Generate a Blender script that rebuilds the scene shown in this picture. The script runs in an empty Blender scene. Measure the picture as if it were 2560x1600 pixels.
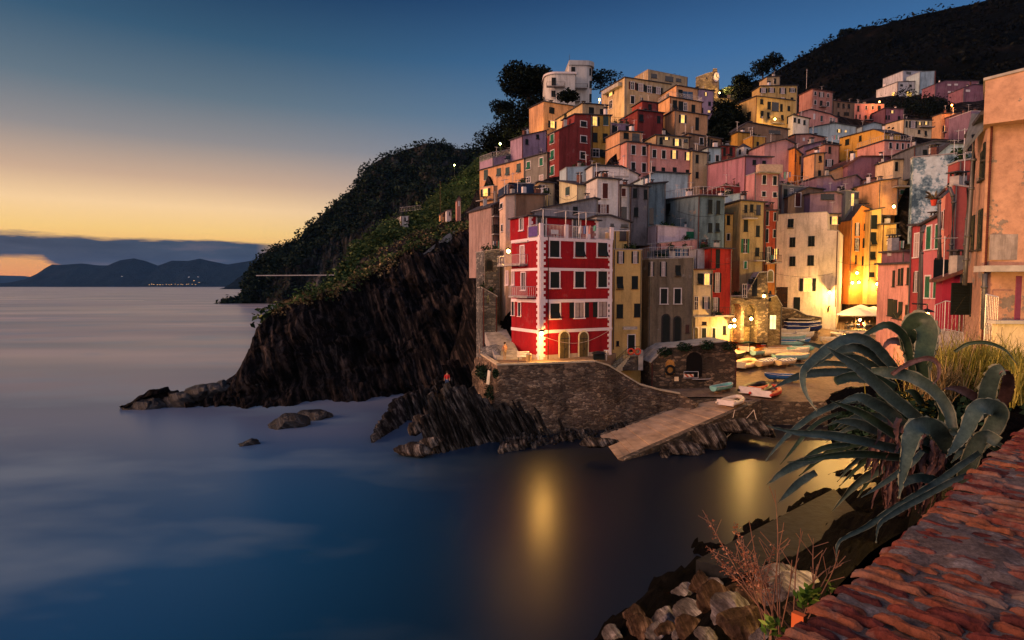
import bpy, math, random
import numpy as np
from mathutils import Vector, noise as mn
S = bpy.context.scene
COL = S.collection
F = 1500.0; PITCH = math.atan(86/1500.0); CAMZ = 14.0
cp, sp = math.cos(PITCH), math.sin(PITCH)
RAD = math.radians

# ------------------------------------------------------------ camera
cd = bpy.data.cameras.new("camera"); cam = bpy.data.objects.new("camera", cd); COL.objects.link(cam)
cd.sensor_width = 36; cd.lens = 36*F/2560.0; cd.clip_start = 0.1; cd.clip_end = 40000
cam.location = (0, 0, CAMZ); cam.rotation_euler = (RAD(90)-PITCH, 0, 0)
S.camera = cam
S.view_settings.view_transform = 'Standard'; S.view_settings.look = 'None'
S.view_settings.exposure = 0.0; S.view_settings.gamma = 1.0

def ray(x, y):
    dx = (x-1280)/F; dy = -(y-800)/F
    return (dx, cp+dy*sp, -sp+dy*cp)
def P(x, y, Y):
    """world point seen at photo position x, y at distance Y"""
    r = ray(x, y); k = Y/r[1]
    return Vector((r[0]*k, Y, CAMZ+r[2]*k))
def PZ(x, y, z):
    r = ray(x, y); k = (z-CAMZ)/r[2]
    return Vector((r[0]*k, r[1]*k, z))
ZO = {'A':(1180,120),'B':(1640,140),'C':(2060,120),'D':(1180,380),'E':(1640,400),'F':(2060,400),'G':(1200,640),'H':(1640,640),'I':(2060,640)}
def zp(zone, x, y):
    o = ZO[zone]; return o[0]+x/4.724, o[1]+y/4.724

# ------------------------------------------------------------ mesh builder
class MB:
    def __init__(s): s.v = []; s.f = []; s.m = []
    def add(s, vs, fs, mi=0):
        b = len(s.v); s.v += [tuple(p) for p in vs]
        for q in fs: s.f.append([b+i for i in q]); s.m.append(mi)
    def box(s, o, a, b, c, mi=0):
        """box from corner o along vectors a, b, c"""
        o = Vector(o); a = Vector(a); b = Vector(b); c = Vector(c)
        vs = [o, o+a, o+a+b, o+b, o+c, o+a+c, o+a+b+c, o+b+c]
        fs = [(0,3,2,1),(4,5,6,7),(0,1,5,4),(1,2,6,5),(2,3,7,6),(3,0,4,7)]
        if a.cross(b).dot(c) < 0: fs = [q[::-1] for q in fs]
        s.add(vs, fs, mi)
    def cbox(s, c, sx, sy, sz, mi=0, rz=0.0):
        u = Vector((math.cos(rz), math.sin(rz), 0)); w = Vector((-u.y, u.x, 0)); c = Vector(c)
        s.box(c-u*sx/2-w*sy/2, u*sx, w*sy, Vector((0,0,sz)), mi)
    def extr(s, poly, d, mi=0):
        """closed polygon poly extruded by d"""
        n = len(poly); d = Vector(d); p = [Vector(q) for q in poly]
        vs = p+[q+d for q in p]
        nr = Vector((0,0,0))
        for i in range(n): nr += (p[i]-p[0]).cross(p[(i+1)%n]-p[0])
        fs = [tuple(range(n)), tuple(range(2*n-1, n-1, -1))]+[(i, i+n, (i+1)%n+n, (i+1)%n) for i in range(n)]
        if nr.dot(d) > 0: fs = [q[::-1] for q in fs]
        s.add(vs, fs, mi)
    def tube(s, pts, r, mi=0, n=6, r2=None, cap=True):
        pts = [Vector(p) for p in pts]; k = len(pts); vs = []
        up = Vector((0,0,1))
        for i, p in enumerate(pts):
            t = (pts[min(i+1,k-1)]-pts[max(i-1,0)]).normalized()
            a = t.cross(up)
            if a.length < 1e-3: a = t.cross(Vector((1,0,0)))
            a.normalize(); b = t.cross(a)
            if isinstance(r, (list, tuple)): rr = r[i]
            else: rr = r if r2 is None else r+(r2-r)*i/(k-1)
            for j in range(n):
                an = 2*math.pi*j/n; vs.append(p+a*math.cos(an)*rr+b*math.sin(an)*rr)
        fs = []
        for i in range(k-1):
            for j in range(n):
                j2 = (j+1)%n; fs.append((i*n+j, i*n+j2, (i+1)*n+j2, (i+1)*n+j))
        if cap: fs.append(tuple(range(n))[::-1]); fs.append(tuple(range((k-1)*n, k*n)))
        s.add(vs, fs, mi)
    def bar(s, a, b, r=0.02, mi=0): s.tube([a, b], r, mi, 4)
    def lathe(s, c, prof, n=10, mi=0):
        c = Vector(c); vs = []
        for r, z in prof:
            for j in range(n):
                an = 2*math.pi*j/n; vs.append(c+Vector((math.cos(an)*r, math.sin(an)*r, z)))
        fs = []
        for i in range(len(prof)-1):
            for j in range(n):
                j2 = (j+1)%n; fs.append((i*n+j, i*n+j2, (i+1)*n+j2, (i+1)*n+j))
        fs.append(tuple(range(n))[::-1]); fs.append(tuple(range((len(prof)-1)*n, len(prof)*n)))
        s.add(vs, fs, mi)
W = {}
def _build(s, name, mats, parent=None, base=None, smooth=False):
    if not isinstance(mats, (list, tuple)): mats = [mats]
    if parent is not None: base = W[parent.name]
    if base is None: base = (0,0,0)
    base = tuple(base)[:3]
    arr = np.array(s.v, dtype=float).reshape(-1, 3)-np.array(base)
    me = bpy.data.meshes.new(name); me.from_pydata(arr.tolist(), [], s.f)
    for m in mats: me.materials.append(m)
    if len(mats) > 1: me.polygons.foreach_set('material_index', s.m)
    if smooth: me.polygons.foreach_set('use_smooth', [True]*len(s.f))
    me.update()
    o = bpy.data.objects.new(name, me); COL.objects.link(o)
    if parent is not None: o.parent = parent
    else: o.location = base
    W[o.name] = base
    return o
MB.build = _build

def tag(o, label=None, cat=None, group=None, kind=None):
    if label: o['label'] = label
    if cat: o['category'] = cat
    if group: o['group'] = group
    if kind: o['kind'] = kind
    return o
def thing(name, base, label, cat, group=None):
    o = bpy.data.objects.new(name, None); COL.objects.link(o); o.empty_display_size = 0.3
    o.location = tuple(base)[:3]; W[o.name] = tuple(base)[:3]
    return tag(o, label, cat, group)
def copy_tree(o, loc, rz=0.0, scale=None, label=None, group=None):
    c = o.copy(); COL.objects.link(c); c.location = loc; c.rotation_euler = (0,0,rz)
    if scale: c.scale = scale
    if label: c['label'] = label
    if group: c['group'] = group
    for ch in o.children:
        d = ch.copy(); COL.objects.link(d); d.parent = c
        for g in ch.children:
            e = g.copy(); COL.objects.link(e); e.parent = d
    return c

# ------------------------------------------------------------ materials
SPEC = [.2]
def nt(name):
    m = bpy.data.materials.new(name); m.use_nodes = True
    n = m.node_tree.nodes; n.clear()
    out = n.new('ShaderNodeOutputMaterial'); b = n.new('ShaderNodeBsdfPrincipled')
    m.node_tree.links.new(b.outputs[0], out.inputs[0])
    b.inputs['Specular IOR Level'].default_value = SPEC[0]
    return m, n, m.node_tree.links, b
def mul(c, k): return tuple(min(1.0, max(0.0, x*k)) for x in c[:3])+(1,)
def noise_node(n, l, co, scale, detail=4, rough=.6, stretch=None):
    t = n.new('ShaderNodeTexNoise'); t.inputs['Scale'].default_value = scale
    t.inputs['Detail'].default_value = detail; t.inputs['Roughness'].default_value = rough
    if stretch:
        mp = n.new('ShaderNodeMapping'); mp.inputs['Scale'].default_value = stretch
        l.new(co, mp.inputs[0]); l.new(mp.outputs[0], t.inputs['Vector'])
    else: l.new(co, t.inputs['Vector'])
    return t.outputs['Fac']
def ramp(n, l, fac, stops):
    r = n.new('ShaderNodeValToRGB'); e = r.color_ramp.elements
    while len(e) < len(stops): e.new(0.5)
    for i, (p, c) in enumerate(stops):
        e[i].position = p; e[i].color = tuple(c[:3])+(1,) if isinstance(c, (tuple, list)) else (c, c, c, 1)
    l.new(fac, r.inputs[0]); return r.outputs[0]
def mix(n, l, fac, a, b, mode='MIX'):
    m = n.new('ShaderNodeMix'); m.data_type = 'RGBA'; m.blend_type = mode
    for s, v in ((0, fac), (6, a), (7, b)):
        if hasattr(v, 'is_linked') or hasattr(v, 'links'): l.new(v, m.inputs[s])
        elif s == 0: m.inputs[0].default_value = v
        else: m.inputs[s].default_value = tuple(v[:3])+(1,)
    return m.outputs[2]
def bump(n, l, b, h, strength=.4, dist=.05):
    u = n.new('ShaderNodeBump'); u.inputs['Strength'].default_value = strength; u.inputs['Distance'].default_value = dist
    l.new(h, u.inputs['Height']); l.new(u.outputs[0], b.inputs['Normal'])
def coords(n, kind='Object'):
    return n.new('ShaderNodeTexCoord').outputs[kind]
_MC = {}
def plaster(col, age=.5, name='plaster'):
    key = ('pl', tuple(round(c, 3) for c in col), age)
    if key in _MC: return _MC[key]
    m, n, l, b = nt(name+'_wall'); co = coords(n)
    big = noise_node(n, l, co, .22, 5, .65)
    str_ = noise_node(n, l, co, 1.3, 5, .7, (1, 1, .14))
    fine = noise_node(n, l, co, 5.0, 4, .7)
    c0 = ramp(n, l, big, [(.3, mul(col, 1-.38*age)), (.5, col), (.72, mul(col, 1+.22*age))])
    st = ramp(n, l, str_, [(.38, (1-.55*age,)*3), (.52, (1.0,)*3)])
    c1 = mix(n, l, 1.0, c0, st, 'MULTIPLY')
    fn = ramp(n, l, fine, [(.3, (1-.25*age,)*3), (.6, (1.04,)*3)])
    c2 = mix(n, l, 1.0, c1, fn, 'MULTIPLY')
    if age <= .7 and age > .28:
        pat = noise_node(n, l, co, .42, 7, .75)
        pm = ramp(n, l, pat, [(.57, 0.0), (.60, .45*age), (.75, .6*age)])
        c2 = mix(n, l, pm, c2, tuple(.45*x+.14 for x in col[:3]))
        pm2 = ramp(n, l, pat, [(.36, .6*age), (.40, 0.0)])
        c2 = mix(n, l, pm2, c2, tuple(.5*x for x in col[:3]))
    if age > .7:
        pat = noise_node(n, l, co, .5, 6, .7)
        pm = ramp(n, l, pat, [(.60, 0.0), (.64, 1.0)])
        c2 = mix(n, l, pm, c2, mul((.30, .27, .24), .7))
    l.new(c2, b.inputs['Base Color']); b.inputs['Roughness'].default_value = .9
    bump(n, l, b, fine, .5, .03)
    _MC[key] = m; return m
def simple(name, col, rough=.7, metal=0.0, var=.2, scale=3.0, bmp=0.0, spec=None):
    key = ('s', name, tuple(col), rough, metal, var, scale)
    if key in _MC: return _MC[key]
    m, n, l, b = nt(name); co = coords(n)
    f = noise_node(n, l, co, scale, 4, .6)
    l.new(ramp(n, l, f, [(.3, mul(col, 1-var)), (.7, mul(col, 1+var))]), b.inputs['Base Color'])
    b.inputs['Roughness'].default_value = rough; b.inputs['Metallic'].default_value = metal
    if bmp: bump(n, l, b, f, bmp, .03)
    _MC[key] = m; return m
def glow(name, col, strength, var=0.0):
    m, n, l, b = nt(name)
    b.inputs['Base Color'].default_value = tuple(col)+(1,)
    if var:
        f = noise_node(n, l, coords(n), 1.6, 2, .5)
        l.new(ramp(n, l, f, [(.35, mul(col, 1-var)), (.65, col)]), b.inputs['Emission Color'])
    else: b.inputs['Emission Color'].default_value = tuple(col)+(1,)
    b.inputs['Emission Strength'].default_value = strength
    m.cycles.emission_sampling = 'NONE' if strength < 20 else 'FRONT'
    return m
def louvre(name, col, pitch=14.0):
    m, n, l, b = nt(name); co = coords(n)
    w = n.new('ShaderNodeTexWave'); w.bands_direction = 'Z'; w.inputs['Scale'].default_value = pitch/6.2832*2
    l.new(co, w.inputs['Vector'])
    f = noise_node(n, l, co, 1.5, 3)
    c = ramp(n, l, f, [(.3, mul(col, .7)), (.7, mul(col, 1.3))])
    c = mix(n, l, 1.0, c, ramp(n, l, w.outputs['Fac'], [(.2, (.55,)*3), (.5, (1.,)*3)]), 'MULTIPLY')
    l.new(c, b.inputs['Base Color']); b.inputs['Roughness'].default_value = .6
    bump(n, l, b, w.outputs['Fac'], .5, .03)
    return m
def masonry(name, c1, c2, mort, scale=1.6, rough_amt=.5, hs=.22, ws=.5):
    """irregular stonework in world-sized courses"""
    m, n, l, b = nt(name); co = coords(n)
    nz = n.new('ShaderNodeTexNoise'); nz.inputs['Scale'].default_value = .8; l.new(co, nz.inputs['Vector'])
    ad = n.new('ShaderNodeVectorMath'); ad.operation = 'MULTIPLY_ADD'
    l.new(nz.outputs['Color'], ad.inputs[0]); ad.inputs[1].default_value = (.5, .5, .5); l.new(co, ad.inputs[2])
    mp = n.new('ShaderNodeMapping'); mp.inputs['Scale'].default_value = (1/ws, 1/ws, 1/hs); l.new(ad.outputs[0], mp.inputs[0])
    v = n.new('ShaderNodeTexVoronoi'); v.feature = 'F1'; v.inputs['Scale'].default_value = scale*.6; l.new(mp.outputs[0], v.inputs['Vector'])
    v2 = n.new('ShaderNodeTexVoronoi'); v2.feature = 'DISTANCE_TO_EDGE'; v2.inputs['Scale'].default_value = scale*.6; l.new(mp.outputs[0], v2.inputs['Vector'])
    sep = n.new('ShaderNodeSeparateColor'); l.new(v.outputs['Color'], sep.inputs[0])
    c = ramp(n, l, sep.outputs[0], [(0, c1), (.5, mul(c1, 1.3)), (1, c2)])
    big = noise_node(n, l, co, .25, 5, .65)
    c = mix(n, l, 1.0, c, ramp(n, l, big, [(.34, (.22,)*3), (.5, (.8,)*3), (.68, (1.4,)*3)]), 'MULTIPLY')
    fine = noise_node(n, l, co, 6, 4, .7)
    c = mix(n, l, 1.0, c, ramp(n, l, fine, [(.3, (.6,)*3), (.65, (1.15,)*3)]), 'MULTIPLY')
    ed = ramp(n, l, v2.outputs['Distance'], [(.02, 1.0), (.09, 0.0)])
    c = mix(n, l, ed, c, mort)
    l.new(c, b.inputs['Base Color']); b.inputs['Roughness'].default_value = .9
    ma = n.new('ShaderNodeMath'); ma.operation = 'MULTIPLY_ADD'; l.new(v2.outputs['Distance'], ma.inputs[0]); ma.inputs[1].default_value = 2; l.new(fine, ma.inputs[2])
    bump(n, l, b, ma.outputs[0], rough_amt, .12)
    return m
def rock(name, c1, c2, tilt=(0, .5, 0), freq=.9, rough=.85):
    """layered rock: thin tilted beds, dirt and lichen patches"""
    m, n, l, b = nt(name); co = coords(n, 'Generated' if False else 'Object')
    mp = n.new('ShaderNodeMapping'); mp.inputs['Rotation'].default_value = tilt
    l.new(co, mp.inputs[0])
    sc = n.new('ShaderNodeMapping'); sc.inputs['Scale'].default_value = (freq*1.0, freq*.12, freq*.12); l.new(mp.outputs[0], sc.inputs[0])
    t = n.new('ShaderNodeTexNoise'); t.inputs['Scale'].default_value = 2.2; t.inputs['Detail'].default_value = 7; t.inputs['Roughness'].default_value = .7
    l.new(sc.outputs[0], t.inputs['Vector'])
    big = noise_node(n, l, co, .12, 6, .7)
    fine = noise_node(n, l, co, 2.0, 6, .75)
    c = ramp(n, l, t.outputs['Fac'], [(.38, mul(c1, .35)), (.50, c1), (.66, c2)])
    c = mix(n, l, 1.0, c, ramp(n, l, big, [(.35, (.35,)*3), (.65, (1.3,)*3)]), 'MULTIPLY')
    c = mix(n, l, 1.0, c, ramp(n, l, fine, [(.3, (.45,)*3), (.62, (1.3,)*3)]), 'MULTIPLY')
    l.new(c, b.inputs['Base Color']); b.inputs['Roughness'].default_value = rough; b.inputs['Specular IOR Level'].default_value = .06 if rough > .6 else .3
    ma = n.new('ShaderNodeMath'); ma.operation = 'MULTIPLY_ADD'; l.new(t.outputs['Fac'], ma.inputs[0]); ma.inputs[1].default_value = 1.6; l.new(fine, ma.inputs[2])
    bump(n, l, b, ma.outputs[0], .9, .35)
    return m
def foliage(name, c1, c2):
    m, n, l, b = nt(name)
    g = n.new('ShaderNodeNewGeometry')
    c = ramp(n, l, g.outputs['Random Per Island'], [(0, mul(c1, .6)), (.6, c1), (1, c2)])
    f = noise_node(n, l, coords(n), .15, 3)
    c = mix(n, l, 1.0, c, ramp(n, l, f, [(.35, (.55,)*3), (.65, (1.35,)*3)]), 'MULTIPLY')
    l.new(c, b.inputs['Base Color']); b.inputs['Roughness'].default_value = .8; b.inputs['Specular IOR Level'].default_value = .05
    return m
SHUT_D = louvre('dark_green_shutter', (.006, .011, .012)); SHUT_G = louvre('green_shutter', (.01, .13, .07))
SHUT_B = louvre('grey_blue_shutter', (.05, .09, .09)); SHUT_R = louvre('brown_shutter', (.09, .018, .014))
TRIM = simple('pale_trim', (.62, .55, .55), .8, var=.12); TRIM_D = simple('dark_trim', (.035, .03, .03), .8)
SPEC[0]=.5
GLASS = simple('dark_window_glass', (.012, .014, .02), .12, var=.4, scale=.6)
SPEC[0]=.2
GLASS_B = simple('sky_blue_window_glass', (.03, .07, .14), .08, var=.2)
CURTAIN = simple('curtained_window', (.35, .26, .24), .6)
LIT = glow('lit_window_glass', (1.0, .62, .14), 1.5, .5)
LITW = glow('lit_pale_window', (1.0, .85, .42), 1.5, .4)
SLATE = simple('slate_roof', (.045, .04, .048), .8, var=.5, scale=2.5, bmp=.6)
SLATE2 = simple('tile_roof', (.11, .045, .035), .85, var=.5, scale=3, bmp=.6)
COPING = simple('weathered_concrete', (.32, .29, .28), .9, var=.35, scale=1.5, bmp=.3)
IRON = simple('dark_iron', (.02, .02, .022), .5, .6)
STEEL = simple('pale_painted_metal', (.45, .43, .46), .4, .2)
PIPE = simple('pipe_metal', (.09, .085, .09), .45, .4)
# ------------------------------------------------------------ world: dusk sky
w = bpy.data.worlds.new("World"); S.world = w; w.use_nodes = True
n = w.node_tree.nodes; l = w.node_tree.links; n.clear()
out = n.new('ShaderNodeOutputWorld')
tc = n.new('ShaderNodeTexCoord'); sep = n.new('ShaderNodeSeparateXYZ'); l.new(tc.outputs['Generated'], sep.inputs[0])
def mth(op, a, b=None, c=None):
    q = n.new('ShaderNodeMath'); q.operation = op
    for i, v in enumerate((a, b, c)):
        if v is None: continue
        if isinstance(v, (int, float)): q.inputs[i].default_value = v
        else: l.new(v, q.inputs[i])
    return q.outputs[0]
el = mth('ARCSINE', sep.outputs['Z'])                      # radians
az = mth('ARCTAN2', sep.outputs['X'], sep.outputs['Y'])    # 0 ahead, negative to the left
eln = mth('MULTIPLY_ADD', el, 1/RAD(50), .1)               # -5deg..45deg -> 0..1
def elp(d): return (d+5)/50.0
glowside = ramp(n, l, eln, [(elp(-2), (.30,.15,.12)), (elp(0), (1.0,.30,.06)), (elp(2.2), (1.0,.44,.09)), (elp(4.5), (1.0,.63,.20)), (elp(6.5), (.96,.64,.33)),
    (elp(8.8), (.60,.40,.27)), (elp(12), (.27,.25,.25)), (elp(15.5), (.115,.165,.21)), (elp(20), (.032,.09,.16)), (elp(24.5), (.009,.040,.105)), (elp(45), (.006,.022,.07))])
blueside = ramp(n, l, eln, [(elp(-2), (.12,.12,.16)), (elp(0), (.42,.27,.24)), (elp(5), (.30,.27,.30)), (elp(10), (.15,.215,.33)), (elp(15), (.085,.19,.35)),
    (elp(20), (.042,.135,.31)), (elp(26), (.014,.055,.155)), (elp(45), (.010,.035,.11))])
gm = n.new('ShaderNodeMapRange'); gm.interpolation_type = 'SMOOTHSTEP'
l.new(mth('ABSOLUTE', mth('ADD', az, RAD(42))), gm.inputs[0]); gm.inputs[1].default_value = RAD(66); gm.inputs[2].default_value = RAD(14)
sky = mix(n, l, gm.outputs[0], blueside, glowside)
# pinkish sky opposite the sunset, brightened out of view to fill the house fronts
back_c = ramp(n, l, eln, [(elp(-2), (.30,.22,.22)), (elp(4), (.98,.68,.56)), (elp(20), (.76,.62,.66)), (elp(45), (.26,.34,.52))])
bm = n.new('ShaderNodeMapRange'); bm.interpolation_type = 'SMOOTHSTEP'; l.new(sep.outputs['Y'], bm.inputs[0]); bm.inputs[1].default_value = .35; bm.inputs[2].default_value = -.45
sky = mix(n, l, bm.outputs[0], sky, back_c)
# cloud bank low over the far mountains, left of the bay
cv = n.new('ShaderNodeCombineXYZ'); l.new(mth('MULTIPLY', az, 9.0), cv.inputs[0]); l.new(mth('MULTIPLY', el, 60.0), cv.inputs[1])
cn = noise_node(n, l, cv.outputs[0], 1.0, 6, .55)
top = mth('MULTIPLY_ADD', cn, .034, RAD(2.95))
bl_ = n.new('ShaderNodeMapRange'); l.new(az, bl_.inputs[0]); bl_.inputs[1].default_value = RAD(-32); bl_.inputs[2].default_value = RAD(-38); bl_.inputs[3].default_value = RAD(-2.5); bl_.inputs[4].default_value = RAD(1.1)
bot = mth('MULTIPLY_ADD', cn, .030, bl_.outputs[0])
ab = n.new('ShaderNodeMapRange'); l.new(mth('SUBTRACT', top, el), ab.inputs[0]); ab.inputs[1].default_value = 0.0; ab.inputs[2].default_value = .006
bb = n.new('ShaderNodeMapRange'); l.new(mth('SUBTRACT', el, bot), bb.inputs[0]); bb.inputs[1].default_value = -.002; bb.inputs[2].default_value = .007
lim = n.new('ShaderNodeMapRange'); l.new(az, lim.inputs[0]); lim.inputs[1].default_value = RAD(-19); lim.inputs[2].default_value = RAD(-23)
cl = mth('MULTIPLY', mth('MULTIPLY', ab.outputs[0], bb.outputs[0]), lim.outputs[0])
ccol = ramp(n, l, cn, [(.3, (.012,.028,.06)), (.55, (.035,.055,.095)), (.72, (.10,.09,.12))])
sky = mix(n, l, cl, sky, ccol)
nish = n.new('ShaderNodeTexSky'); nish.sky_type = 'NISHITA'; nish.sun_disc = False
nish.sun_elevation = RAD(2.0); nish.sun_rotation = RAD(-62)
bg1 = n.new('ShaderNodeBackground'); l.new(sky, bg1.inputs[0]); bg1.inputs[1].default_value = 1.05
bg2 = n.new('ShaderNodeBackground'); l.new(nish.outputs[0], bg2.inputs[0]); bg2.inputs[1].default_value = 0.004
ads = n.new('ShaderNodeAddShader'); l.new(bg1.outputs[0], ads.inputs[0]); l.new(bg2.outputs[0], ads.inputs[1])
l.new(ads.outputs[0], out.inputs[0])
sd = bpy.data.lights.new('afterglow_sun', 'SUN'); sd.energy = 3.9; sd.angle = RAD(30); sd.color = (1.0, .50, .27)
so = bpy.data.objects.new('afterglow_sun', sd); COL.objects.link(so)
az0 = RAD(-103); e0 = RAD(16)
dv = Vector((math.sin(az0)*math.cos(e0), math.cos(az0)*math.cos(e0), math.sin(e0)))
so.rotation_euler = dv.to_track_quat('Z', 'Y').to_euler()

# ------------------------------------------------------------ sea
def grid_mesh(name, rows, mats, smooth=True, base=(0,0,0), parent=None):
    """rows: array (n, m, 3)"""
    a = np.array(rows, dtype=float); nr, nc = a.shape[:2]
    idx = np.arange(nr*nc).reshape(nr, nc)
    f = np.stack([idx[:-1,:-1], idx[:-1,1:], idx[1:,1:], idx[1:,:-1]], -1).reshape(-1, 4)
    b = MB(); b.v = a.reshape(-1, 3).tolist(); b.f = f.tolist(); b.m = [0]*len(b.f)
    return b.build(name, mats, parent, base, smooth)
m, n, l, b = nt('sea_water'); b.inputs['Specular IOR Level'].default_value = .5; co = coords(n)
st = noise_node(n, l, co, .02, 2, .5, (.35, 1.6, 1)); 
st2 = noise_node(n, l, co, .012, 3, .5, (.6, 1.2, 1))
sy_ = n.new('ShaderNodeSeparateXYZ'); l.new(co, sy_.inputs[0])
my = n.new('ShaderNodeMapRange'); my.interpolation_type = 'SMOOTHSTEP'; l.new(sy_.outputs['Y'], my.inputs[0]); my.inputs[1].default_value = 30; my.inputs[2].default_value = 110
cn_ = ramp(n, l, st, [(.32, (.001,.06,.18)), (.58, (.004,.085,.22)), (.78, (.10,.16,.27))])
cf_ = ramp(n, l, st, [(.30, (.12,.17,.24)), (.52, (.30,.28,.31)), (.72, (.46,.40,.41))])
c = mix(n, l, my.outputs[0], cn_, cf_)  # far mauve: reflection of the pink sky painted into the milky foam colour
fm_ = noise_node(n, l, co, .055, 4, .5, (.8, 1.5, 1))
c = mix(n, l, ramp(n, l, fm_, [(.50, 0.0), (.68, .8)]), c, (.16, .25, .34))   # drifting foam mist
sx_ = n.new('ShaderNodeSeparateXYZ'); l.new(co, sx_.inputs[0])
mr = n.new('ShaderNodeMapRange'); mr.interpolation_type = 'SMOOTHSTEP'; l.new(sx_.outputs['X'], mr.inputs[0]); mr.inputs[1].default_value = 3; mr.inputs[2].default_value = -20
c = mix(n, l, mr.outputs[0], (.001, .006, .016), c)      # dark town reflection painted into the sheltered harbour colour, against the milky open sea
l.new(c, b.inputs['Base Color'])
l.new(ramp(n, l, st2, [(.3, (.27,)*3), (.7, (.40,)*3)]), b.inputs['Roughness'])
b.inputs['IOR'].default_value = 1.42
fb = noise_node(n, l, co, .06, 1, .4, (.6, 1.3, 1)); bump(n, l, b, fb, .2, .5)
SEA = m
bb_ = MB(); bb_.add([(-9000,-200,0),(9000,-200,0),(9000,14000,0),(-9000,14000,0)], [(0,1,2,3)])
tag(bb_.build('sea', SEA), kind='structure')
bb_ = MB(); bb_.add([(-9000,-200,-3),(9000,-200,-3),(9000,14000,-3),(-9000,14000,-3)], [(0,1,2,3)])
tag(bb_.build('seabed', simple('seabed_sand', (.03,.035,.04), .9)), kind='structure')

# ------------------------------------------------------------ hills and cliffs
def fbm(p, oct=5, h=.9, lac=2.1):
    return mn.fractal(Vector(p), h, lac, oct)
def lerp_poly(poly, t):
    """poly: list of vectors, t 0..1 by index"""
    k = t*(len(poly)-1); i = min(int(k), len(poly)-2); f = k-i
    return poly[i].lerp(poly[i+1], f)
def smooth_poly(poly, n):
    L = [0.0]
    for a, b_ in zip(poly, poly[1:]): L.append(L[-1]+(b_-a).length)
    o = []
    for i in range(n):
        d = L[-1]*i/(n-1); j = 0
        while j < len(L)-2 and L[j+1] < d: j += 1
        f = (d-L[j])/max(1e-6, L[j+1]-L[j]); o.append(poly[j].lerp(poly[j+1], f))
    return o
def sheet(name, top, bot, back, nu, nv, nb, amp, freq, mat, seed, strata=None, bulge=0.0, crest_amp=None):
    """terrain sheet: bottom polyline -> crest polyline -> back polyline, displaced"""
    T = smooth_poly(top, nu); B = smooth_poly(bot, nu); K = smooth_poly(back, nu)
    rows = []
    for j in range(nv+nb+1):
        r = []
        for i in range(nu):
            if j <= nv:
                f = j/nv; p = B[i].lerp(T[i], f)
                ed = 1.0
            else:
                f = (j-nv)/nb; p = T[i].lerp(K[i], f); ed = 1.0
            q = p*freq+Vector((seed, seed*2, 0))
            d = fbm(q, 6)*amp
            dz = fbm(q+Vector((31, 7, 3)), 6)*amp*.6
            if strata:
                u = p.x*strata[0]+p.y*strata[1]+p.z*strata[2]
                wv = fbm((u*strata[3], p.z*.05, p.y*.05+seed), 4)
                d += wv*strata[4]
            if crest_amp is not None and j >= nv-1: d *= crest_amp; dz *= crest_amp
            bl = bulge*math.sin(math.pi*min(1, j/nv))
            sh = min(1.0, j/3.0) if j < 3 else 1
            r.append((p.x+d*.3, p.y-d-bl, p.z+dz*sh))
        rows.append(r)
    return grid_mesh(name, rows, mat), rows
ROCK_D = rock('dark_bedded_rock', (.006,.005,.006), (.075,.055,.048), (0, RAD(28), 0), .9)
ROCK_M = rock('grey_bedded_rock', (.10,.085,.078), (.33,.28,.24), (0, RAD(55), RAD(20)), 1.6)
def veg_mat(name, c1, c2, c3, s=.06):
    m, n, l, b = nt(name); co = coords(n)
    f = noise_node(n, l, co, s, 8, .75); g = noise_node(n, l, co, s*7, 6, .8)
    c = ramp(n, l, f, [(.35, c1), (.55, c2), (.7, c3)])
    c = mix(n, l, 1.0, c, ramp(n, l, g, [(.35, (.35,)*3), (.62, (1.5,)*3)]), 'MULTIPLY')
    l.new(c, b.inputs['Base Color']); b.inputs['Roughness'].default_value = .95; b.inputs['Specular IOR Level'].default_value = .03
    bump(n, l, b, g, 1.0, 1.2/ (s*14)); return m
VEG_FAR = veg_mat('far_scrub', (.006,.012,.011), (.014,.022,.017), (.045,.04,.034), .02)
VEG_MID = veg_mat('hillside_scrub', (.018,.035,.014), (.04,.06,.022), (.12,.09,.055), .08)
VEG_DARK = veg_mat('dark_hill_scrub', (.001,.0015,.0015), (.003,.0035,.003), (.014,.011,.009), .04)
FAR_M = veg_mat('far_mountain', (.004,.012,.020), (.006,.015,.024), (.010,.018,.026), .0012)  # blue of the distant air is put into this base colour

# cliff by the sea in front of the bay
def PP(lst): return [P(*q) if len(q) == 3 else PZ(q[0], q[1], q[3]) for q in lst]
top = PP([(300,1030,66),(350,1010,67),(420,990,69),(480,965,71),(560,950,73),(610,925,75),(630,870,77),(640,820,79),(660,800,80),(720,765,83),(770,740,86),(830,722,90),(880,700,94),(930,680,97),(990,650,100),(1060,612,104),(1110,590,107),(1170,575,109),(1235,578,110)])
bot = [PZ(x, y, -1.0) for x, y in [(296,1045),(380,1042),(480,1046),(600,1046),(720,1036),(850,1030),(960,1015),(1010,1008)]]+[P(1100,990,75), P(1180,960,78), P(1240,900,82)]
back = [v+Vector((0, 14, -3)) for v in top[:6]]+[v+Vector((-4, 22, -1)) for v in top[6:12]]+[v+Vector((-6, 30, 5)) for v in top[12:]]
for v in back[:9]: v.z = -2
cliff, cliff_rows = sheet('sea_cliff', top, bot, back, 420, 120, 14, 2.3, .16, ROCK_D, 3.3, (1.0, .1, .55, .55, 1.6), 1.0, .5)
tag(cliff, kind='structure')
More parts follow.
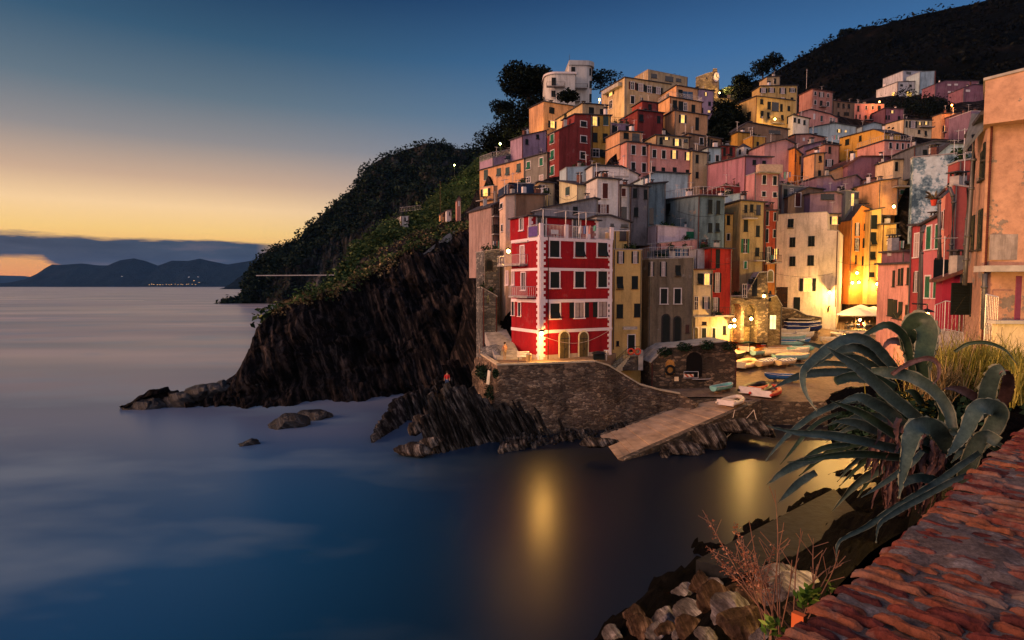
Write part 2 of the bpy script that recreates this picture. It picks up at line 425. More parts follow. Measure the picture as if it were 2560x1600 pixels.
# scrubby slope above the cliff up to the village
top = PP([(640,800,92),(700,772,100),(770,742,108),(840,690,122),(880,640,135),(895,608,150),(960,560,165),(1010,540,178),(1070,500,190),(1120,460,200),(1180,405,205),(1260,330,200),(1330,290,190)])
bot = [v+Vector((0,6,-6)) for v in PP([(650,800,86),(700,790,88),(770,765,90),(840,735,92),(880,715,96),(930,695,99),(990,665,102),(1060,625,106),(1110,603,109),(1170,588,111),(1235,588,112),(1300,588,112),(1380,588,112)])]
back = [v+Vector((-6, 90, -10)) for v in top]
for v in back[:4]: v.z = -3
slope, slope_rows = sheet('terraced_hillside', top, bot, back, 160, 60, 14, 2.4, .09, VEG_MID, 9.1, None, -6.0, .6)
tag(slope, kind='structure')
# bigger hill behind it, falling to the sea
top = PP([(560,756,470),(600,748,470),(622,735,470),(618,712,472),(640,680,476),(668,655,482),(705,628,490),(745,603,495),(762,570,500),(800,540,505),(832,512,510),(870,480,515),(900,450,520),(915,420,525),(960,395,530),(1010,378,535),(1060,362,540),(1100,358,540),(1140,372,540),(1200,370,540),(1290,360,540)])
bot = [PZ(x, y, -1.0) for x, y in [(575,762),(640,762),(720,764),(800,766),(900,768),(1000,770),(1150,772),(1300,775)]]
back = [v+Vector((60, 200, -60)) for v in top]
HEADR = rock('headland_rock', (.010,.012,.012), (.075,.068,.066), (0, RAD(8), 0), .12)
hill, hill_rows = sheet('bay_headland', top, bot, back, 300, 110, 10, 15.0, .022, HEADR, 5.7, (1,.1,.1,.09,6.0), 4.0, .35)
tag(hill, kind='structure')
# dark hill behind the village on the right
top = PP([(1180,500,600),(1500,380,560),(1700,280,520),(1820,220,480),(1900,196,460),(1990,148,450),(2060,112,440),(2150,84,430),(2240,55,420),(2330,28,410),(2430,2,400),(2560,-20,400),(2760,-50,400)])
bot = [v+Vector((0,-60,0)) for v in PP([(1180,640,420),(1500,560,400),(1700,480,380),(1900,420,360),(2000,400,330),(2200,330,300),(2400,300,280),(2760,300,260)])]
back = [v+Vector((0, 120, -10)) for v in top]
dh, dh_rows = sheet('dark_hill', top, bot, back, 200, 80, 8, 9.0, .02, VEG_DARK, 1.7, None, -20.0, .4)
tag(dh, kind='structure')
# mountains across the bay
def ridge(name, pts, Y, depth, seed, amp, mat=FAR_M, yb=714.3):
    top = [P(x, y, Y) for x, y in pts]; bot = [Vector((v.x, v.y-depth*.5, -5)) for v in top]; back = [Vector((v.x, v.y+depth, -5)) for v in top]
    o, r = sheet(name, top, bot, back, 220, 24, 10, amp, 6.0/Y, mat, seed, None, 0, .35); return tag(o, kind='structure')
ridge('mountains', [(22,716),(30,706),(44,701),(60,704),(72,693),(95,682),(115,668),(130,660),(150,661),(205,658),(250,662),(270,662),(300,650),(335,645),(365,652),(395,664),(430,652),(470,653),(500,647),(530,654),(570,662),(620,655),(700,640)], 7000, 900, 4.0, 60)
ridge('mountain_behind', [(-260,700),(-120,690),(0,688),(60,690),(130,700),(200,712)], 12500, 900, 8.0, 40)
ridge('near_mountain', [(600,712),(606,690),(640,664),(680,646),(720,618),(760,590),(830,560)], 2600, 500, 6.0, 40)
# sea rocks
def boulder(bd, c, r, seed, sx=1, sy=1, sz=.8, sub=3, amp=.35, mi=0, chop=.6):
    import bmesh
    bm = bmesh.new(); bmesh.ops.create_icosphere(bm, subdivisions=sub, radius=1)
    vs = []
    rs = random.Random(seed); planes = [(Vector((rs.uniform(-1,1), rs.uniform(-1,1), rs.uniform(-1,1))).normalized(), rs.uniform(.5,.85)) for _ in range(9)]
    for v in bm.verts:
        p = v.co.copy()
        for nn_, dd in planes:
            k = p.dot(nn_)
            if k > dd: p -= nn_*(k-dd)*chop*1.4
        p *= 1+amp*fbm(p*1.3+Vector((seed, 0, 0)), 5)*.6
        vs.append(Vector((c[0]+p.x*r*sx, c[1]+p.y*r*sy, c[2]+p.z*r*sz)))
    bd.add(vs, [[q.index for q in f.verts] for f in bm.faces], mi); bm.free()
WETROCK = rock('wet_sea_rock', (.012,.013,.016), (.06,.06,.065), (0,.8,0), 1.5, .4)
for i, (x, y, r, sx, sz, lab) in enumerate([(712,1060,1.9,1.2,.8,'larger dark wet rock in the bay with pale foam'),(776,1040,1.6,1.4,.6,'flat dark rock in the bay beside the cliff foot'),(620,1106,.9,1.2,.6,'small lone dark rock, farthest out in the near bay'),
        (738,1062,.6,1.2,.6,'little wet rock touching the larger bay rock'),(578,753,4.5,1.6,.5,'dark reef off the far headland point'),(568,734,2.0,1.6,.6,'tiny rock standing out beyond the far reef'),(600,752,4.0,1.5,.6,'low rock joining reef and far headland')]):
    q = PZ(x, y+4, 0); bd = MB(); boulder(bd, (q.x, q.y, -.1), r, i*3.7+1, sx, 1, sz, 4)
    tag(bd.build('sea_rock', WETROCK, base=q, smooth=True), lab, 'rock', 'rocks standing in the sea')
# reef of broken rock at the tip of the cliff
rs = random.Random(5)
for i in range(26):
    t = i/25; x = 350+t*290; y = 1022-t*70+rs.uniform(-6, 10); q = P(x, y, 68+t*5)
    bd = MB(); boulder(bd, (q.x, q.y, max(0,q.z)-.4), rs.uniform(.7,1.6), i*1.9, 1.3, 1, .9, 3)
    o = bd.build('shore_rock', WETROCK, base=q, smooth=False)
    tag(o, 'jagged dark rock in the broken reef at the cliff tip', 'rock', 'broken rocks along the cliff tip')
# ------------------------------------------------------------ houses
def on_plane(x, y, c0, d):
    r = Vector(ray(x, y)); N = Vector((-d[1], d[0], 0)); cam0 = Vector((0,0,CAMZ))
    k = (c0-cam0).dot(N)/r.dot(N)
    return cam0+r*k
TERR = []      # points of ground under the village
UP = Vector((0,0,1))
def arch_poly(c, a, w, h, n=7):
    p = [c-a*w/2-UP*h/2, c+a*w/2-UP*h/2]
    r = w/2; cy = h/2-r
    for i in range(n+1):
        an = math.pi*i/n; p.append(c+a*math.cos(an)*r+UP*(cy+math.sin(an)*r))
    return p
def frame_mb(b, c, a, nn, w, h, fw, th, mi=0, sill=True):
    for s_ in (-1, 1): b.box(c+a*(s_*(w/2+fw/2)-fw/2)-UP*h/2, a*fw, nn*th, UP*h, mi)
    b.box(c-a*(w/2+fw)+UP*h/2, a*(w+2*fw), nn*th, UP*fw, mi)
    if sill: b.box(c-a*(w/2+fw*1.5)-UP*(h/2+fw*.8), a*(w+3*fw), nn*(th+.08), UP*fw*.8, mi)
def leaf_closed(b, c, a, nn, w, h, flap, rs, mi=0):
    th = .05
    if flap:
        hh = h*.45
        b.box(c-a*w/2-UP*(h/2-hh), a*w, nn*th, UP*(h-hh), mi)
        b.box(c-a*w/2-UP*(h/2-hh)+nn*.01, a*w, nn*.03, -UP*hh*.9+nn*hh*.42, mi)
    else: b.box(c-a*w/2-UP*h/2, a*w, nn*th, UP*h, mi)
SHMAT = {'d': SHUT_D, 'f': SHUT_D, 's': SHUT_D, 'g': SHUT_G, 'b': SHUT_B, 'r': SHUT_R, 'k': SHUT_R, 'q': SHUT_G}
def window(par, c, a, nn, w, h, t, near, rs):
    """one window: frame, pane and shutters; far ones in one mesh"""
    c = c+nn*.004
    if t in 'aA':
        b = MB(); b.extr([q for q in arch_poly(c, a, w+.3, h+.3)], nn*.06, 0); o = b.build('window_surround' , TRIM if t == 'A' else TRIM_D, par)
        b = MB(); b.extr([q+nn*.062 for q in arch_poly(c, a, w, h)], nn*.03, 0); p_ = b.build('arched_door', SHUT_D if t == 'a' else DOOR_WARM, par)
        return
    if t in 'DE':
        if near:
            b = MB(); frame_mb(b, c, a, nn, w, h, .09, .06, 0, False); fr = b.build('door_frame', TRIM, par)
        b = MB(); b.box(c-a*w/2-UP*h/2, a*w, nn*.04, UP*h); b.box(c+a*w*.3-UP*.05+nn*.04, a*.05, nn*.04, UP*.1)
        b.box(c-a*.012-UP*h/2+nn*.04, a*.024, nn*.01, UP*h)
        b.build('door', SHUT_D if t == 'D' else SHUT_G, par); return
    if t == 'v':
        b = MB(); b.box(c-a*w/2-UP*h/2, a*w, nn*.05, UP*h); b.build('pale_shutter', TRIM, par); return
    closed = t in 'dfsgbrn'; framed = t in 'fgrwcyYvok' ; mats = [TRIM if t not in 'dns' else TRIM_D, GLASS, SHMAT.get(t, SHUT_D)]
    if t in 'yY': mats[1] = LIT
    if t == 'z': mats[1] = LITW
    if t in 'cok': mats[1] = CURTAIN if rs.random() < .6 or t == 'c' else GLASS
    if t == 'p': mats[1] = GLASS_B
    opens = t in 'oYkq'
    fw = min(.13, w*.14)
    b = MB(); sh = MB() if near else b; pn = MB() if near else b
    k = 0 if near else 1; ks = 0 if near else 2
    if framed: frame_mb(b, c, a, nn, w, h, fw, .06)
    else: b.box(c-a*(w/2+.05)-UP*(h/2+.07), a*(w+.1), nn*.12, UP*.07)
    if closed and t != 'n':
        flap = (rs.random() < .28 and h < w*2.3)
        leaves = []
        for s_ in (-1, 1):
            q = MB() if near else b
            leaf_closed(q, c+a*s_*w/4, a, nn, w/2-.012, h, flap, rs, ks)
            if near: leaves.append(q)
        if not near: pass
        o = b.build('window', [mats[0], mats[1], mats[2]] if not near else mats[0], par)
        if near:
            for q in leaves: q.build('shutter', mats[2], o)
        return
    pn.box(c-a*w/2-UP*h/2, a*w, nn*.015, UP*h, k)
    if t != 'n':
        b.box(c-a*.025-UP*h/2+nn*.015, a*.05, nn*.03, UP*h, 0)
        b.box(c-a*w/2+UP*h*.12+nn*.015, a*w, nn*.028, UP*.045, 0)
    if opens:
        for s_ in (-1, 1):
            q = MB() if near else b
            q.box(c+a*(s_*(w/2+fw+w/4+.01)-w/4)-UP*h/2+nn*.02, a*w/2, nn*.05, UP*h, ks)
            if near: leaves = locals().get('leaves2', []); leaves.append(q); leaves2 = leaves
    o = b.build('window', mats if not near else mats[0], par)
    if near:
        pn.build('pane', mats[1], o)
        if opens:
            for q in leaves2: q.build('shutter', mats[2], o)
DOOR_WARM = simple('glazed_warm_door', (.10,.07,.03), .35, var=.4)
def railing(par, pts, h=1.0, mat=None, step=.22, r=.02, name='railing', posts=True):
    b = MB()
    for p, q in zip(pts, pts[1:]):
        b.bar(p+UP*h, q+UP*h, r*1.3); b.bar(p+UP*.08, q+UP*.08, r)
        L = (q-p).length; k = max(1, int(L/step))
        for i in range(k+1):
            z = p.lerp(q, i/k); b.bar(z, z+UP*h, r*.8)
    return b.build(name, mat or IRON, par)
def _lb(b,c,rx,ry,rz_,n_,s,rs):
    for _ in range(n_):
        p=Vector((rs.gauss(0,.5)*rx,rs.gauss(0,.5)*ry,rs.gauss(0,.5)*rz_))+Vector(c); a=Vector((rs.uniform(-1,1),rs.uniform(-1,1),rs.uniform(-.6,1))).normalized(); d=a.cross(Vector((rs.uniform(-1,1),1,rs.uniform(-1,1)))).normalized(); k=s*rs.uniform(.6,1.4)
        b.add([p-a*k,p-d*k*.5,p+a*k,p+d*k*.5],[(0,1,2,3)])
POTPLANT=foliage('pot_plant_leaves',(.012,.03,.012),(.05,.08,.03))
def chimney(par, c, rs, s=1.0):
    b = MB(); w = rs.uniform(.45,.7)*s; h = rs.uniform(.7,1.3)*s; b.cbox(c-UP*.3, w, w*.8, h+.3, 0, rs.uniform(0,1))
    o = b.build('chimney', rs.choice([COPING, TRIM, SLATE2]), par)
    k = MB(); k.cbox(c+UP*(h+.22*s), w*1.35, w*1.15, .08*s, 0, .3)
    for dx in (-.35,.35):
        for dy in (-.3,.3): k.cbox(c+Vector((dx*w, dy*w, h)), .08, .08, .22*s)
    k.build('chimney_cap', SLATE, o)
def antenna(par, c, rs, s=1.0):
    b = MB(); h = rs.uniform(1.4,2.4)*s; b.bar(c, c+UP*h, .025); a = rs.uniform(0,3)
    d = Vector((math.cos(a), math.sin(a), 0)); e = Vector((-d.y, d.x, 0))
    b.bar(c+UP*h*.95-d*.5, c+UP*h*.95+d*.5, .015)
    for i in range(5): q = c+UP*h*.95+d*(-.5+.25*i); b.bar(q-e*.25, q+e*.25, .012)
    b.build('antenna', STEEL, par)
def dish(par, c, nn):
    b = MB(); a = nn.cross(UP).normalized()
    pr = []
    for i in range(10):
        an = 2*math.pi*i/10; pr.append(c+a*math.cos(an)*.4+UP*math.sin(an)*.4)
    b.extr(pr, nn*.05); b.bar(c, c+nn*.4-UP*.2, .02); b.build('satellite_dish', STEEL, par)
HN = [0]
def H(zone, label, pts, side, Y, th, yb, col, wins='', face='R', depth=None, roof='slab', age=.62, name='house', parent=None, chim=2, near=None, mat=None, back=None, cat='house', th_extra=None, sink=3.0):
    HN[0] += 1; rs = random.Random(HN[0]*7+3)
    t = RAD(th); u = Vector((math.cos(t), math.sin(t), 0)); v = Vector((-u.y, u.x, 0))
    px = [zp(zone, *p) for p in pts]
    ci = 0 if face == 'R' else -1
    C0 = P(px[ci][0], px[ci][1], Y)
    d = u if face == 'R' else v
    prof = [on_plane(x, y, C0, d) for x, y in px]
    cx, cyb = zp(zone, pts[ci][0], yb)
    zb = P(cx, cyb, Y).z-sink
    e = v if face == 'R' else u
    ext = depth or 7.0; R0 = prof[-1] if face == 'R' else None
    if side is not None:
        sx, _ = zp(zone, side, 0); rr = ray(sx, px[ci][1]); k = rr[0]/rr[1]
        if face == 'R' and side < pts[0][0]: B0 = C0
        elif face == 'R': B0 = prof[-1]
        else: B0 = C0
        den = e.x-k*e.y
        ext = (k*B0.y-B0.x)/den if abs(den) > 1e-5 else 7.0
        if ext < .5 or ext > 60: print('EXT', label, round(ext, 2)); ext = 7.0
    ev = e*ext
    base = Vector((prof[0].x, prof[0].y, zb))
    if parent is None:
        root = thing(name, base, label, cat); root['_nwin'] = 0
        del root['_nwin']
    else: root = parent
    if face == 'L': u_end = C0+ev
    near = (Y <= 80) if near is None else near
    # walls: extruded profile
    low = [Vector((prof[-1].x, prof[-1].y, zb)), Vector((prof[0].x, prof[0].y, zb))]
    wm = mat or plaster(col, age)
    b = MB(); b.extr(prof+low, ev); b.build('wall', wm, root)
    # roof
    ov = .28 if roof in ('slab', 'tile') else .06; tk = .16 if roof in ('slab', 'tile') else .10
    rb = MB()
    for i, (p, q) in enumerate(zip(prof, prof[1:])):
        dd = q-p; hl = math.hypot(dd.x, dd.y)
        if hl < .05 or abs(dd.z)/hl > 2.2: continue
        dn = dd.normalized(); o1 = ov if i == 0 or abs((prof[i]-prof[i-1]).z) > 2.2*math.hypot((prof[i]-prof[i-1]).x, (prof[i]-prof[i-1]).y) else 0
        o2 = ov if i == len(prof)-2 else 0
        en = ev.normalized()
        lift = .003*i
        rb.box(p-dn*o1-en*ov+UP*(.002+lift), dd+dn*(o1+o2), ev+en*2*ov, UP*tk)
    rm = {'slab': SLATE, 'tile': SLATE2, 'par': COPING, 'white': TRIM}[roof]
    if rb.v: rb.build('roof', rm, root)
    H.last = (root, C0, u, v, prof, ev, face)
    faces = {'R': (C0, u, -v), 'L': (C0, v, -u), 'S': ((prof[-1] if face == 'R' else C0+ev), v, u)}
    if face == 'L': faces['L'] = (C0, v, -u); faces['R'] = (C0, u, -v)
    for part in wins.split('|'):
        part = part.strip()
        if not part: continue
        fc, body = part.split(':'); c0, a, nn = faces[fc]
        for it in body.split():
            q = it.split(','); x, y, w_, h_ = [float(z) for z in q[:4]]; ty = q[4]
            X, Yp = zp(zone, x, y); s_ = 4.724*2
            pc = on_plane(X, Yp, c0, a); p1 = on_plane(X-w_/s_, Yp, c0, a); p2 = on_plane(X+w_/s_, Yp, c0, a)
            p3 = on_plane(X, Yp-h_/s_, c0, a); p4 = on_plane(X, Yp+h_/s_, c0, a)
            ww = min(2.6 if fc != 'L' else 1.3, (p1-p2).length); hh = abs(p3.z-p4.z)
            window(root, pc, a, nn, max(.25, ww), max(.3, hh), ty, near, rs)
    for i in range(chim):
        f = rs.uniform(.15,.85); k = f*(len(prof)-1); j = min(int(k), len(prof)-2); p = prof[j].lerp(prof[j+1], k-j)+ev*rs.uniform(.15,.6)
        if rs.random() < .6: chimney(root, p, rs)
        if rs.random() < .6: antenna(root, prof[j].lerp(prof[j+1], rs.random())+ev*rs.uniform(.1,.5), rs)
    # drainpipe on a corner, plants and tanks on flat roofs
    c0_, a_, n_ = faces['R'] if face == 'R' else faces['L']
    for e_ in ((0, 1) if rs.random() < .5 else (1,)):
        p_ = prof[0] if e_ == 0 else prof[-1]; sg = .12 if e_ == 0 else -.12
        b = MB(); q0 = p_+a_*sg+n_*.07; b.tube([q0-UP*.05, Vector((q0.x, q0.y, max(zb, p_.z-11)))], .035+.00035*Y, 0, 5); b.build('drainpipe', PIPE if rs.random() < .7 else SHUT_R, root)
    if roof == 'par':
        for k_ in range(3):
            b = MB(); q0 = prof[0].lerp(prof[-1], rs.uniform(.1,.9))+ev.normalized()*rs.uniform(.4,1.6)+UP*.35; _lb(b, q0, .35, .35, .4, 60, .12, rs); b.build('roof_foliage', POTPLANT, root)
    # ground under the house
    for a_ in (0,.5,1):
        for b_ in (.15,.85):
            g = prof[0].lerp(prof[-1], a_)+ev*b_; TERR.append((g.x, g.y, zb+sink-.8))
    return root
def balcony(root, zone, x1, x2, y, Y_or_face, out=.9, mat=None, solid=False, h=1.0, slabc=None):
    c0, a, nn = Y_or_face
    A = on_plane(*zp(zone, x1, y), c0, a); B = on_plane(*zp(zone, x2, y), c0, a); B.z = A.z
    b = MB(); b.box(A, B-A, nn*out, UP*.14); o = b.build('balcony', slabc or COPING, root)
    pts = [A+UP*.14, A+nn*(out-.04)+UP*.14, B+nn*(out-.04)+UP*.14, B+UP*.14]
    if solid:
        k = MB()
        for p, q in zip(pts, pts[1:]):
            dd = (q-p).normalized(); k.box(p, q-p, dd.cross(UP)*.08, UP*h)
        k.build('parapet', mat or COPING, o)
    else: railing(o, pts, h, mat or IRON)
def lastface(f='R'):
    root, C0, u, v, prof, ev, fc = H.last
    return {'R': (C0, u, -v), 'L': (C0, v, -u), 'S': (prof[-1] if fc == 'R' else C0+ev, v, u)}[f]
def roof_rail(h=1.0, mat=None, step=.3):
    root, C0, u, v, prof, ev, fc = H.last
    a, b = prof[0]+UP*.15, prof[-1]+UP*.15
    railing(root, [a+ev, a, b, b+ev], h, mat or IRON, step)

WOOD_=simple('dark_balcony_wood',(.05,.03,.02),.8)
BEIGEM=simple('beige_parapet',(.45,.32,.24),.85)
PEACH=(.62,.33,.17); PINK=(.46,.22,.18); PINKL=(.60,.28,.24); BEIGE=(.50,.36,.21); OCHRE=(.50,.27,.055); MAROON=(.21,.034,.032); RED=(.30,.007,.014)
LILAC=(.38,.25,.34); GREY=(.20,.185,.165); WHITE=(.60,.56,.56); CREAM=(.66,.50,.32); BLUEW=(.36,.46,.52); TEAL=(.13,.19,.23); MAUVE=(.24,.15,.22); ORANGE=(.60,.22,.05); YEL=(.56,.37,.14); BROWN=(.24,.15,.10); PURP=(.24,.11,.15); SLATEW=(.11,.12,.15); OLIVE=(.32,.24,.12)

# --- top of the village, left part
H('A','peach house with lit window just below the white tower house',[(845,635),(1200,690)],675,142,30,1000,PEACH,'R:942,737,62,72,d 950,905,44,80,Y')
H('A','beige terrace house under the lane lamp, left of the yellow-lit gable house',[(1305,655),(1600,680)],1000,128,20,900,BEIGE,'R:1410,740,60,80,d 1535,760,50,80,d|L:1105,800,30,50,d')
H('A','ochre house with tall lit window right of the maroon tower',[(1415,795),(1640,800)],1400,112,14,1370,OCHRE,'R:1448,865,52,105,Y 1580,860,60,110,b 1452,1055,60,110,d 1573,1062,60,105,d 1462,1240,70,90,o 1555,1250,44,90,d')
H('A','tall maroon house with three green shuttered windows on its pink side',[(1030,965),(1205,890),(1215,785),(1412,790)],890,106,25,1440,MAROON,'R:1317,900,68,68,f 1317,1080,66,80,f 1307,1270,56,84,f 1310,1420,60,40,f|L:948,1075,45,110,g 950,1265,45,110,g 950,1450,45,110,g', age=.6)
H('A','beige gable house lit yellow by the lane lamp',[(1530,515),(1805,350)],2345,136,22,760,BEIGE,'L:1640,520,50,90,Y 1640,670,50,95,w|R:1895,447,38,88,k 1992,468,46,86,o 2095,490,44,80,o 2200,505,44,75,o 1895,612,42,92,f 2003,605,35,40,n',face='L')
balcony(H.last[0],'A',1580,1770,560,lastface('L'),1.0,solid=True,h=.7)
H('A','long beige flat roofed block at the skyline beside the gable house',[(2080,255),(2545,348)],1915,158,22,470,BEIGE,'R:2150,330,70,50,n 2330,365,120,60,n 2440,380,60,40,n',roof='par')
r=H('B','tan stepped house with terraces and blue glazed doors below the skyline block',[(220,645),(615,705)],85,126,14,900,PEACH,'R:315,745,38,95,Y 485,800,42,150,d')
H('B','',[(165,485),(545,550)],30,129,14,700,PEACH,'R:222,575,52,105,d 293,590,56,110,d 345,600,34,90,w 440,620,45,90,d',parent=r,chim=0)
roof_rail(1.0,STEEL)
H('B','',[(240,350),(500,395)],0,133,14,560,PEACH,'R:288,450,50,105,d 375,468,120,95,p|L:140,470,40,50,d',parent=r)
r=H('A','small dark red house under the tan stepped house',[(1955,735),(2262,770)],1752,120,16,985,MAROON,'R:1998,830,50,90,d 2205,845,40,84,d')
H('A','',[(2010,630),(2200,655)],1890,125,16,760,MAROON,'R:2100,700,40,70,d',parent=r)
H('A','little purple terrace house between ochre house and dark red house',[(1640,885),(1905,910)],1632,115,14,1020,MAUVE,'R:1690,960,70,90,d 1840,950,50,60,d',roof='par')
roof_rail()
H('A','lilac house at the left edge of the village',[(590,1040),(885,975)],455,120,33,1300,LILAC,'R:648,1108,36,62,d 775,1048,34,52,d')
H('A','low lilac terrace house in front of the taller lilac house',[(240,1300),(600,1240)],90,121,34,1400,LILAC,'R:427,1285,50,70,b',roof='par')
roof_rail(1.0,STEEL)
# facades that run back to the sea edge
H('A','grey green house with green shutters beside the maroon tower',[(615,1310),(888,1240)],900,109,41,1520,GREY,'L:668,1390,42,90,g 818,1345,42,92,g 668,1560,40,60,w 820,1545,40,80,c',face='L',roof='slab')
H('A','peach row house with tall grey windows at the sea end of the village',[(90,1448),(612,1312)],640,113.5,41,1600,PEACH,'L:165,1500,50,120,b 318,1470,50,100,b 420,1460,46,100,b 552,1420,46,110,b',face='L')
H('D','lower peach house with lit balcony above the path lamp',[(95,420),(255,400)],300,112,41,930,PEACH,'L:160,480,60,90,Y 172,690,38,150,b 180,860,24,60,w',face='L',roof='par')
balcony(H.last[0],'D',95,250,590,lastface('L'),1.0,solid=False)

# --- row in the middle
r=H('A','salmon house with white banded corners left of the pink row',[(1830,1110),(2095,1135)],1577,101,18,1480,PINKL,'R:1905,1205,46,108,f 2030,1217,46,108,f 1903,1405,46,108,f 2030,1415,46,108,f')
_c=lastface('R'); 
H('A','',[(1745,985),(2010,1000)],1580,103,18,1100,PEACH,'R:1820,1035,60,70,d 1935,1055,90,90,n',parent=r)
H('B','pink row house with two lit windows and open shutters',[(-73,1050),(428,1120)],None,101.5,12,1480,PINKL,'R:-20,1155,44,96,f 90,1165,44,100,f 213,1165,36,100,Y 375,1185,32,96,Y -28,1340,44,70,d 85,1345,42,56,d 220,1345,46,60,d 370,1375,38,64,d')
r=H('B','narrow beige end house of the pink row',[(430,1125),(612,1150)],None,102.3,12,1480,BEIGE,'R:485,1215,34,96,d 485,1405,34,72,d')
r=H('B','pale rooftop flat with lit window behind the pink row',[(0,935),(400,965)],None,108,12,1070,BEIGE,'R:122,975,32,34,Y 245,1020,40,84,Y 60,1000,36,80,d 350,1000,46,40,n')
H('B','brown rooftop house with dark windows and a white parapet behind the pink row',[(385,920),(775,985)],None,110,12,1080,BROWN,'R:535,1008,40,86,f 608,1015,50,90,d 655,1025,26,80,d')
H('B','pale blue house with two windows beside the beige end house',[(610,1085),(775,1090)],None,106,12,1255,BLUEW,'R:627,1205,32,86,b 722,1210,40,76,f')
H('B','dark crimson house between pale blue house and ochre house',[(780,1060),(945,1075)],None,110,10,1220,MAROON,'R:808,1130,30,100,d 885,1130,35,100,d')
H('B','lilac white house with two little lit windows right of the tan stepped house',[(490,388),(685,415)],None,150,14,700,LILAC,'R:587,452,16,42,Y 632,562,30,45,d 625,655,25,26,y 545,640,26,60,d')
# --- right of the saddle
r=H('B','tall yellow house with open shutters at the top right of the saddle',[(1235,357),(1672,350)],1135,165,6,650,YEL,'R:1268,408,40,52,o 1365,405,34,52,o 1495,412,34,66,o 1612,405,34,48,o 1495,520,32,50,o 1605,515,32,50,d')
H('B','',[(1310,250),(1465,242)],1222,168,6,420,BEIGE,'R:1405,295,25,60,d',parent=r)
H('B','yellow gable house lit by a lamp on its balcony',[(885,600),(1185,478)],1630,137,18,870,YEL,'L:965,745,50,100,Y 1100,705,46,88,d|R:1248,540,36,58,d 1335,585,40,88,d 1408,600,84,108,n 1480,612,30,88,d 1568,620,30,58,d 1250,690,36,84,d 1325,705,30,80,d 1490,730,30,70,d 1562,760,34,80,d',face='L')
balcony(H.last[0],'B',1350,1460,805,lastface('R'),1.2)
H('B','pink three storey house with white window frames and a small balcony',[(1850,392),(2090,432)],1695,176,10,680,PINK,'R:1880,445,24,44,f 1955,458,26,56,o 2030,468,20,44,f 1880,548,25,50,f 1950,560,30,66,d 2030,568,25,50,f',roof='tile')
balcony(H.last[0],'B',1925,2000,605,lastface('R'),1.0)
H('B','dim brown house right of the pink three storey house',[(2100,530),(2345,556)],None,182,8,720,BROWN,'R:2155,580,24,54,d 2213,590,24,58,d 2277,595,24,54,d 2155,690,24,60,d 2250,684,60,40,d')
H('B','small white house with three dark windows under the pink house',[(1620,700),(1812,742)],None,138,12,870,WHITE,'R:1638,755,26,54,d 1688,768,26,54,d 1752,785,26,56,d')
H('B','cream house with shallow gable behind the small white house',[(1690,672),(1825,632),(2060,690),(2150,735)],None,150,8,830,PINKL,'R:1868,715,22,68,v 1955,740,24,68,b 2065,760,24,60,w 2100,765,20,60,w')
H('B','long low house with white gutter behind the satellite dish house',[(1650,882),(2110,792),(2370,835)],None,140,6,960,BLUEW,'R:2162,885,22,38,Y 2240,890,18,24,y')
r=H('B','brown house with wide gable and a roofed terrace under the yellow gable house',[(925,892),(1080,785),(1560,868)],None,122,10,960,BROWN,'R:1400,900,200,46,n')
H('B','ochre house with plain wall beside the little bell turret',[(965,902),(1140,918)],850,116,10,1190,OCHRE,'')
H('B','lower ochre house with one tall dark window',[(1140,945),(1300,960)],None,113,8,1200,OCHRE,'R:1200,1055,26,82,d',roof='par')
H('B','low pink house with hipped roof and a satellite dish',[(1640,930),(1815,925),(2000,965)],None,126,8,1040,PINK,'R:1745,985,26,40,v')
dish(H.last[0], P(*zp('B',1845,1000),125.0), Vector((0,-1,0)))
H('B','big pink house with blank wall and stepped roof',[(1283,1042),(1530,985),(1640,1040)],1268,107,8,1330,(.47,.25,.27),'')
H('B','narrow orange house beside the big pink house',[(1640,1092),(1722,1165)],None,106,10,1330,ORANGE,'R:1648,1200,18,90,d 1700,1230,15,90,d')
r=H('B','large purple pink house with white corner stones above the teal houses',[(612,1287),(1055,1187)],1370,90,8,1560,(.32,.15,.20),'R:1160,1255,40,55,d 1275,1275,42,78,d',face='L',chim=1)
H('B','',[(1165,1385),(1458,1395)],None,87.5,8,1700,(.43,.20,.21),'R:1277,1463,44,108,f 1402,1473,44,108,f 1272,1630,44,60,f 1402,1640,44,60,f',parent=r,roof='par',chim=0,depth=5)
balcony(r,'B',1185,1450,1385,lastface('R'),.9,BEIGEM,solid=True)
H('E','dark grey terrace house with plants right of the purple pink house',[(1470,290),(1800,330)],None,100,4,600,(.13,.13,.14),'R:1530,400,44,110,d 1600,370,30,60,w',roof='par',sink=.5)
roof_rail(1.6,STEEL,.9)
H('E','dim brick parapet house with lit narrow window above the teal terrace',[(800,300),(1090,330)],None,91,6,520,MAROON,'R:835,392,34,50,Y 900,370,20,60,n',roof='par')
H('D','pale tiled roof lean-to beside the red house terrace',[(1470,760),(1620,752),(1870,830)],None,70.5,12,960,(.30,.30,.33),'R:1800,870,80,14,n 1655,860,40,16,n',roof='slab',chim=0)
H('B','mauve house with low roof behind the narrow cream house',[(1745,1062),(2000,1000)],None,118,0,1180,MAUVE,'')
H('B','pink house with two dark windows left of the long ochre house',[(2000,1045),(2170,1058)],None,112,5,1400,PINK,'R:2050,1110,30,78,d 2045,1265,40,80,o')
H('B','narrow cream house with orange side wall above the mauve roofs',[(1870,1155),(1995,1150)],1745,103,10,1500,PEACH,'R:1938,1218,34,76,d 1930,1385,34,70,d')
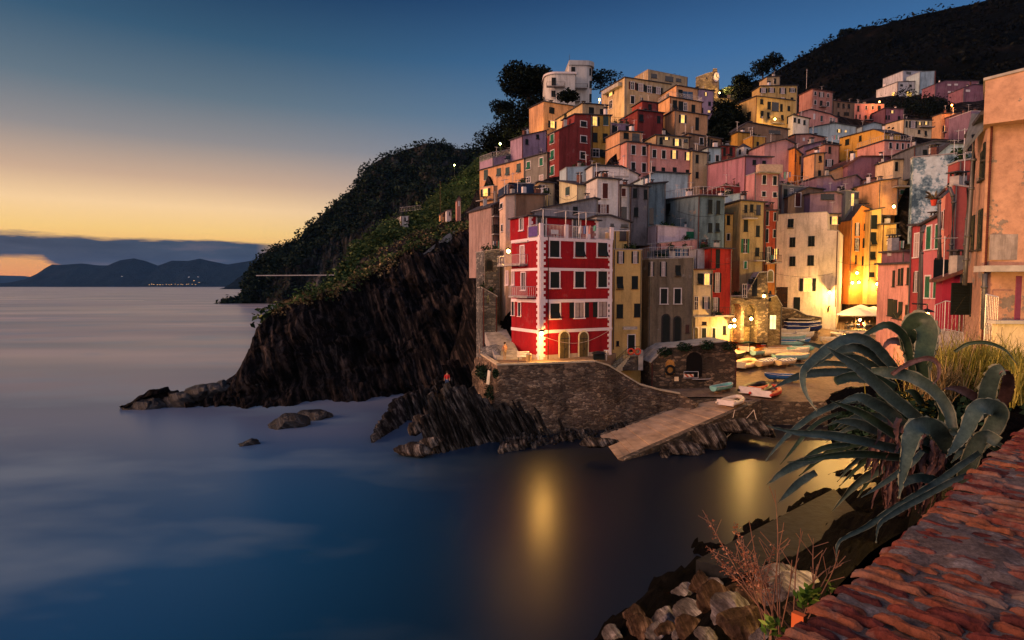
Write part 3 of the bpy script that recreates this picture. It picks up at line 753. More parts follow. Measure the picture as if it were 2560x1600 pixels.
# --- long ochre house and its neighbours
r=H('C','long ochre house with four dark windows and a pink front',[(185,1068),(590,962),(715,1000)],905,120,14,1310,OCHRE,'L:275,1110,46,66,d 430,1068,28,66,d 320,1248,46,66,d 442,1225,48,70,d|R:800,1040,36,80,d',face='L')
H('C','pink front house with four narrow windows right of the ochre wall',[(716,1095),(1062,1108)],None,111,8,1290,PINKL,'R:783,1155,30,74,f 865,1163,30,74,f 928,1163,26,72,f 993,1168,26,74,f')
roof_rail(.9,STEEL,.5)
H('C','cream house with yellow lit gable side and a dark balcony',[(690,912),(945,842)],1275,150,8,1150,CREAM,'R:975,900,22,72,d 1050,905,40,78,o 1130,892,20,40,Y 1205,888,22,38,Y 1122,990,28,44,d 1200,1010,28,66,d|L:765,940,30,16,n 815,945,30,16,n',face='L')
balcony(H.last[0],'C',1110,1275,940,lastface('R'),1.0)
H('C','lilac white rooftop house left of the cream lit gable',[(450,922),(590,880),(690,905)],None,147,4,960,BLUEW,'')
H('C','wide pink house with white corners under the left orange lamp',[(350,658),(712,665)],None,186,2,890,PINKL,'R:405,715,24,66,d 498,705,22,42,f 575,705,22,42,f 650,710,40,60,d 380,810,16,48,d 425,810,16,48,d 493,825,24,66,d 552,822,20,64,d 592,822,20,64,d 632,820,16,48,d 672,820,16,48,d',roof='par')
balcony(H.last[0],'C',470,620,858,lastface('R'),1.0)
H('C','dark crimson house with one lit window right of the wide pink house',[(720,712),(945,720)],None,180,2,890,PURP,'R:805,755,20,32,Y 735,820,22,50,d 768,820,20,50,d 885,830,30,50,d')
H('C','tan three storey house with two lit windows and an orange lamp on its roof',[(1392,775),(1612,772)],1280,166,6,1110,PEACH,'R:1440,860,30,68,d 1560,850,32,48,d 1437,955,32,70,Y 1555,950,35,74,Y 1430,1030,30,42,d 1548,1040,32,68,d')
balcony(H.last[0],'C',1395,1600,1000,lastface('R'),1.0)
H('C','dark red house with one wide lit window at the right edge',[(1612,770),(1732,775)],None,161,4,1120,PURP,'R:1672,805,48,60,Y 1640,900,24,50,f 1700,895,30,50,f 1660,1000,40,50,d')
H('C','little house with bright flat roof beside the leaning eave',[(1735,745),(1880,748)],None,150,2,1120,MAUVE,'R:1810,785,22,28,Y 1790,860,26,60,d',roof='white')
r=H('C','white hillside villa with glowing ground floor windows',[(868,402),(1300,385)],622,262,14,560,WHITE,'R:915,442,34,30,f 1020,447,34,32,f 1005,545,80,54,y|L:820,545,44,40,y 712,440,40,26,v')
H('C','',[(935,268),(1320,275)],700,270,14,420,(.45,.45,.5),'R:1000,295,70,30,n 1270,310,30,30,f',parent=r)
H('C','',[(1130,285),(1312,272)],None,262,10,520,BLUEW,'',parent=r,roof='par',chim=0)
H('C','purple house with pale closed shutters right of the white villa',[(1312,425),(1435,385),(1830,390)],None,250,5,560,PURP,'R:1480,435,42,22,v 1560,432,42,22,v 1480,520,36,22,v 1530,520,24,22,v 1610,520,40,22,v')
H('C','darker purple house half hidden behind the near wall',[(1648,470),(1760,432),(1895,438)],None,230,5,700,PURP,'R:1700,505,50,26,v')
# --- roofs in front of the ochre house
H('C','dark hipped roof house with one lit window in front of the ochre wall',[(280,1385),(425,1285),(1050,1280)],None,103,4,1500,PURP,'R:665,1385,38,66,Y',roof='tile')
H('C','small cream house with balcony door in the middle of the roofs',[(822,1322),(1055,1315)],None,99,4,1500,CREAM,'R:855,1400,34,110,D')
H('F','low peach gable house with two small dark windows',[(0,165),(215,80),(545,150)],None,104,4,240,PEACH,'R:452,145,42,48,d 518,140,28,38,d')
H('C','slate blue house with low roof left of the peeling white wall',[(1062,1165),(1300,1100),(1500,1110)],None,96,-8,1300,SLATEW,'R:1190,1235,50,66,d')
H('C','white house with sloping roof above the peeling blue white wall',[(1350,1245),(1490,1130),(1700,1135)],None,92,-8,1320,BLUEW,'')
# --- mauve roofs above the white harbour house
H('E','mauve roughcast house with stepped parapet',[(1900,205),(2060,190),(2100,245),(2362,180),(2425,235)],None,101,4,420,MAUVE,'',roof='slab')
H('E','dark brown house with rusted door above the white harbour house',[(1560,440),(1795,328),(1980,350)],None,99,6,600,BROWN,'R:1675,470,60,160,r',sink=1)
r=H('E','purple house with dark open porch',[(1820,400),(2110,378),(2235,420)],None,97.5,2,600,MAUVE,'R:2025,435,160,70,n',sink=1)
H('F','blue grey house with lit narrow doorway',[(255,360),(415,380)],None,97,6,500,SLATEW,'R:335,470,26,140,y 385,420,50,70,n',roof='par')
H('F','pink gabled house with brown shutter above the orange street',[(440,242),(600,215),(655,260)],None,103,4,400,PINK,'R:515,300,66,66,r')
H('F','mauve house with orange lit street wall',[(450,395),(735,328)],875,97.5,8,520,MAUVE,'L:500,380,40,40,n 548,380,40,36,n',face='L',sink=.5)
H('F','peach house with dark wooden balcony above the street lamp',[(650,250),(880,220)],None,95,2,420,PEACH,'')
balcony(H.last[0],'F',800,975,330,lastface('R'),1.4)
H('F','peach wall house with wooden balconies right of the street lamp',[(865,335),(1075,300)],None,99,2,760,PEACH,'R:930,380,60,50,g 905,560,50,110,d 930,700,60,110,n',sink=1)
for yy in (430,600): balcony(H.last[0],'F',865,1020,yy+30,lastface('R'),1.2,WOOD_)
H('F','orange lit narrow house with open shutters in the alley',[(318,700),(440,533),(545,580)],None,95.5,4,1480,ORANGE,'R:392,820,26,150,o 480,790,20,80,d 388,1000,26,150,o 468,978,24,110,d 375,1175,20,100,d 455,1190,20,110,d')
H('F','yellow orange house with large dark windows in the alley',[(545,600),(690,572)],None,94.5,4,1480,YEL,'R:592,730,70,160,d 582,930,68,155,d 573,1130,64,96,d 565,1352,58,56,d')
H('F','golden house with black balcony at the corner of the alley',[(690,762),(862,752)],None,93.5,0,1300,YEL,'R:780,970,60,46,w')
balcony(H.last[0],'F',745,855,905,lastface('R'),1.0)
# --- roofs and walls around the red house
H('D','pale blue rooftop house with low gable',[(2020,305),(2170,240),(2560,262)],None,90,8,400,BLUEW,'')
r=H('D','weathered teal house with big dark openings right of the grey stained house',[(2088,378),(2290,362)],None,83.5,10,870,TEAL,'R:2120,760,52,190,n|',age=.9,near=True)
H('E','blue grey stone house with roof terrace and flaking front',[(112,478),(508,425)],812,78.5,16,930,TEAL,'L:148,585,44,140,d|R:640,550,48,160,d 735,560,44,160,d 640,800,46,110,d 725,800,44,110,d',face='L',age=.9)
_rr=H.last
roof_rail(1.1,STEEL,.6)
H('D','grey stained house with dark windows between white and teal houses',[(1865,395),(2088,415)],None,82,8,840,(.16,.15,.17),'R:1925,485,48,110,d 2050,500,42,112,d 1938,710,50,110,d',age=.9)
H('D','blue white upper house with stepped wall above the yellow window house',[(1112,185),(1425,168)],1035,97,12,360,BLUEW,'',roof='par')
H('D','white house with brown shutter under the salmon row',[(1420,162),(1760,172),(1972,272)],None,94,8,420,WHITE,'R:1480,265,66,66,r',roof='slab')
H('D','pale yellow house with grey blue shutters and a peeling pink front',[(1032,345),(1245,388)],1492,80,20,620,(.60,.55,.36),'L:1130,465,60,100,b|R:1425,465,30,84,o',face='L',age=.6,near=True)
H('D','white house with long brown shutters behind the red house',[(1480,308),(1745,330)],1290,76,12,790,WHITE,'R:1572,460,62,180,r 1550,675,56,110,k',age=.5)
balcony(H.last[0],'D',1570,1850,300,(P(*zp('D',1570,300),84),Vector((1,0,0)),Vector((0,-1,0))),.3,STEEL)
H('D','narrow white house with brown shutter left of the grey stained house',[(1747,398),(1868,405)],None,78,10,800,WHITE,'R:1790,478,48,92,r 1795,722,66,150,n')
r=H('D','grey plaster house with sloping roof directly behind the red house',[(715,715),(830,668),(1440,548),(1490,560)],None,72,14,790,(.24,.24,.28),'R:1220,692,56,92,d',age=.8)
H('D','brown house behind the cream tower house',[(522,502),(862,506)],None,71.5,16,800,BROWN,'',depth=8)
H('D','tall cream house with pink front left of the red house',[(396,512),(520,500)],326,70,16,1700,(.64,.46,.36),'L:350,640,30,60,f 358,900,20,80,f',roof='slab')
H('D','orange strip house between the brown house and the yellow window house',[(862,500),(915,512)],None,76,10,660,YEL,'',roof='par')
H('D','navy flat roofed box house above the brown house',[(440,368),(745,378)],None,84,14,560,(.02,.035,.08),'',roof='par')
H('D','small tan house with shuttered window behind the navy box',[(795,355),(975,372)],None,88,14,620,BEIGE,'R:868,455,38,60,o')
H('D','wooden balcony house stacked above the stone ruin',[(232,640),(325,595)],None,76,28,1200,(.36,.24,.22),'R:285,670,56,110,n 285,900,56,90,n',roof='slab')
for yy in (770,980): balcony(H.last[0],'D',232,330,yy,lastface('R'),.7)
# --- waterfront row
r=H('D','slim yellow house between the red house and the grey harbour house',[(1668,1150),(2010,1160)],None,66,12,2560,YEL,'R:1755,1245,36,140,o 1925,1245,36,140,o 1745,1545,76,152,d 1922,1540,74,150,d 1745,1878,76,160,d 1950,1868,74,158,d 1720,2260,34,58,n 1880,2260,80,200,D',age=.4,roof='par')
b=MB(); b.box(P(*zp('D',1780,2095),65.2),Vector((1.55,.3,0)),Vector((0,-.5,0)),Vector((0,0,.3))); b.build('porch_hood',COPING,r)
k=H('D','yellow rooftop kiosk with parapet above the slim yellow house',[(1680,935),(1850,935)],None,68,12,1160,YEL,'R:1785,980,84,130,n',roof='white',chim=0)
r=H('H','grey brown harbour house with paired dark doors',[(-82,40),(445,22)],None,69,12,1010,(.17,.135,.10),'R:85,155,34,165,o 258,175,62,130,d -58,155,30,165,o 92,475,78,178,f 253,475,76,176,f 115,860,76,330,a 250,870,66,300,a 370,860,44,98,n',age=.75,roof='par')
roof_rail(1.2,STEEL,.5)
H('E','greenhouse terrace room above the grey brown house',[(190,1050),(395,1045)],None,73,12,1180,SLATEW,'R:290,1100,180,80,p',roof='par',chim=0)
r=H('H','red and cream harbour house with lit bay window',[(640,-90),(898,-80)],None,75,6,1010,(.40,.03,.02),'R:730,30,50,220,d 722,315,40,225,o 702,590,40,190,o',roof='slab')
H('H','',[(448,165),(672,165)],None,73.6,6,1010,CREAM,'R:520,270,60,130,d 600,275,56,130,Y 475,558,36,150,w 590,555,36,140,o',parent=r,roof='tile',chim=0,depth=3)
H('H','',[(446,722),(887,722)],None,73.4,6,1010,CREAM,'R:565,935,52,165,D 682,920,38,140,D 808,875,40,100,n 570,795,56,40,n 472,930,40,170,A',parent=r,roof='par',chim=0,depth=4)
balcony(r,'H',655,890,712,lastface('R'),.9)
H('E','pinkish white house with long blank wall behind the harbour row',[(40,985),(610,928)],None,78,8,1180,PINKL,'R:452,1130,44,110,d',roof='par')
H('E','lilac white house with green garage door under the stone house',[(0,772),(335,800),(520,842)],None,79,6,1000,(.5,.4,.46),'R:432,888,150,84,E',roof='par',near=False)
H('E','white house with railing terrace between pink wall and red house',[(470,1060),(640,1055)],None,76.5,6,1300,WHITE,'',roof='par')
H('E','narrow yellow house with wrought balconies left of the olive tower house',[(820,640),(985,650)],None,82,4,1760,YEL,'R:855,710,38,110,d 937,720,34,110,d 853,910,34,80,f 937,940,38,105,f 935,1230,50,110,o')
H('E','pale blue terrace wall house above the narrow yellow house',[(820,422),(1005,395)],None,87,4,640,BLUEW,'R:905,560,150,60,p',roof='par')
r=H('E','olive tower house with green shutters and stained walls',[(1005,482),(1290,505)],985,80,8,1700,OLIVE,'R:1060,775,50,138,d 1202,840,44,128,d 1052,1015,40,165,q 1195,1085,48,100,d 1055,1240,34,84,g 1060,575,34,90,d 1130,570,40,90,d 1210,590,50,120,n',age=.7)
balcony(r,'E',1155,1252,1198,lastface('R'),.8); balcony(r,'E',1020,1165,700,lastface('R'),.8)
r=H('E','narrow red house with tall white framed shutters',[(1288,602),(1432,598)],None,86,0,1240,(.42,.07,.035),'R:1315,690,30,168,f 1405,670,30,100,f 1312,895,30,160,f 1398,870,30,95,f 1330,1120,34,180,o 1412,1110,30,120,Y')
balcony(r,'E',1360,1455,1220,lastface('R'),.8)
H('E','orange plastered house foot below the narrow red house',[(1296,1230),(1425,1226)],None,85.5,0,1720,ORANGE,'R:1350,1370,60,130,A',roof='par',chim=0)
H('E','white harbour house with closed green shutters and a yellow lamp',[(1425,648),(2020,615),(2024,830),(2155,840)],2312,92,-32,1950,(.60,.50,.44),'R:1592,750,70,108,d 1612,970,70,112,d 1836,957,78,118,d 1612,1195,72,112,d 1827,1185,78,118,d 1792,1475,84,150,Y 1480,1620,150,240,n 1662,1720,78,200,D|S:2250,945,26,110,d 2240,1180,24,106,d 2225,1455,30,180,o',roof='par',age=.6)
WHITE_H = H.last
H('E','penthouse with yellow lit window on the white harbour house',[(2022,640),(2160,640)],2310,92.5,-8,840,BEIGE,'R:2110,715,60,92,Y',roof='slab')
# ------------------------------------------------------------ right hand street row, running towards the camera
H('C','large peeling blue white wall house above the street terrace',[(1058,1295),(1800,1228)],None,60,-20,1950,(.40,.50,.54),'',roof='par',age=.0,mat=None,depth=1.0)
_w = H.last[0]
m, n, l, b = nt('peeling_blue_white_wall'); co = coords(n)
pt = noise_node(n, l, co, .35, 8, .72); fi = noise_node(n, l, co, 2.5, 5, .7)
c = ramp(n, l, pt, [(.44, (.045,.085,.12)), (.50, (.20,.30,.35)), (.53, (.50,.58,.60)), (.8, (.58,.64,.66))])
c = mix(n, l, 1.0, c, ramp(n, l, fi, [(.3, (.75,)*3), (.6, (1.05,)*3)]), 'MULTIPLY'); l.new(c, b.inputs['Base Color']); b.inputs['Roughness'].default_value = .9; bump(n, l, b, pt, .5, .1)
for ch in _w.children:
    if ch.name.startswith('wall'): ch.data.materials[0] = m
r=H('F','lilac balcony house at the harbour end of the pink street row',[(690,1100),(955,1082)],1045,55.5,-104,1300,PURP,'',roof='slab')
r=H('F','salmon pink house end with long dark shutters at the harbour corner',[(640,1240),(1035,1225)],None,56,-104,2200,PINKL,'R:826,1400,26,190,d 890,1380,22,190,d 925,1375,26,200,d 997,1370,28,200,d 785,1740,60,200,d 840,1760,50,220,d 905,1780,46,210,d 990,1820,56,220,d',roof='slab')
H('F','crimson house with peeling paint and open shutters in the street row',[(1040,780),(1165,770)],None,48,-104,2200,(.36,.05,.06),'R:1100,1010,50,270,c 1095,1440,26,240,o',roof='slab')
H('F','rose pink house with green shutters in white frames',[(1167,775),(1385,655)],None,46,-104,2200,(.48,.14,.16),'R:1243,920,54,270,g 1345,905,46,280,g 1228,1500,56,250,g 1320,1510,40,240,g',roof='slab',age=.3)
H('F','tall salmon house with curved eave and thin shutters',[(1387,440),(1530,300)],None,42.9,-104,2200,(.62,.26,.20),'R:1405,710,14,200,r 1432,700,14,230,r 1467,680,26,290,r 1380,1270,150,240,n',roof='slab',age=.3)
r=H('F','maroon side wall house between two drainpipes',[(1535,300),(1740,330)],None,40.5,-14,2200,(.30,.07,.065),'',roof='par',age=.5,depth=1.2)
H('F','upper maroon wall house with thick rim under the leaning eave',[(1585,20),(1765,-10)],None,41.5,-14,330,(.32,.08,.075),'',roof='par',age=.5,depth=1.5,sink=.5)
H('F','low crimson lean-to house with big black shutters beside the railing',[(1400,1420),(1650,1330)],None,31,-22,2200,(.30,.02,.05),'',roof='tile',age=.2,depth=1.2)
b=MB()
# big open black shutters
for x1,x2,y1,y2,Y in [(1295,1460,1175,1440,33.5),(1500,1720,1450,1830,26.5),(1725,1770,1450,1850,26.3),(1785,1830,1450,1860,26)]:
    b=MB(); a=P(*zp('F',x1,y2),Y); c_=P(*zp('F',x2,y2),Y); t_=P(*zp('F',x1,y1),Y); b.box(a, c_-a, Vector((0,.06,0)), Vector((0,0,t_.z-a.z)))
    b.build('black_shutter', SHUT_D, H.last[0])
# nearest house on the right
r=H('F','nearest peach house with peeling orange wall at the right edge',[(1940,-520),(4200,-640)],1765,24.5,-30,2300,(.66,.36,.20),'L:1880,60,50,330,d 1765,860,30,400,d 1850,820,44,460,d 1900,-100,20,200,d',roof='slab',age=.9,depth=9,near=True)
NEAR = H.last
root, C0, u, v, prof, ev, fc = NEAR
H('F','',[(1905,-938),(2362,-1053),(4200,-1500)],None,24.1,-38,-480,(.60,.27,.14),'',roof='par',chim=0,depth=3,parent=root,sink=.2)
m = plaster((.60,.27,.14), .5); 
m2, n, l, b = nt('peeling_orange_plaster_wall'); co = coords(n)
pt = noise_node(n, l, co, .55, 8, .72); fi = noise_node(n, l, co, 3.0, 5, .75); bg = noise_node(n, l, co, .25, 4, .6)
c = ramp(n, l, bg, [(.35, (.33,.18,.125)), (.65, (.48,.28,.20))])
c = mix(n, l, ramp(n, l, pt, [(.555, 0.0), (.57, 1.0)]), c, (.20,.16,.14))
c = mix(n, l, 1.0, c, ramp(n, l, fi, [(.3, (.7,)*3), (.6, (1.08,)*3)]), 'MULTIPLY'); l.new(c, b.inputs['Base Color']); b.inputs['Roughness'].default_value = .9; bump(n, l, b, pt, .6, .06)
for ch in root.children:
    if ch.name.startswith('wall'): ch.data.materials[0] = m2
def slabpx(par, name, x1, y1, x2, y2, Y1, Y2, hpx, out, mat, zone='F'):
    a = P(*zp(zone,x1,y1),Y1); c_ = P(*zp(zone,x2,y2),Y2); b = MB(); hh = hpx/4.724/F*Y1
    c_.z = a.z if abs(c_.z-a.z) < .4 else c_.z
    dd = (c_-a); nn = Vector((dd.y, -dd.x, 0)).normalized()
    b.box(a+nn*out, dd, -nn*out, UP*hh); return b.build(name, mat, par)
# ledge, eave and cream band on the near house
slabpx(root,'ledge',1765,1325,2600,1290,24.4,23.8,70,.9,COPING)
b=MB(); a=P(*zp('F',1945,-95),24.2)
e0=[P(*zp('C',1745,835),22.5),P(*zp('C',1985,775),24.3),P(*zp('C',1985,850),24.3),P(*zp('C',1640,1250),20.5)]
e1=[P(*zp('C',1745,815),22.5),P(*zp('C',1985,770),24.3)]
def plate(pts, th, name, mat, par, base=None):
    b=MB(); b.extr([Vector(p) for p in pts], Vector((0,0,th))); return b.build(name, mat, par, base)
rf=MB()
q=[C0+UP*0-u*0, ]
rf.extr([P(*zp('C',1985,850),24.45),P(*zp('C',1985,780),26.0),P(*zp('C',1742,822),27.0),P(*zp('C',1640,1252),26.0)], Vector((0,0,.18)))
rf.build('eave', simple('sheet_metal_eave', (.16,.17,.18), .45, .5, var=.4), root)
b=MB(); b.box(P(*zp('F',1945,1180),24.3), P(*zp('F',2600,1180),23.7)-P(*zp('F',1945,1180),24.3), Vector((0,-.06,0)), UP*(300/4.724/F*24)); b.build('grey_render_band', plaster((.40,.34,.33), .8), root)
b=MB(); b.box(P(*zp('I',2240,800),23.9), Vector((3,0,0)), Vector((0,-.05,0)), UP*(560/4.724/F*24)); b.build('purple_panel', plaster((.22,.05,.10), .3), root)
# thick drainpipes
for lab,pts,r_,Y in [('bent grey drainpipe beside the near peach house',[(1770,-300),(1765,0),(1740,340),(1700,900),(1680,1180),(1662,1480)],.085,25.5),
    ('second grey drainpipe on the maroon side wall',[(1700,330),(1690,700),(1665,1000),(1650,1400)],.06,26.5),
    ('drainpipe on the tall salmon house',[(1480,320),(1520,420),(1530,500),(1505,1000),(1485,1370)],.09,33.5),
    ('drainpipe in front of the rose pink house',[(1480,350),(1380,440),(1358,510),(1362,900),(1372,1170)],.09,36),
    ('dark drainpipe between crimson and rose houses',[(1190,770),(1160,850),(1150,1100),(1145,1900)],.10,39),
    ('pale drainpipe under the grey ledge',[(1900,1340),(1895,1500),(1880,2000)],.09,23.6)]:
    W3=[P(*zp('F',x,y),Y) for x,y in pts]; b=MB(); b.tube(W3, r_, 0, 8)
    for q in W3[1:-1]: b.tube([q-UP*.05,q+UP*.05], r_*1.35, 0, 8)
    tag(b.build('drainpipe', PIPE, base=W3[-1], smooth=True), lab, 'drainpipe')
# balcony railing and wall near the lower right
def freerail(pts, label, h=1.0, mat=None, name='railing', step=.14):
    b=MB()
    for p,q in zip(pts, pts[1:]):
        b.bar(p+UP*h, q+UP*h, .025); b.bar(p+UP*.08, q+UP*.08, .018); L=(q-p).length; k=max(1,int(L/step))
        for i in range(k+1): z=p.lerp(q,i/k); b.bar(z, z+UP*h, .008 if i%8 else .025)
    return tag(b.build(name, mat or STEEL, base=pts[0]), label, 'railing')
freerail([P(*zp('I',1300,915),30), P(*zp('I',1420,880),29), P(*zp('I',1640,925),27.5)], 'pale iron railing on the ledge behind the upright agave leaf', 1.1*1.3,step=.26)
freerail([P(*zp('I',1890,1040),22.8), P(*zp('I',2030,1100),21.8)], 'blue grey railing beside the plastered parapet wall', 1.9)
b=MB(); a=P(*zp('I',2030,1300),21.5); b.box(a, Vector((4.5,-.4,0)), Vector((0,.25,0)), UP*((1300-800)/4.724/F*21.5)); 
o=thing('parapet_wall', a, 'cream plastered parapet wall at the right edge behind the grass', 'wall'); b.build('wall', plaster((.60,.47,.30), .6), o)
b=MB(); b.box(P(*zp('I',2005,800),21.45)+Vector((0,-.08,0)), Vector((4.6,-.4,0)), Vector((0,.42,0)), UP*.12); b.build('coping', COPING, o)
b=MB(); a=P(*zp('I',1290,1050),31); c_=P(*zp('I',1660,1040),28); b.box(a-UP*1.5, c_-a, Vector((.5,3,0)), UP*(1.5+(1050-930)/4.724/F*31)); tag(b.build('street_ledge', COPING, base=a), 'grey concrete ledge carrying the pale iron railing', 'ledge')
# ------------------------------------------------------------ white tower house with rounded corners (skyline)
def round_block(par, cx, cy, zb, zt, hx, hy, rz, rad, mat, name='wall', corners=(1,1,1,1)):
    b=MB(); pts=[]
    for k,(sx,sy) in enumerate([(-1,-1),(1,-1),(1,1),(-1,1)]):
        rr = rad if corners[k] else .05
        for i in range(7):
            an = math.pi+k*math.pi/2+i*math.pi/12
            pts.append(Vector((sx*(hx-rr)+math.cos(an)*rr, sy*(hy-rr)+math.sin(an)*rr, 0)))
    R_ = [Vector((p.x*math.cos(rz)-p.y*math.sin(rz)+cx, p.x*math.sin(rz)+p.y*math.cos(rz)+cy, zb)) for p in pts]
    b.extr(R_, UP*(zt-zb)); return b.build(name, mat, par, smooth=False)
tb=P(*zp('A',1270,660),160)
r=thing('tower_house', tb-UP*6, 'white modernist tower house with rounded corners on the skyline by the pines', 'house')
wm=plaster((.52,.50,.48), .5)
Y=160; k=Y/F/4.724
tz=P(*zp('A',1270,205),Y).z
round_block(r, P(*zp('A',1276,400),Y).x, Y+5, tb.z-8, tz, 141*k, 5, RAD(3), 2.2, wm, corners=(0,1,1,0))
round_block(r, P(*zp('A',1276,400),Y).x+.3, Y+5, tz+.002, P(*zp('A',1270,150),Y).z, 141*k+.3, 5.3, RAD(3), 2.4, plaster((.40,.40,.40), .6), 'attic_band', (0,1,1,0))
wz=P(*zp('A',1020,322),Y-2).z
round_block(r, P(*zp('A',1025,400),Y-1).x, Y+2.5, tb.z-8, wz, 168*k, 5.5, RAD(3), 3.2, wm, 'wing', (1,0,0,1))
round_block(r, P(*zp('A',1025,400),Y-1).x, Y+2.5, wz+.002, wz+.5, 168*k+.35, 5.8, RAD(3), 3.4, TRIM, 'wing_roof', (1,0,0,1))
for x,y,w_,h_,Yf,t in [(1195,265,46,80,Y-.15,'d'),(1395,280,26,80,Y+.6,'d'),(965,405,50,105,Y-3.05,'d'),(962,545,50,80,Y-3.05,'f'),(1203,430,34,100,Y-.1,'d'),(1400,430,26,80,Y+.6,'d'),(1200,585,34,100,Y-.1,'d'),(1400,590,26,90,Y+.6,'d')]:
    window(r, P(*zp('A',x,y),Yf), Vector((math.cos(RAD(3)),math.sin(RAD(3)),0)), Vector((math.sin(RAD(3)),-math.cos(RAD(3)),0)), w_*k, h_*k, t, False, random.Random(1))
for x1,x2,y,Yf in [(880,1095,470,Y-3),(1190,1360,490,Y-.1),(1200,1270,640,Y-.1)]:
    balcony(r,'A',x1,x2,y,(P(*zp('A',x1,y),Yf),Vector((1,0,0)),Vector((0,-1,0))),1.2)
b=MB(); q=P(*zp('A',1150,150),Y+4); b.bar(q-UP, q+UP*1.6, .05); b.build('antenna', IRON, r)
TERR += [(tb.x, 165, tb.z-2),(tb.x-12,168,tb.z-4),(tb.x+10,168,tb.z-3)]
# small stone ruin left of the red house, and sea side wall below it
STONE = masonry('grey_stonework', (.10,.10,.105), (.30,.28,.26), (.06,.055,.05), 1.5)
STONEW = masonry('brown_stonework', (.10,.075,.055), (.34,.26,.18), (.07,.055,.045), 1.5)
H('D','grey stone ruin with an arched window above the sea stairs',[(135,1175),(245,1160),(330,1155)],None,70,20,2300,GREY,'R:202,1335,62,110,a',roof='par',mat=STONE,chim=0,depth=3)
H('G','narrow stone house wall rising beside the sea stairs',[(28,378),(205,480)],None,68,10,1040,GREY,'R:92,510,12,90,n',roof='par',mat=STONE,chim=0,depth=4)
# castle ruin with clock, and the church spire behind
CAST = masonry('castle_stonework', (.14,.11,.08), (.36,.28,.18), (.08,.06,.05), .8)
r=H('B','ruined stone castle with a clock face on its lit tower',[(470,255),(600,205),(665,190),(672,152),(722,150),(728,205),(740,240)],None,200,-20,500,BROWN,'R:600,260,14,20,n',roof='par',mat=CAST,chim=0,name='castle_ruin',cat='castle',depth=12)
b=MB(); cc=P(*zp('B',714,248),197.5); pr=[cc+Vector((math.cos(i*.628)*.9,0,math.sin(i*.628)*1.5)) for i in range(10)]; b.extr(pr, Vector((0,.2,0))); o=b.build('clock', TRIM, r)
b=MB(); b.bar(cc+Vector((0,-.05,0)), cc+Vector((.1,-.05,1.1)), .1); b.bar(cc+Vector((0,-.05,0)), cc+Vector((.6,-.05,-.1)), .1); b.build('clock_hands', IRON, o)
q=P(*zp('B',885,480),235); r=thing('bell_tower', q-UP*12, 'small church bell tower with a pointed spire in the saddle of the hill', 'tower')
sc=235/F/4.724
b=MB(); b.cbox(q-UP*12, 60*sc, 60*sc, 12+75*sc, 0, .3); b.build('wall', CAST, r)
b=MB(); b.lathe(q+UP*75*sc, [(34*sc,0),(20*sc,10*sc),(2*sc,62*sc)], 8); b.build('spire', SLATE, r)
for dx in (-.35,.35):
    b=MB(); b.extr(arch_poly(q+Vector((dx*40*sc,-31*sc,45*sc)), Vector((1,0,0)), 14*sc, 40*sc), Vector((0,-.1,0))); b.build('bell_opening', TRIM_D, r)
q=P(*zp('B',1030,1180),113); r=thing('bell_turret', q-UP*6, 'little pale bell turret with dark pyramid roof among the ochre houses', 'turret'); sc=113/F/4.724
b=MB(); b.cbox(q-UP*6, 110*sc, 110*sc, 6+90*sc, 0, .5); b.build('wall', plaster(WHITE,.4), r)
b=MB(); c_=q+UP*90*sc; vv=[c_+Vector((math.cos(.5+RAD(45+90*i))*85*sc, math.sin(.5+RAD(45+90*i))*85*sc, 0)) for i in range(4)]+[c_+UP*55*sc]; b.add(vv,[(0,1,4),(1,2,4),(2,3,4),(3,0,4),(3,2,1,0)]); b.build('pyramid_roof', SLATE, r)
for s_,a_ in ((-.1,.5),(1,.5-RAD(90))):
    dd=Vector((math.cos(a_),math.sin(a_),0)); nn=Vector((dd.y,-dd.x,0)); 
    b=MB(); b.extr(arch_poly(q+UP*40*sc+nn*55*sc, dd, 30*sc, 62*sc), nn*.06); b.build('arched_opening', TRIM_D, r)
TERR += [(q.x,q.y,q.z-4)]

# ------------------------------------------------------------ the red house
REDM = plaster(RED, .42); R2 = plaster((.40,.012,.025), .25)
Y=60; th=RAD(30); u=Vector((math.cos(th),math.sin(th),0)); v=Vector((-u.y,u.x,0)); nR=-v; nL=-u
Cr=P(1350,592,Y); X1=on_plane(1530,592,Cr,u); wR=(X1-Cr).length; zt=Cr.z; 
zg0=P(1350,903,Y).z
B0=P(1350,903,Y)
Lk=on_plane(1279,592,Cr,v); wL=(Lk-Cr).length
def rz(y): return P(1350,y,Y).z
r=thing('red_house', (B0.x,B0.y,zg0-1.0), 'bright red corner house with white quoins and bands above the sea wall', 'house')
b=MB(); b.box(Vector((Cr.x,Cr.y,zg0-3)), u*wR, v*wL, UP*(zt-zg0+3)); b.build('wall', REDM, r)
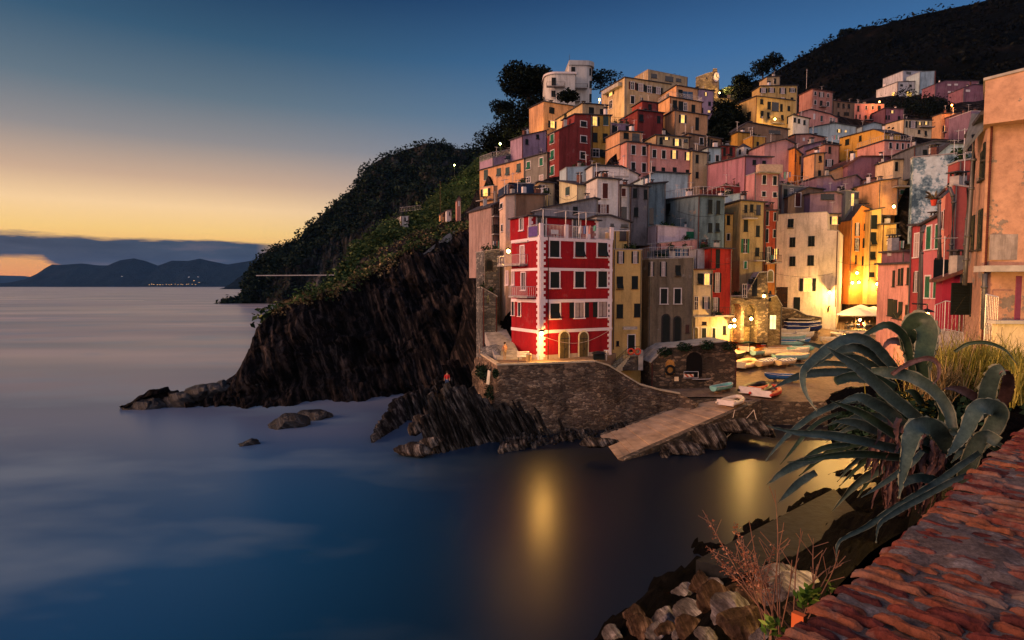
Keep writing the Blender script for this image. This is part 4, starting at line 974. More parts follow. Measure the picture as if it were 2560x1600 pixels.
# top storey set back
d2=3.0
T0=Cr+v*d2*.55+u*.02; zt2=rz(538)
xq=on_plane(1322,540,Cr,v)
b=MB(); s0=Cr+v*2.2+UP*.01; b.box(Vector((s0.x,s0.y,zt)), u*wR*.98, v*(wL-1.9), UP*(zt2-zt+.1)); b.build('top_storey', REDM, r)
b=MB(); b.box(Vector((s0.x,s0.y,zt2+.102))-u*.3-nR*(-.3), u*(wR+.5), v*(wL-1.6), UP*.14); b.build('roof', SLATE, r)
WT=simple('white_painted_trim', (.74,.60,.64), .8, var=.06)
faceR=(Cr,u,nR); faceL=(Cr,v,nL)
def band(y0,y1,proud=.07):
    z0=rz(y1); z1=rz(y0); b=MB()
    b.box(Vector((Cr.x,Cr.y,z0))-u*proud+nR*proud, u*(wR+2*proud), v*.0+(-nR)*(proud-.002), UP*(z1-z0))
    b.box(Vector((Cr.x,Cr.y,z0))-u*proud+v*.002, v*(wL), u*(proud-.002), UP*(z1-z0)); b.build('band', WT, r)
for y0,y1 in [(592,600),(669,676),(749,757),(826,834)]: band(y0,y1)
# plinth
b=MB(); z1=rz(889); b.box(Vector((Cr.x,Cr.y,zg0-3))-u*.05+nR*.05, u*(wR+.1), -nR*.045, UP*(z1-zg0+3)); b.box(Vector((Cr.x,Cr.y,zg0-3))-u*.05+v*.004, v*wL, u*.045, UP*(z1-zg0+3)); b.build('plinth', plaster((.46,.33,.24),.4), r)
# quoins: toothed stones at both corners of the front
def quoins(p0, du, nn, zlo, zhi, mirror=1, w=.5):
    b=MB(); z=zlo; i=0
    while z<zhi:
        ww = w if i%2 else w*.62
        b.box(Vector((p0.x,p0.y,z))+nn*.002-du*.0, du*ww*mirror, nn*.085, UP*.29); z+=.29; i+=1
    return b.build('quoin_strip', WT, r)
quoins(Cr, u, nR, zg0+.1, zt, 1, .62); quoins(Cr+v*.001, v, nL, zg0+.1, zt, 1, .5); quoins(Cr+u*wR, u, nR, zg0+.1, zt, -1, .5)
quoins(s0, u, nR, zt+.02, zt2, 1, .5); quoins(s0+u*wR*.98, u, nR, zt+.02, zt2, -1, .5)
# windows of the front: white frames with dark louvres
def rwin(x, y, w_, h_, t, fc=faceR, fr=.14, cap=False):
    X,Yp=x,y; pc=on_plane(X,Yp,fc[0],fc[1]); a=fc[1]; nn=fc[2]
    ww=(on_plane(X-w_/2,Yp,fc[0],a)-on_plane(X+w_/2,Yp,fc[0],a)).length; hh=abs(on_plane(X,Yp-h_/2,fc[0],a).z-on_plane(X,Yp+h_/2,fc[0],a).z)
    b=MB(); frame_mb(b,pc,a,nn,ww,hh,fr,.09)
    if cap:
        top=pc+UP*(hh/2+fr); b.extr([top-a*(ww/2+fr),top+a*(ww/2+fr)]+[top+a*(ww/2+fr)*math.cos(an)+UP*.16*math.sin(an) for an in [math.pi*i/8 for i in range(1,8)]], nn*.10)
    o=b.build('window', WT, r)
    if t=='d':
        for s_ in (-1,1):
            b=MB(); leaf_closed(b, pc+a*s_*ww/4, a, nn, ww/2-.012, hh, random.random()<0, None); b.build('shutter', SHUT_D, o)
    elif t=='fl':
        for s_ in (-1,1):
            b=MB(); leaf_closed(b, pc+a*s_*ww/4, a, nn, ww/2-.012, hh, True, None); b.build('shutter', SHUT_D, o)
    else:
        b=MB(); b.box(pc-a*ww/2-UP*hh/2, a*ww, nn*.02, UP*hh); b.build('pane', CURTAIN if t!='n' else GLASS, o)
        b=MB()
        for k_ in (-.5,-.02,.46): b.box(pc+a*ww*k_-UP*hh/2+nn*.02, a*.05, nn*.03, UP*hh)
        b.box(pc-a*ww/2-UP*hh/2+nn*.02, a*ww, nn*.03, UP*.06); b.build('casement', SHUT_R if t=='o' else WT, o)
        if t in 'oO':
            for s_ in (-1,1):
                b=MB(); b.box(pc+a*(s_*(ww/2+fr+ww/4+.02)-ww/4)-UP*hh/2+nn*.03, a*ww/2, nn*.05, UP*hh); b.build('shutter', SHUT_D, o)
def gz(x,y): return zp('G',x,y)
def dz_(x,y): return zp('D',x,y)
for x,y,t in [(972,1145,'d'),(1270,1148,'fl'),(1538,1145,'fl')]: rwin(*dz_(x,y), 24, 41, t)
for x,y,t in [(880,282,'d'),(1172,278,'d'),(1444,274,'d')]: rwin(*gz(x,y), 22.5, 40, t)
for x,y,t in [(882,650,'fl'),(1170,640,'o'),(1447,630,'o')]: rwin(*gz(x,y), 21 if t=='o' else 23.5, 38, t, cap=True)
# keystone ornaments under the third floor band
for x in (880,1168,1444):
    p_=on_plane(*gz(x,160),Cr,u); b=MB(); b.extr([p_-u*.3+UP*.12,p_+u*.3+UP*.12,p_+u*.12-UP*.16,p_-u*.12-UP*.16], nR*.09); b.build('keystone', WT, r)
# ground floor arched doors
for x in (990,1218):
    c_=on_plane(*gz(x,1075),Cr,u); b=MB(); b.extr([q+nR*.004 for q in arch_poly(c_,u,1.36,3.55)], nR*.08); o=b.build('door_surround', simple('cream_door_surround',(.70,.56,.36),.8), r)
    b=MB(); b.extr([q+nR*.086-UP*.05 for q in arch_poly(c_,u,1.06,3.3)], nR*.03); o2=b.build('arched_door', DOOR_WARM, o)
    b=MB(); b.box(c_-u*.02-UP*1.7+nR*.117, u*.04, nR*.02, UP*2.8); b.box(c_-u*.53+UP*.85+nR*.117, u*1.06, nR*.03, UP*.08); b.box(c_+u*.08-UP*.3+nR*.117, u*.04, nR*.06, UP*.22); b.build('door_bars', TRIM_D, o)
# left side windows, lit one and balconies
rwin(*dz_(588,855), 8, 30, 'n', faceL, .12)
rwin(*dz_(598,1225), 9, 48, 'c', faceL, .12)
for x in (418,488): rwin(*dz_(x,1490), 5, 34, 'c', faceL, .1)
rwin(*gz(393,620), 6, 34, 'd', faceL, .08); rwin(*gz(470,630), 6, 34, 'd', faceL, .08)
rwin(*gz(515,300), 10, 44, 'n', faceL, .1)
balcony(r,'D',380,655,1355,faceL,.9,STEEL); balcony(r,'G',432,655,488,faceL,1.0,STEEL)
b=MB(); p_=on_plane(*dz_(600,1060),Cr,v); b.tube([p_+nL*.1-v*1.2,p_+nL*.1+v*1.3], .12, 0, 8); b.build('rolled_awning', TRIM, r)
# terrace railing on the front, piers and frame
zr=zt+.02
p0=Vector((Cr.x,Cr.y,zr)); 
for f in (0,.355,.66,1.0):
    b=MB(); q=p0+u*(wR*f-(.2 if f else 0)); b.box(q+nR*.03, u*.4, -nR*.25, UP*1.35); b.build('pier', WT, r)
for f0,f1 in ((.05,.34),(.39,.64),(.69,.98)):
    railing(r,[p0+u*wR*f0,p0+u*wR*f1],1.25,STEEL,.16,.022)
railing(r,[p0+v*.2,p0+v*2.4],1.25,STEEL,.16,.022)
b=MB()
for f in (.04,.34,.52,.62): q=p0+u*wR*f; b.bar(q,q+UP*2.75,.035)
b.bar(p0+UP*2.75,p0+u*wR*.98+UP*2.75,.035); 
for f in (.04,.34,.62): q=p0+u*wR*f+UP*2.75; b.bar(q,q+v*2.2,.03)
b.build('pergola_frame', STEEL, r)
for f,w_ in ((.17,1.05),(.66,.95)):
    c_=Vector((s0.x,s0.y,zt+1.2))+u*wR*f; window(r,c_,u,nR,w_,2.1,'w',True,random.Random(3))
b=MB(); q=p0+v*.4+nL*.02; b.box(q+UP*.1, v*1.7, nL*.05, UP*1.0); b.build('purple_screen', simple('purple_cloth',(.10,.06,.22),.8), r)
# white chairs on the terrace
for i,f in enumerate((.24,.29)):
    q=p0+u*wR*f+v*.9; o=thing('garden_chair', q, ['white plastic chair on the red house terrace, nearer the corner','white plastic chair on the red house terrace, second from the corner'][i], 'chair')
    b=MB(); b.box(q+UP*.42, u*.45, v*.45, UP*.04); b.build('seat', TRIM, o)
    b=MB(); b.box(q+UP*.46+v*.41, u*.45, v*.04, UP*.45); b.build('backrest', TRIM, o)
    for a_,c2 in ((0,0),(.41,0),(0,.41),(.41,.41)): b=MB(); b.box(q+u*a_+v*c2, u*.04, v*.04, UP*.42); b.build('leg', TRIM, o)
# drainpipe on the red front
b=MB(); q=Cr+u*.95+nR*.08; b.tube([Vector((q.x,q.y,zt)),Vector((q.x,q.y,zg0))], .05, 0, 6); b.build('drainpipe', SHUT_R, r)
# cable strung over the front
a=on_plane(*gz(720,950),Cr,u)+nR*.5; c_=on_plane(*gz(1550,850),Cr,u)+nR*.3; b=MB(); pts=[a.lerp(c_,i/14)-UP*1.1*math.sin(math.pi*i/14) for i in range(15)]; b.tube(pts,.022,0,4)
tag(b.build('cable', simple('pale_rope',(.5,.36,.3),.8), base=a), 'sagging pale cable strung across the red house front', 'cable')
TERR += [(Cr.x+3,68,zg0-.5),(Cr.x+8,72,zg0-.5)]
# side wing at left, lower floors run further out
RED_HOUSE=(Cr,u,v,zg0,zt,wR,wL)
# ------------------------------------------------------------ harbour
def zg(Y):
    pts=[(40,-3.2),(52,-.1),(60,2.4),(70,3.2),(78,4.6),(88,7.6),(92,8.5),(100,9.6),(130,12),(300,12)]
    for (a,za),(b_,zb_) in zip(pts,pts[1:]):
        if Y<=b_: return za+(zb_-za)*(Y-a)/(b_-a)
    return 12
def G(x,y):
    r=ray(x,y); Y=55.0
    while Y<140:
        if CAMZ+r[2]/r[1]*Y <= zg(Y): break
        Y+=.1
    return Vector((r[0]/r[1]*Y, Y, zg(Y)))
def J(x,y): return 1400+x/3.978, 880+y/3.978
def pave_mat():
    m,n,l,b=nt('worn_concrete_paving'); co=coords(n)
    f=noise_node(n,l,co,.35,6,.7); g=noise_node(n,l,co,3.0,5,.7)
    c=ramp(n,l,f,[(.3,(.13,.085,.06)),(.55,(.24,.16,.11)),(.75,(.32,.22,.15))])
    c=mix(n,l,1.0,c,ramp(n,l,g,[(.3,(.6,)*3),(.6,(1.1,)*3)]),'MULTIPLY'); l.new(c,b.inputs['Base Color']); b.inputs['Roughness'].default_value=.8; bump(n,l,b,g,.4,.04); return m
PAVE=pave_mat()
front=[PZ(1520,1004,2.35),PZ(1640,1000,2.4),PZ(1690,996,2.4),PZ(1790,996,2.35),PZ(1890,1002,2.35),PZ(2000,1004,2.35),PZ(2200,1004,2.35),PZ(2500,1004,2.4),PZ(2800,1004,2.4)]
F_=smooth_poly(front,60); rows=[]
for j in range(70):
    f=j/69; r_=[]
    for p in F_:
        Yv=p.y+(135-p.y)*f; x=p.x*(Yv/p.y)**.9
        r_.append((x,Yv,zg(Yv)+.03*fbm((x*.4,Yv*.4,0),3)))
    rows.append(r_)
tag(grid_mesh('harbour_ramp',rows,PAVE),kind='structure')
b=MB()
for p,q in zip(front,front[1:]): b.box(Vector((p.x,p.y-.15,-2)), Vector((q.x-p.x,q.y-p.y,0)), Vector((0,.6,0)), UP*(2.35+2))
o=thing('quay_wall',front[4],'stone quay wall under the harbour ramp with a dark arch','wall')
b.build('wall',STONEW,o)
b=MB(); a=PZ(2035,1004,2.2); b.extr([q for q in arch_poly(Vector((a.x,a.y-.17,.2)),Vector((1,0,0)),4.4,3.6)],Vector((0,-.03,0))); b.build('dark_arch',simple('dark_void',(.004,.004,.005),1.0),o)
# slipway running down into the water
L0=PZ(1790,985,2.42); R0=PZ(1893,999,2.42); Lm=PZ(1500,1090,-.02); Rm=PZ(1545,1150,-.02)
dL=(Lm-L0); dR=(Rm-R0)
b=MB(); N=26
SLIPM=simple('slipway_concrete',(.36,.25,.17),.8,var=.35,scale=.8,bmp=.4)
for i in range(N):
    f0=i/(N*1.0); f1=(i+.94)/(N*1.0); q=[L0+dL*f0,R0+dR*f0,R0+dR*f1,L0+dL*f1]
    b.extr([Vector((p.x,p.y,p.z+.03*math.sin(i*2.3)+.02)) for p in q],Vector((0,0,-.3)))
o=tag(b.build('slipway',SLIPM),kind='structure')
b=MB(); 
q=[R0,R0+dR*1.0]; b.extr([q[0]+UP*.12,q[1]+UP*.12,q[1]-UP*3,q[0]-UP*3.5],Vector((.4,-.35,0)))
q=[L0,L0+dL*1.0]; b.extr([q[0]-UP*.05,q[1]-UP*.05,q[1]-UP*3,q[0]-UP*3.5],Vector((-.4,.35,0)))
tag(b.build('slipway_wall',STONEW,base=R0),'rough stone side wall under the concrete slipway','wall')
# sea wall and terrace under the red house
def wall_sheet(name,top,bat,zb,mat,seed,nu=160,nv=40,amp=.22):
    T_=smooth_poly(top,nu); rows=[]
    for j in range(nv+1):
        f=j/nv; r_=[]
        for i in range(nu):
            a=T_[max(0,i-2)]; c_=T_[min(nu-1,i+2)]; d=(c_-a); nn=Vector((d.y,-d.x,0)).normalized()
            p=T_[i]; z=p.z+(zb-p.z)*f
            k=bat*f+amp*fbm((p.x*.5+seed,z*.8,p.y*.5),5)*(1 if j else 0)
            r_.append((p.x+nn.x*k,p.y+nn.y*k,z))
        rows.append(r_)
    return grid_mesh(name,rows,mat,smooth=True)
pw=[P(1186,896,66),P(1203,899,64),P(1243,913,55.5),P(1340,908,56.3),P(1440,902,57.3),P(1488,900,58),P(1520,914,59),P(1560,938,60),P(1600,962,60.3),P(1650,976,60.6),P(1700,985,60.8),P(1730,1000,59.5),P(1745,1006,60.5)]
for v_ in pw[1:6]: v_.z=pw[2].z
sw=thing('sea_wall',pw[2],'tall rough stone sea wall under the red house','wall')
WALLM=masonry('weathered_sea_wall_stone',(.11,.075,.055),(.40,.29,.20),(.10,.075,.06),1.5,.9,.16,.36)
o=wall_sheet('wall',pw,.8,-1.5,WALLM,2.0); W.pop(o.name); o.parent=sw; o.location=tuple(-Vector(W[sw.name]))
b=MB()
for p,q in zip(pw[1:],pw[2:11]):
    d=(q-p); nn=Vector((d.y,-d.x,0)).normalized(); b.box(p+nn*.08-UP*.02, d, -nn*.42, UP*.16)
b.build('coping',simple('pale_coping_stone',(.50,.40,.28),.8,var=.25,scale=2),sw)
zt_=pw[2].z
b=MB(); b.extr([Vector((p.x,p.y,zt_-.05)) for p in [pw[1],pw[2],pw[3],pw[4],pw[5],Vector((11.5,66,0)),Vector((3,74,0)),Vector((-4,72,0))]],Vector((0,0,-1.0)))
tag(b.build('terrace_floor',PAVE),kind='structure')
# information board and bushes on the wall
b=MB(); a=P(1221,925,58.6); c_=P(1225,962,58.2); b.extr([P(1217,959,57.6),P(1224.5,962,57.4),P(1227.5,928,56.9),P(1221,924.5,57.2)],Vector((-.05,-.12,0)))
tag(b.build('notice_board',simple('weathered_white_board',(.62,.60,.50),.7,var=.15),base=a),'tall faded white notice board on the corner of the sea wall','sign')
LEAFG=foliage('dark_green_leaves',(.012,.028,.016),(.03,.06,.03))
LEAFY=foliage('yellow_green_leaves',(.16,.16,.03),(.42,.36,.08))
LEAFM=foliage('hillside_leaves',(.03,.06,.022),(.13,.15,.05))
LEAFD=foliage('pine_needles',(.005,.009,.007),(.014,.022,.014))
LEAFB=foliage('dry_brush',(.12,.09,.05),(.30,.22,.11))
def leafball(b,c,rx,ry,rz_,n_,s,rs,hollow=.35,flat=False):
    for _ in range(n_):
        while True:
            p=Vector((rs.uniform(-1,1),rs.uniform(-1,1),rs.uniform(-1,1)))
            if hollow**2<p.length_squared<1: break
        p=Vector((p.x*rx,p.y*ry,p.z*rz_))+Vector(c)
        a=Vector((rs.uniform(-1,1),rs.uniform(-1,1),rs.uniform(-.6,.6))).normalized(); d=a.cross(Vector((rs.uniform(-1,1),rs.uniform(-1,1),rs.uniform(-1,1)))).normalized()
        k=s*rs.uniform(.6,1.4); b.add([p-a*k-d*k*.3,p+a*k*.2-d*k*.55,p+a*k,p+d*k*.6],[(0,1,2,3)])
rs=random.Random(11)
for i,(x,y,Y,r_) in enumerate([(1198,926,61,.5),(1207,932,60,.55),(1213,934,59,.6),(1224,982,57,.6),(1239,934,55.6,.3)]):
    b=MB(); c_=P(x,y,Y-1.0); leafball(b,c_,r_*.9,r_*.7,r_*1.5,320,.11,rs,0); tag(b.build('bush',LEAFG,base=c_),['small dark bush high on the sea wall, leftmost','small dark bush on the sea wall, second from the left','dark bush on the sea wall just above the notice board','dark bush on the sea wall below the notice board','tiny bush near the sea wall corner edge'][i],'bush','bushes growing out of the sea wall')
# sea stairs at the left of the red house
b=MB(); s0_=P(1262,893,60); s1_=P(1232,812,70.5)
for i in range(22):
    f=i/22; p=s0_.lerp(s1_,f); b.box(p+Vector((-.9-f*.4,0,-1.2)),Vector((2.6,.3,0)),Vector((-.1,.55,0)),UP*(1.2+.02))
tag(b.build('stairway',COPING,base=s0_),'worn stone stairway climbing left of the red house','stairs')
b=MB(); 
pts_=[P(1196,862,64.5),P(1248,838,65.5),P(1240,790,69)]
b.extr([P(1203,895,63.5),P(1252,893,60.5),P(1254,866,60.5),P(1246,862,62),P(1208,870,64)],Vector((-.3,.7,0)))
tag(b.build('low_stone_wall',STONE,base=pts_[0]),'low curved stone wall at the foot of the sea stairs','wall')
# bench, bin
q=P(1308,897,58.2); q.z=zt_; o=thing('park_bench',q,'white slatted bench beside the red house stairs','bench')
WH=TRIM
b=MB(); b.box(q+Vector((-.5,0,.42)),Vector((1.2,.25,0)),Vector((-.08,.42,0)),UP*.06); b.build('seat',WH,o)
b=MB()
for k in range(3): b.box(q+Vector((-.6,.46,.5+k*.16)),Vector((1.2,.25,0)),Vector((0,.04,0)),UP*.11)
b.build('backrest',WH,o)
for dx in (0,1.1):
    b=MB(); b.box(q+Vector((-.5+dx,.05+dx*.2,0)),Vector((.06,0,0)),Vector((0,.4,0)),UP*.42); b.build('leg',IRON,o)
q=P(1322,897,58.0); q.z=zt_; o=thing('litter_bin',q,'yellow lit litter bin next to the white bench','bin')
b=MB(); b.lathe(q,[(.22,0),(.26,.7),(.3,.72)],12); b.build('body',simple('tan_bin',(.45,.30,.12),.7),o)
b=MB(); b.lathe(q+UP*.72,[(.3,0),(.2,.12),(.05,.14)],12); b.build('lid',COPING,o)
q=P(1497,900,59); q.z=zt_; o=thing('covered_cart',q,'dark covered cart with white post beside the red house corner','cart')
b=MB(); b.cbox(q+UP*.1,1.1,.7,.6); b.build('body',SHUT_D,o); b=MB(); b.lathe(q+UP*.7,[(.75,0),(.5,.18),(.1,.25)],9); b.build('cover',IRON,o); b=MB(); b.bar(q+Vector((.75,0,0)),q+Vector((.75,0,1.0)),.05); b.bar(q+Vector((.5,0,1.)),q+Vector((1.0,0,1.0)),.05); b.build('post',WH,o)
# stone terrace under the grey house with niches, steps of the yellow house
r=H('H','arched stone terrace in front of the grey brown house',[(-60,1260),(60,1140),(160,1085),(430,1065),(840,1010),(955,1170)],None,64.5,6,1440,BROWN,'',roof='par',mat=masonry('dark_terrace_stone',(.07,.05,.035),(.30,.20,.13),(.05,.038,.03),1.5),chim=0,name='stone_terrace',cat='terrace',depth=4.5)
fc=lastface('R')
for x,y,w_,h_,mt,nm in [(450,1280,200,300,simple('dark_void2',(.006,.005,.005),1.0),'dark_archway'),(165,1310,110,180,simple('niche_orange_light_paint',(.42,.20,.05),.9,var=.4),'niche')]:  # orange light in the niche is put into its base colour
    c_=on_plane(*zp('H',x,y),fc[0],fc[1]); k=64/F/4.724; b=MB(); b.extr(arch_poly(c_+fc[2]*.003,fc[1],w_*k,h_*k),fc[2]*.02); b.build(nm,mt,r)
rs=random.Random(41)
for i,(x,y,lab) in enumerate([(100,1130,'dark creeper hanging at the left end of the stone terrace'),(330,1075,'scrubby weeds on top of the stone terrace, middle'),(600,1050,'low bush on the stone terrace edge above the dark arch'),(860,1060,'ivy clump on the sloping right end of the stone terrace')]):
    b=MB(); q=on_plane(*zp('H',x,y),fc[0],fc[1])+fc[2]*.1; leafball(b,q,.9,.4,.55,420,.10,rs,0); tag(b.build('bush',LEAFG,base=q),lab,'bush','creepers on the stone terrace')
c_=on_plane(*zp('H',163,1345),fc[0],fc[1])
def ring(b,c,r0,r1,nn,mi=0,n_=20,th=.12):
    a=nn.cross(UP).normalized(); pts=[c+(a*math.cos(2*math.pi*i/n_)+UP*math.sin(2*math.pi*i/n_))*r0 for i in range(n_+1)]; b.tube(pts,r1,mi,6,cap=False)
b=MB(); ring(b,c_+fc[2]*.1,.45,.14,fc[2]); tag(b.build('tractor_tyre',simple('black_rubber',(.01,.01,.01),.7),base=c_),'black tyre ring hanging in the orange niche','tyre')
# front steps of the slim yellow house with lifebuoys
st=thing('front_steps',P(*zp('G',1640,1330),63),'pale steps with railing up to the yellow house door','steps')
b=MB(); a=P(*zp('G',1610,1320),63); c_=P(*zp('G',1770,1170),65)
for i in range(9):
    f=i/9; p=a.lerp(c_,f); b.box(p-UP*.8,Vector(((c_.x-a.x)/9,.1,0)),Vector((-.4,1.4,0)),UP*.85)
b.build('step_flight',simple('pale_step_stone',(.5,.40,.26),.8),st)
b=MB(); c2=P(*zp('G',1890,1175),64.8); b.box(c_-UP*.15,Vector((c2.x-c_.x,0,0)),Vector((0,1.5,0)),UP*.15); b.build('landing',COPING,st)
railing(st,[a+UP*.05,c_,c2],.95,IRON,.3)
b=MB(); b.box(P(*zp('G',1870,1350),64.6),Vector((.5,0,0)),Vector((0,.5,0)),UP*2.2); b.build('pillar',COPING,st)
b=MB(); b.extr([P(*zp('G',1640,1350),63.6),P(*zp('G',1860,1350),64.6),P(*zp('G',1860,1185),65),P(*zp('G',1770,1185),65)],Vector((0,.5,0))); b.build('stair_side',STONEW,st)
REDP=simple('faded_red_plastic',(.55,.06,.03),.5)
for i,x in enumerate((1783,1862)):
    c_=P(*zp('G',x,1128),64.4); b=MB(); ring(b,c_,.3,.09,Vector((0,-1,0))); tag(b.build('lifebuoy',REDP,base=c_),['red lifebuoy on the yellow house landing beside the door','orange red lifebuoy at the landing corner'][i],'lifebuoy','lifebuoys on the yellow house landing')
# stone arcade behind the boats
def arcade(par,zone,xs0,xs1,ytop,ybot,Y,th,arches,depth,mat,inner):
    t=RAD(th); u_=Vector((math.cos(t),math.sin(t),0)); c0=P(*zp(zone,xs0,ytop),Y); c1=on_plane(*zp(zone,xs1,ytop),c0,u_); Lw=(c1-c0).length; zb=P(*zp(zone,xs0,ybot),Y).z-1; v_=Vector((-u_.y,u_.x,0))
    ar=[]
    for xa,xb,yt in arches:
        a=(on_plane(*zp(zone,xa,ytop),c0,u_)-c0).dot(u_); b2=(on_plane(*zp(zone,xb,ytop),c0,u_)-c0).dot(u_); z=on_plane(*zp(zone,(xa+xb)/2,yt),c0,u_).z; ar.append((a,b2,z))
    b=MB(); N=90
    for i in range(N):
        s0=Lw*i/N; s1=Lw*(i+1)/N; m_=(s0+s1)/2; z0=zb
        for a,b2,z in ar:
            if a<m_<b2:
                rr=(b2-a)/2; kk=(m_-(a+b2)/2)/rr; z0=z-rr*1.1*(1-math.sqrt(max(0,1-kk*kk)))
        top=c0.z+.35*fbm((m_*.6,Y,0),3)
        b.box(Vector((c0.x,c0.y,z0))+u_*s0,u_*(s1-s0),v_*depth,UP*(top-z0))
    b.build('wall',mat,par)
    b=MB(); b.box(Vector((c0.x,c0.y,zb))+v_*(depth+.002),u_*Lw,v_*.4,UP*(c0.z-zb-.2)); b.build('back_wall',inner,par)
q=P(*zp('H',890,920),80)
r=thing('stone_arcade',q,'rough stone arcade with two lit arches between red cream house and white house','arcade')
INN=masonry('yellow_stonework',(.26,.19,.09),(.48,.36,.18),(.15,.10,.05),1.3)  # yellower and paler than the brown stonework
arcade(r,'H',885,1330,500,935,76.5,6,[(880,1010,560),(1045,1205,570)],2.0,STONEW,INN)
H('H','ivy grown stone stump house on top of the arcade',[(890,480),(1060,470),(1215,200),(1310,190),(1330,500)],None,78.2,4,560,BROWN,'R:1045,410,44,150,w 1165,360,60,220,n 1120,300,60,60,n',roof='par',mat=STONEW,chim=0,depth=1.5)
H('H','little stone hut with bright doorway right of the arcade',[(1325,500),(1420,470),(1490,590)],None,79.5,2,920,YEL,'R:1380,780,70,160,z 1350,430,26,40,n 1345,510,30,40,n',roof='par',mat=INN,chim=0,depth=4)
# stepped wall in front of the white house
o=thing('stair_wall',P(*zp('H',1600,700),88),'stone stair wall with pale coping below the white harbour house','wall')
b=MB(); pts_=[P(*zp('H',x,y),90.3-(x-1460)*.004) for x,y in [(1465,612),(1620,628),(1660,640),(1780,700),(1960,725)]]
lowp=[Vector((p.x,p.y,zg(88)-1)) for p in pts_[::-1]]; b.extr(pts_+lowp,Vector((.2,.6,0))); b.build('wall',STONEW,o)
b=MB()
for p,q in zip(pts_,pts_[1:]): b.box(p+Vector((-.02,-.08,.002)),q-p,Vector((.2,.75,0)),UP*.12)
b.build('coping',COPING,o)
# alley terrace with sign and wall
o=thing('alley_terrace',P(*zp('I',300,560),97),'dark stone terrace wall with railing in the alley','wall')
b=MB(); a=P(*zp('I',295,470),97); c_=P(*zp('I',660,455),97); b.box(Vector((a.x,a.y,7)),Vector((c_.x-a.x,0,0)),Vector((0,8,0)),UP*(a.z-7)); b.build('wall',STONEW,o)
railing(o,[a+UP*.02,Vector((c_.x,c_.y,a.z+.02))],1.3,IRON,.25)
def text_obj(txt,loc,size,rot,mat,name,par=None,ext=.01):
    cu=bpy.data.curves.new(name,'FONT'); cu.body=txt; cu.size=size; cu.extrude=ext; cu.materials.append(mat); cu.align_x='CENTER'
    t_=bpy.data.objects.new('t',cu); me=bpy.data.meshes.new_from_object(t_); bpy.data.objects.remove(t_); o_=bpy.data.objects.new(name,me); COL.objects.link(o_); o_.rotation_euler=rot
    if par is not None: o_.parent=par; o_.location=Vector(loc)-Vector(W[par.name])
    else: o_.location=loc
    return o_
a=P(*zp('I',398,455),96.5); c_=P(*zp('I',498,455),96.5); t_=P(*zp('I',398,398),96.5)
b=MB(); b.box(a,Vector((c_.x-a.x,0,0)),Vector((0,.06,0)),UP*(t_.z-a.z)); sg=tag(b.build('restaurant_sign',simple('black_board',(.01,.008,.008),.5),base=a),'black restaurant sign hung on the alley terrace railing','sign')
b=MB(); m_=(a+c_)/2+UP*(t_.z-a.z)*.45+Vector((0,-.02,0)); ring(b,m_,.34,.035,Vector((0,-1,0)),0,14); b.build('emblem',TRIM,sg)
text_obj('ACCIUGA',m_+Vector((0,-.03,.02)),.30,(RAD(90),0,0),TRIM,'lettering',sg); text_obj('BAR',m_+Vector((0,-.03,-.28)),.28,(RAD(90),0,0),TRIM,'lettering',sg)
# low wall at the street and framed poster on white wall, parasol (closed)
b=MB(); a=P(*zp('I',12,760),95); b.box(Vector((a.x,a.y,zg(95)-.3)),Vector((2.6,0,0)),Vector((0,.5,0)),UP*(a.z+.25-zg(95)+.3)); tag(b.build('low_stone_wall',STONEW,base=a),'low brown stone wall closing the lit street','wall')
wf=WHITE_H; fw=(wf[4][-1],wf[2],-wf[3]) 
def wallplate(zone,x,y,w_,h_,name,mat,out=.04,par=None):
    c0,a_,nn=(wf[1],wf[2],-wf[3]); pc=on_plane(*zp(zone,x,y),c0,a_); s_=4.724*2
    ww=(on_plane(*zp(zone,x-w_/2,y),c0,a_)-on_plane(*zp(zone,x+w_/2,y),c0,a_)).length; hh=abs(on_plane(*zp(zone,x,y-h_/2),c0,a_).z-on_plane(*zp(zone,x,y+h_/2),c0,a_).z)
    b=MB(); b.box(pc-a_*ww/2-UP*hh/2+nn*.003,a_*ww,nn*out,UP*hh); return b.build(name,mat,par,base=None if par else pc),pc,a_,nn,ww,hh
o,pc,a_,nn,ww,hh=wallplate('H',2032,625,66,86,'framed_poster',simple('pale_poster',(.6,.5,.3),.7))
tag(o,'framed poster beside the lamp on the white harbour house','poster'); b=MB(); b.extr([pc+nn*.05+a_*x+UP*z for x,z in [(-.1,-.5),(.1,-.45),(.15,.2),(.3,.5),(.05,.45),(-.1,.1)]],nn*.01); b.build('drawing',IRON,o)
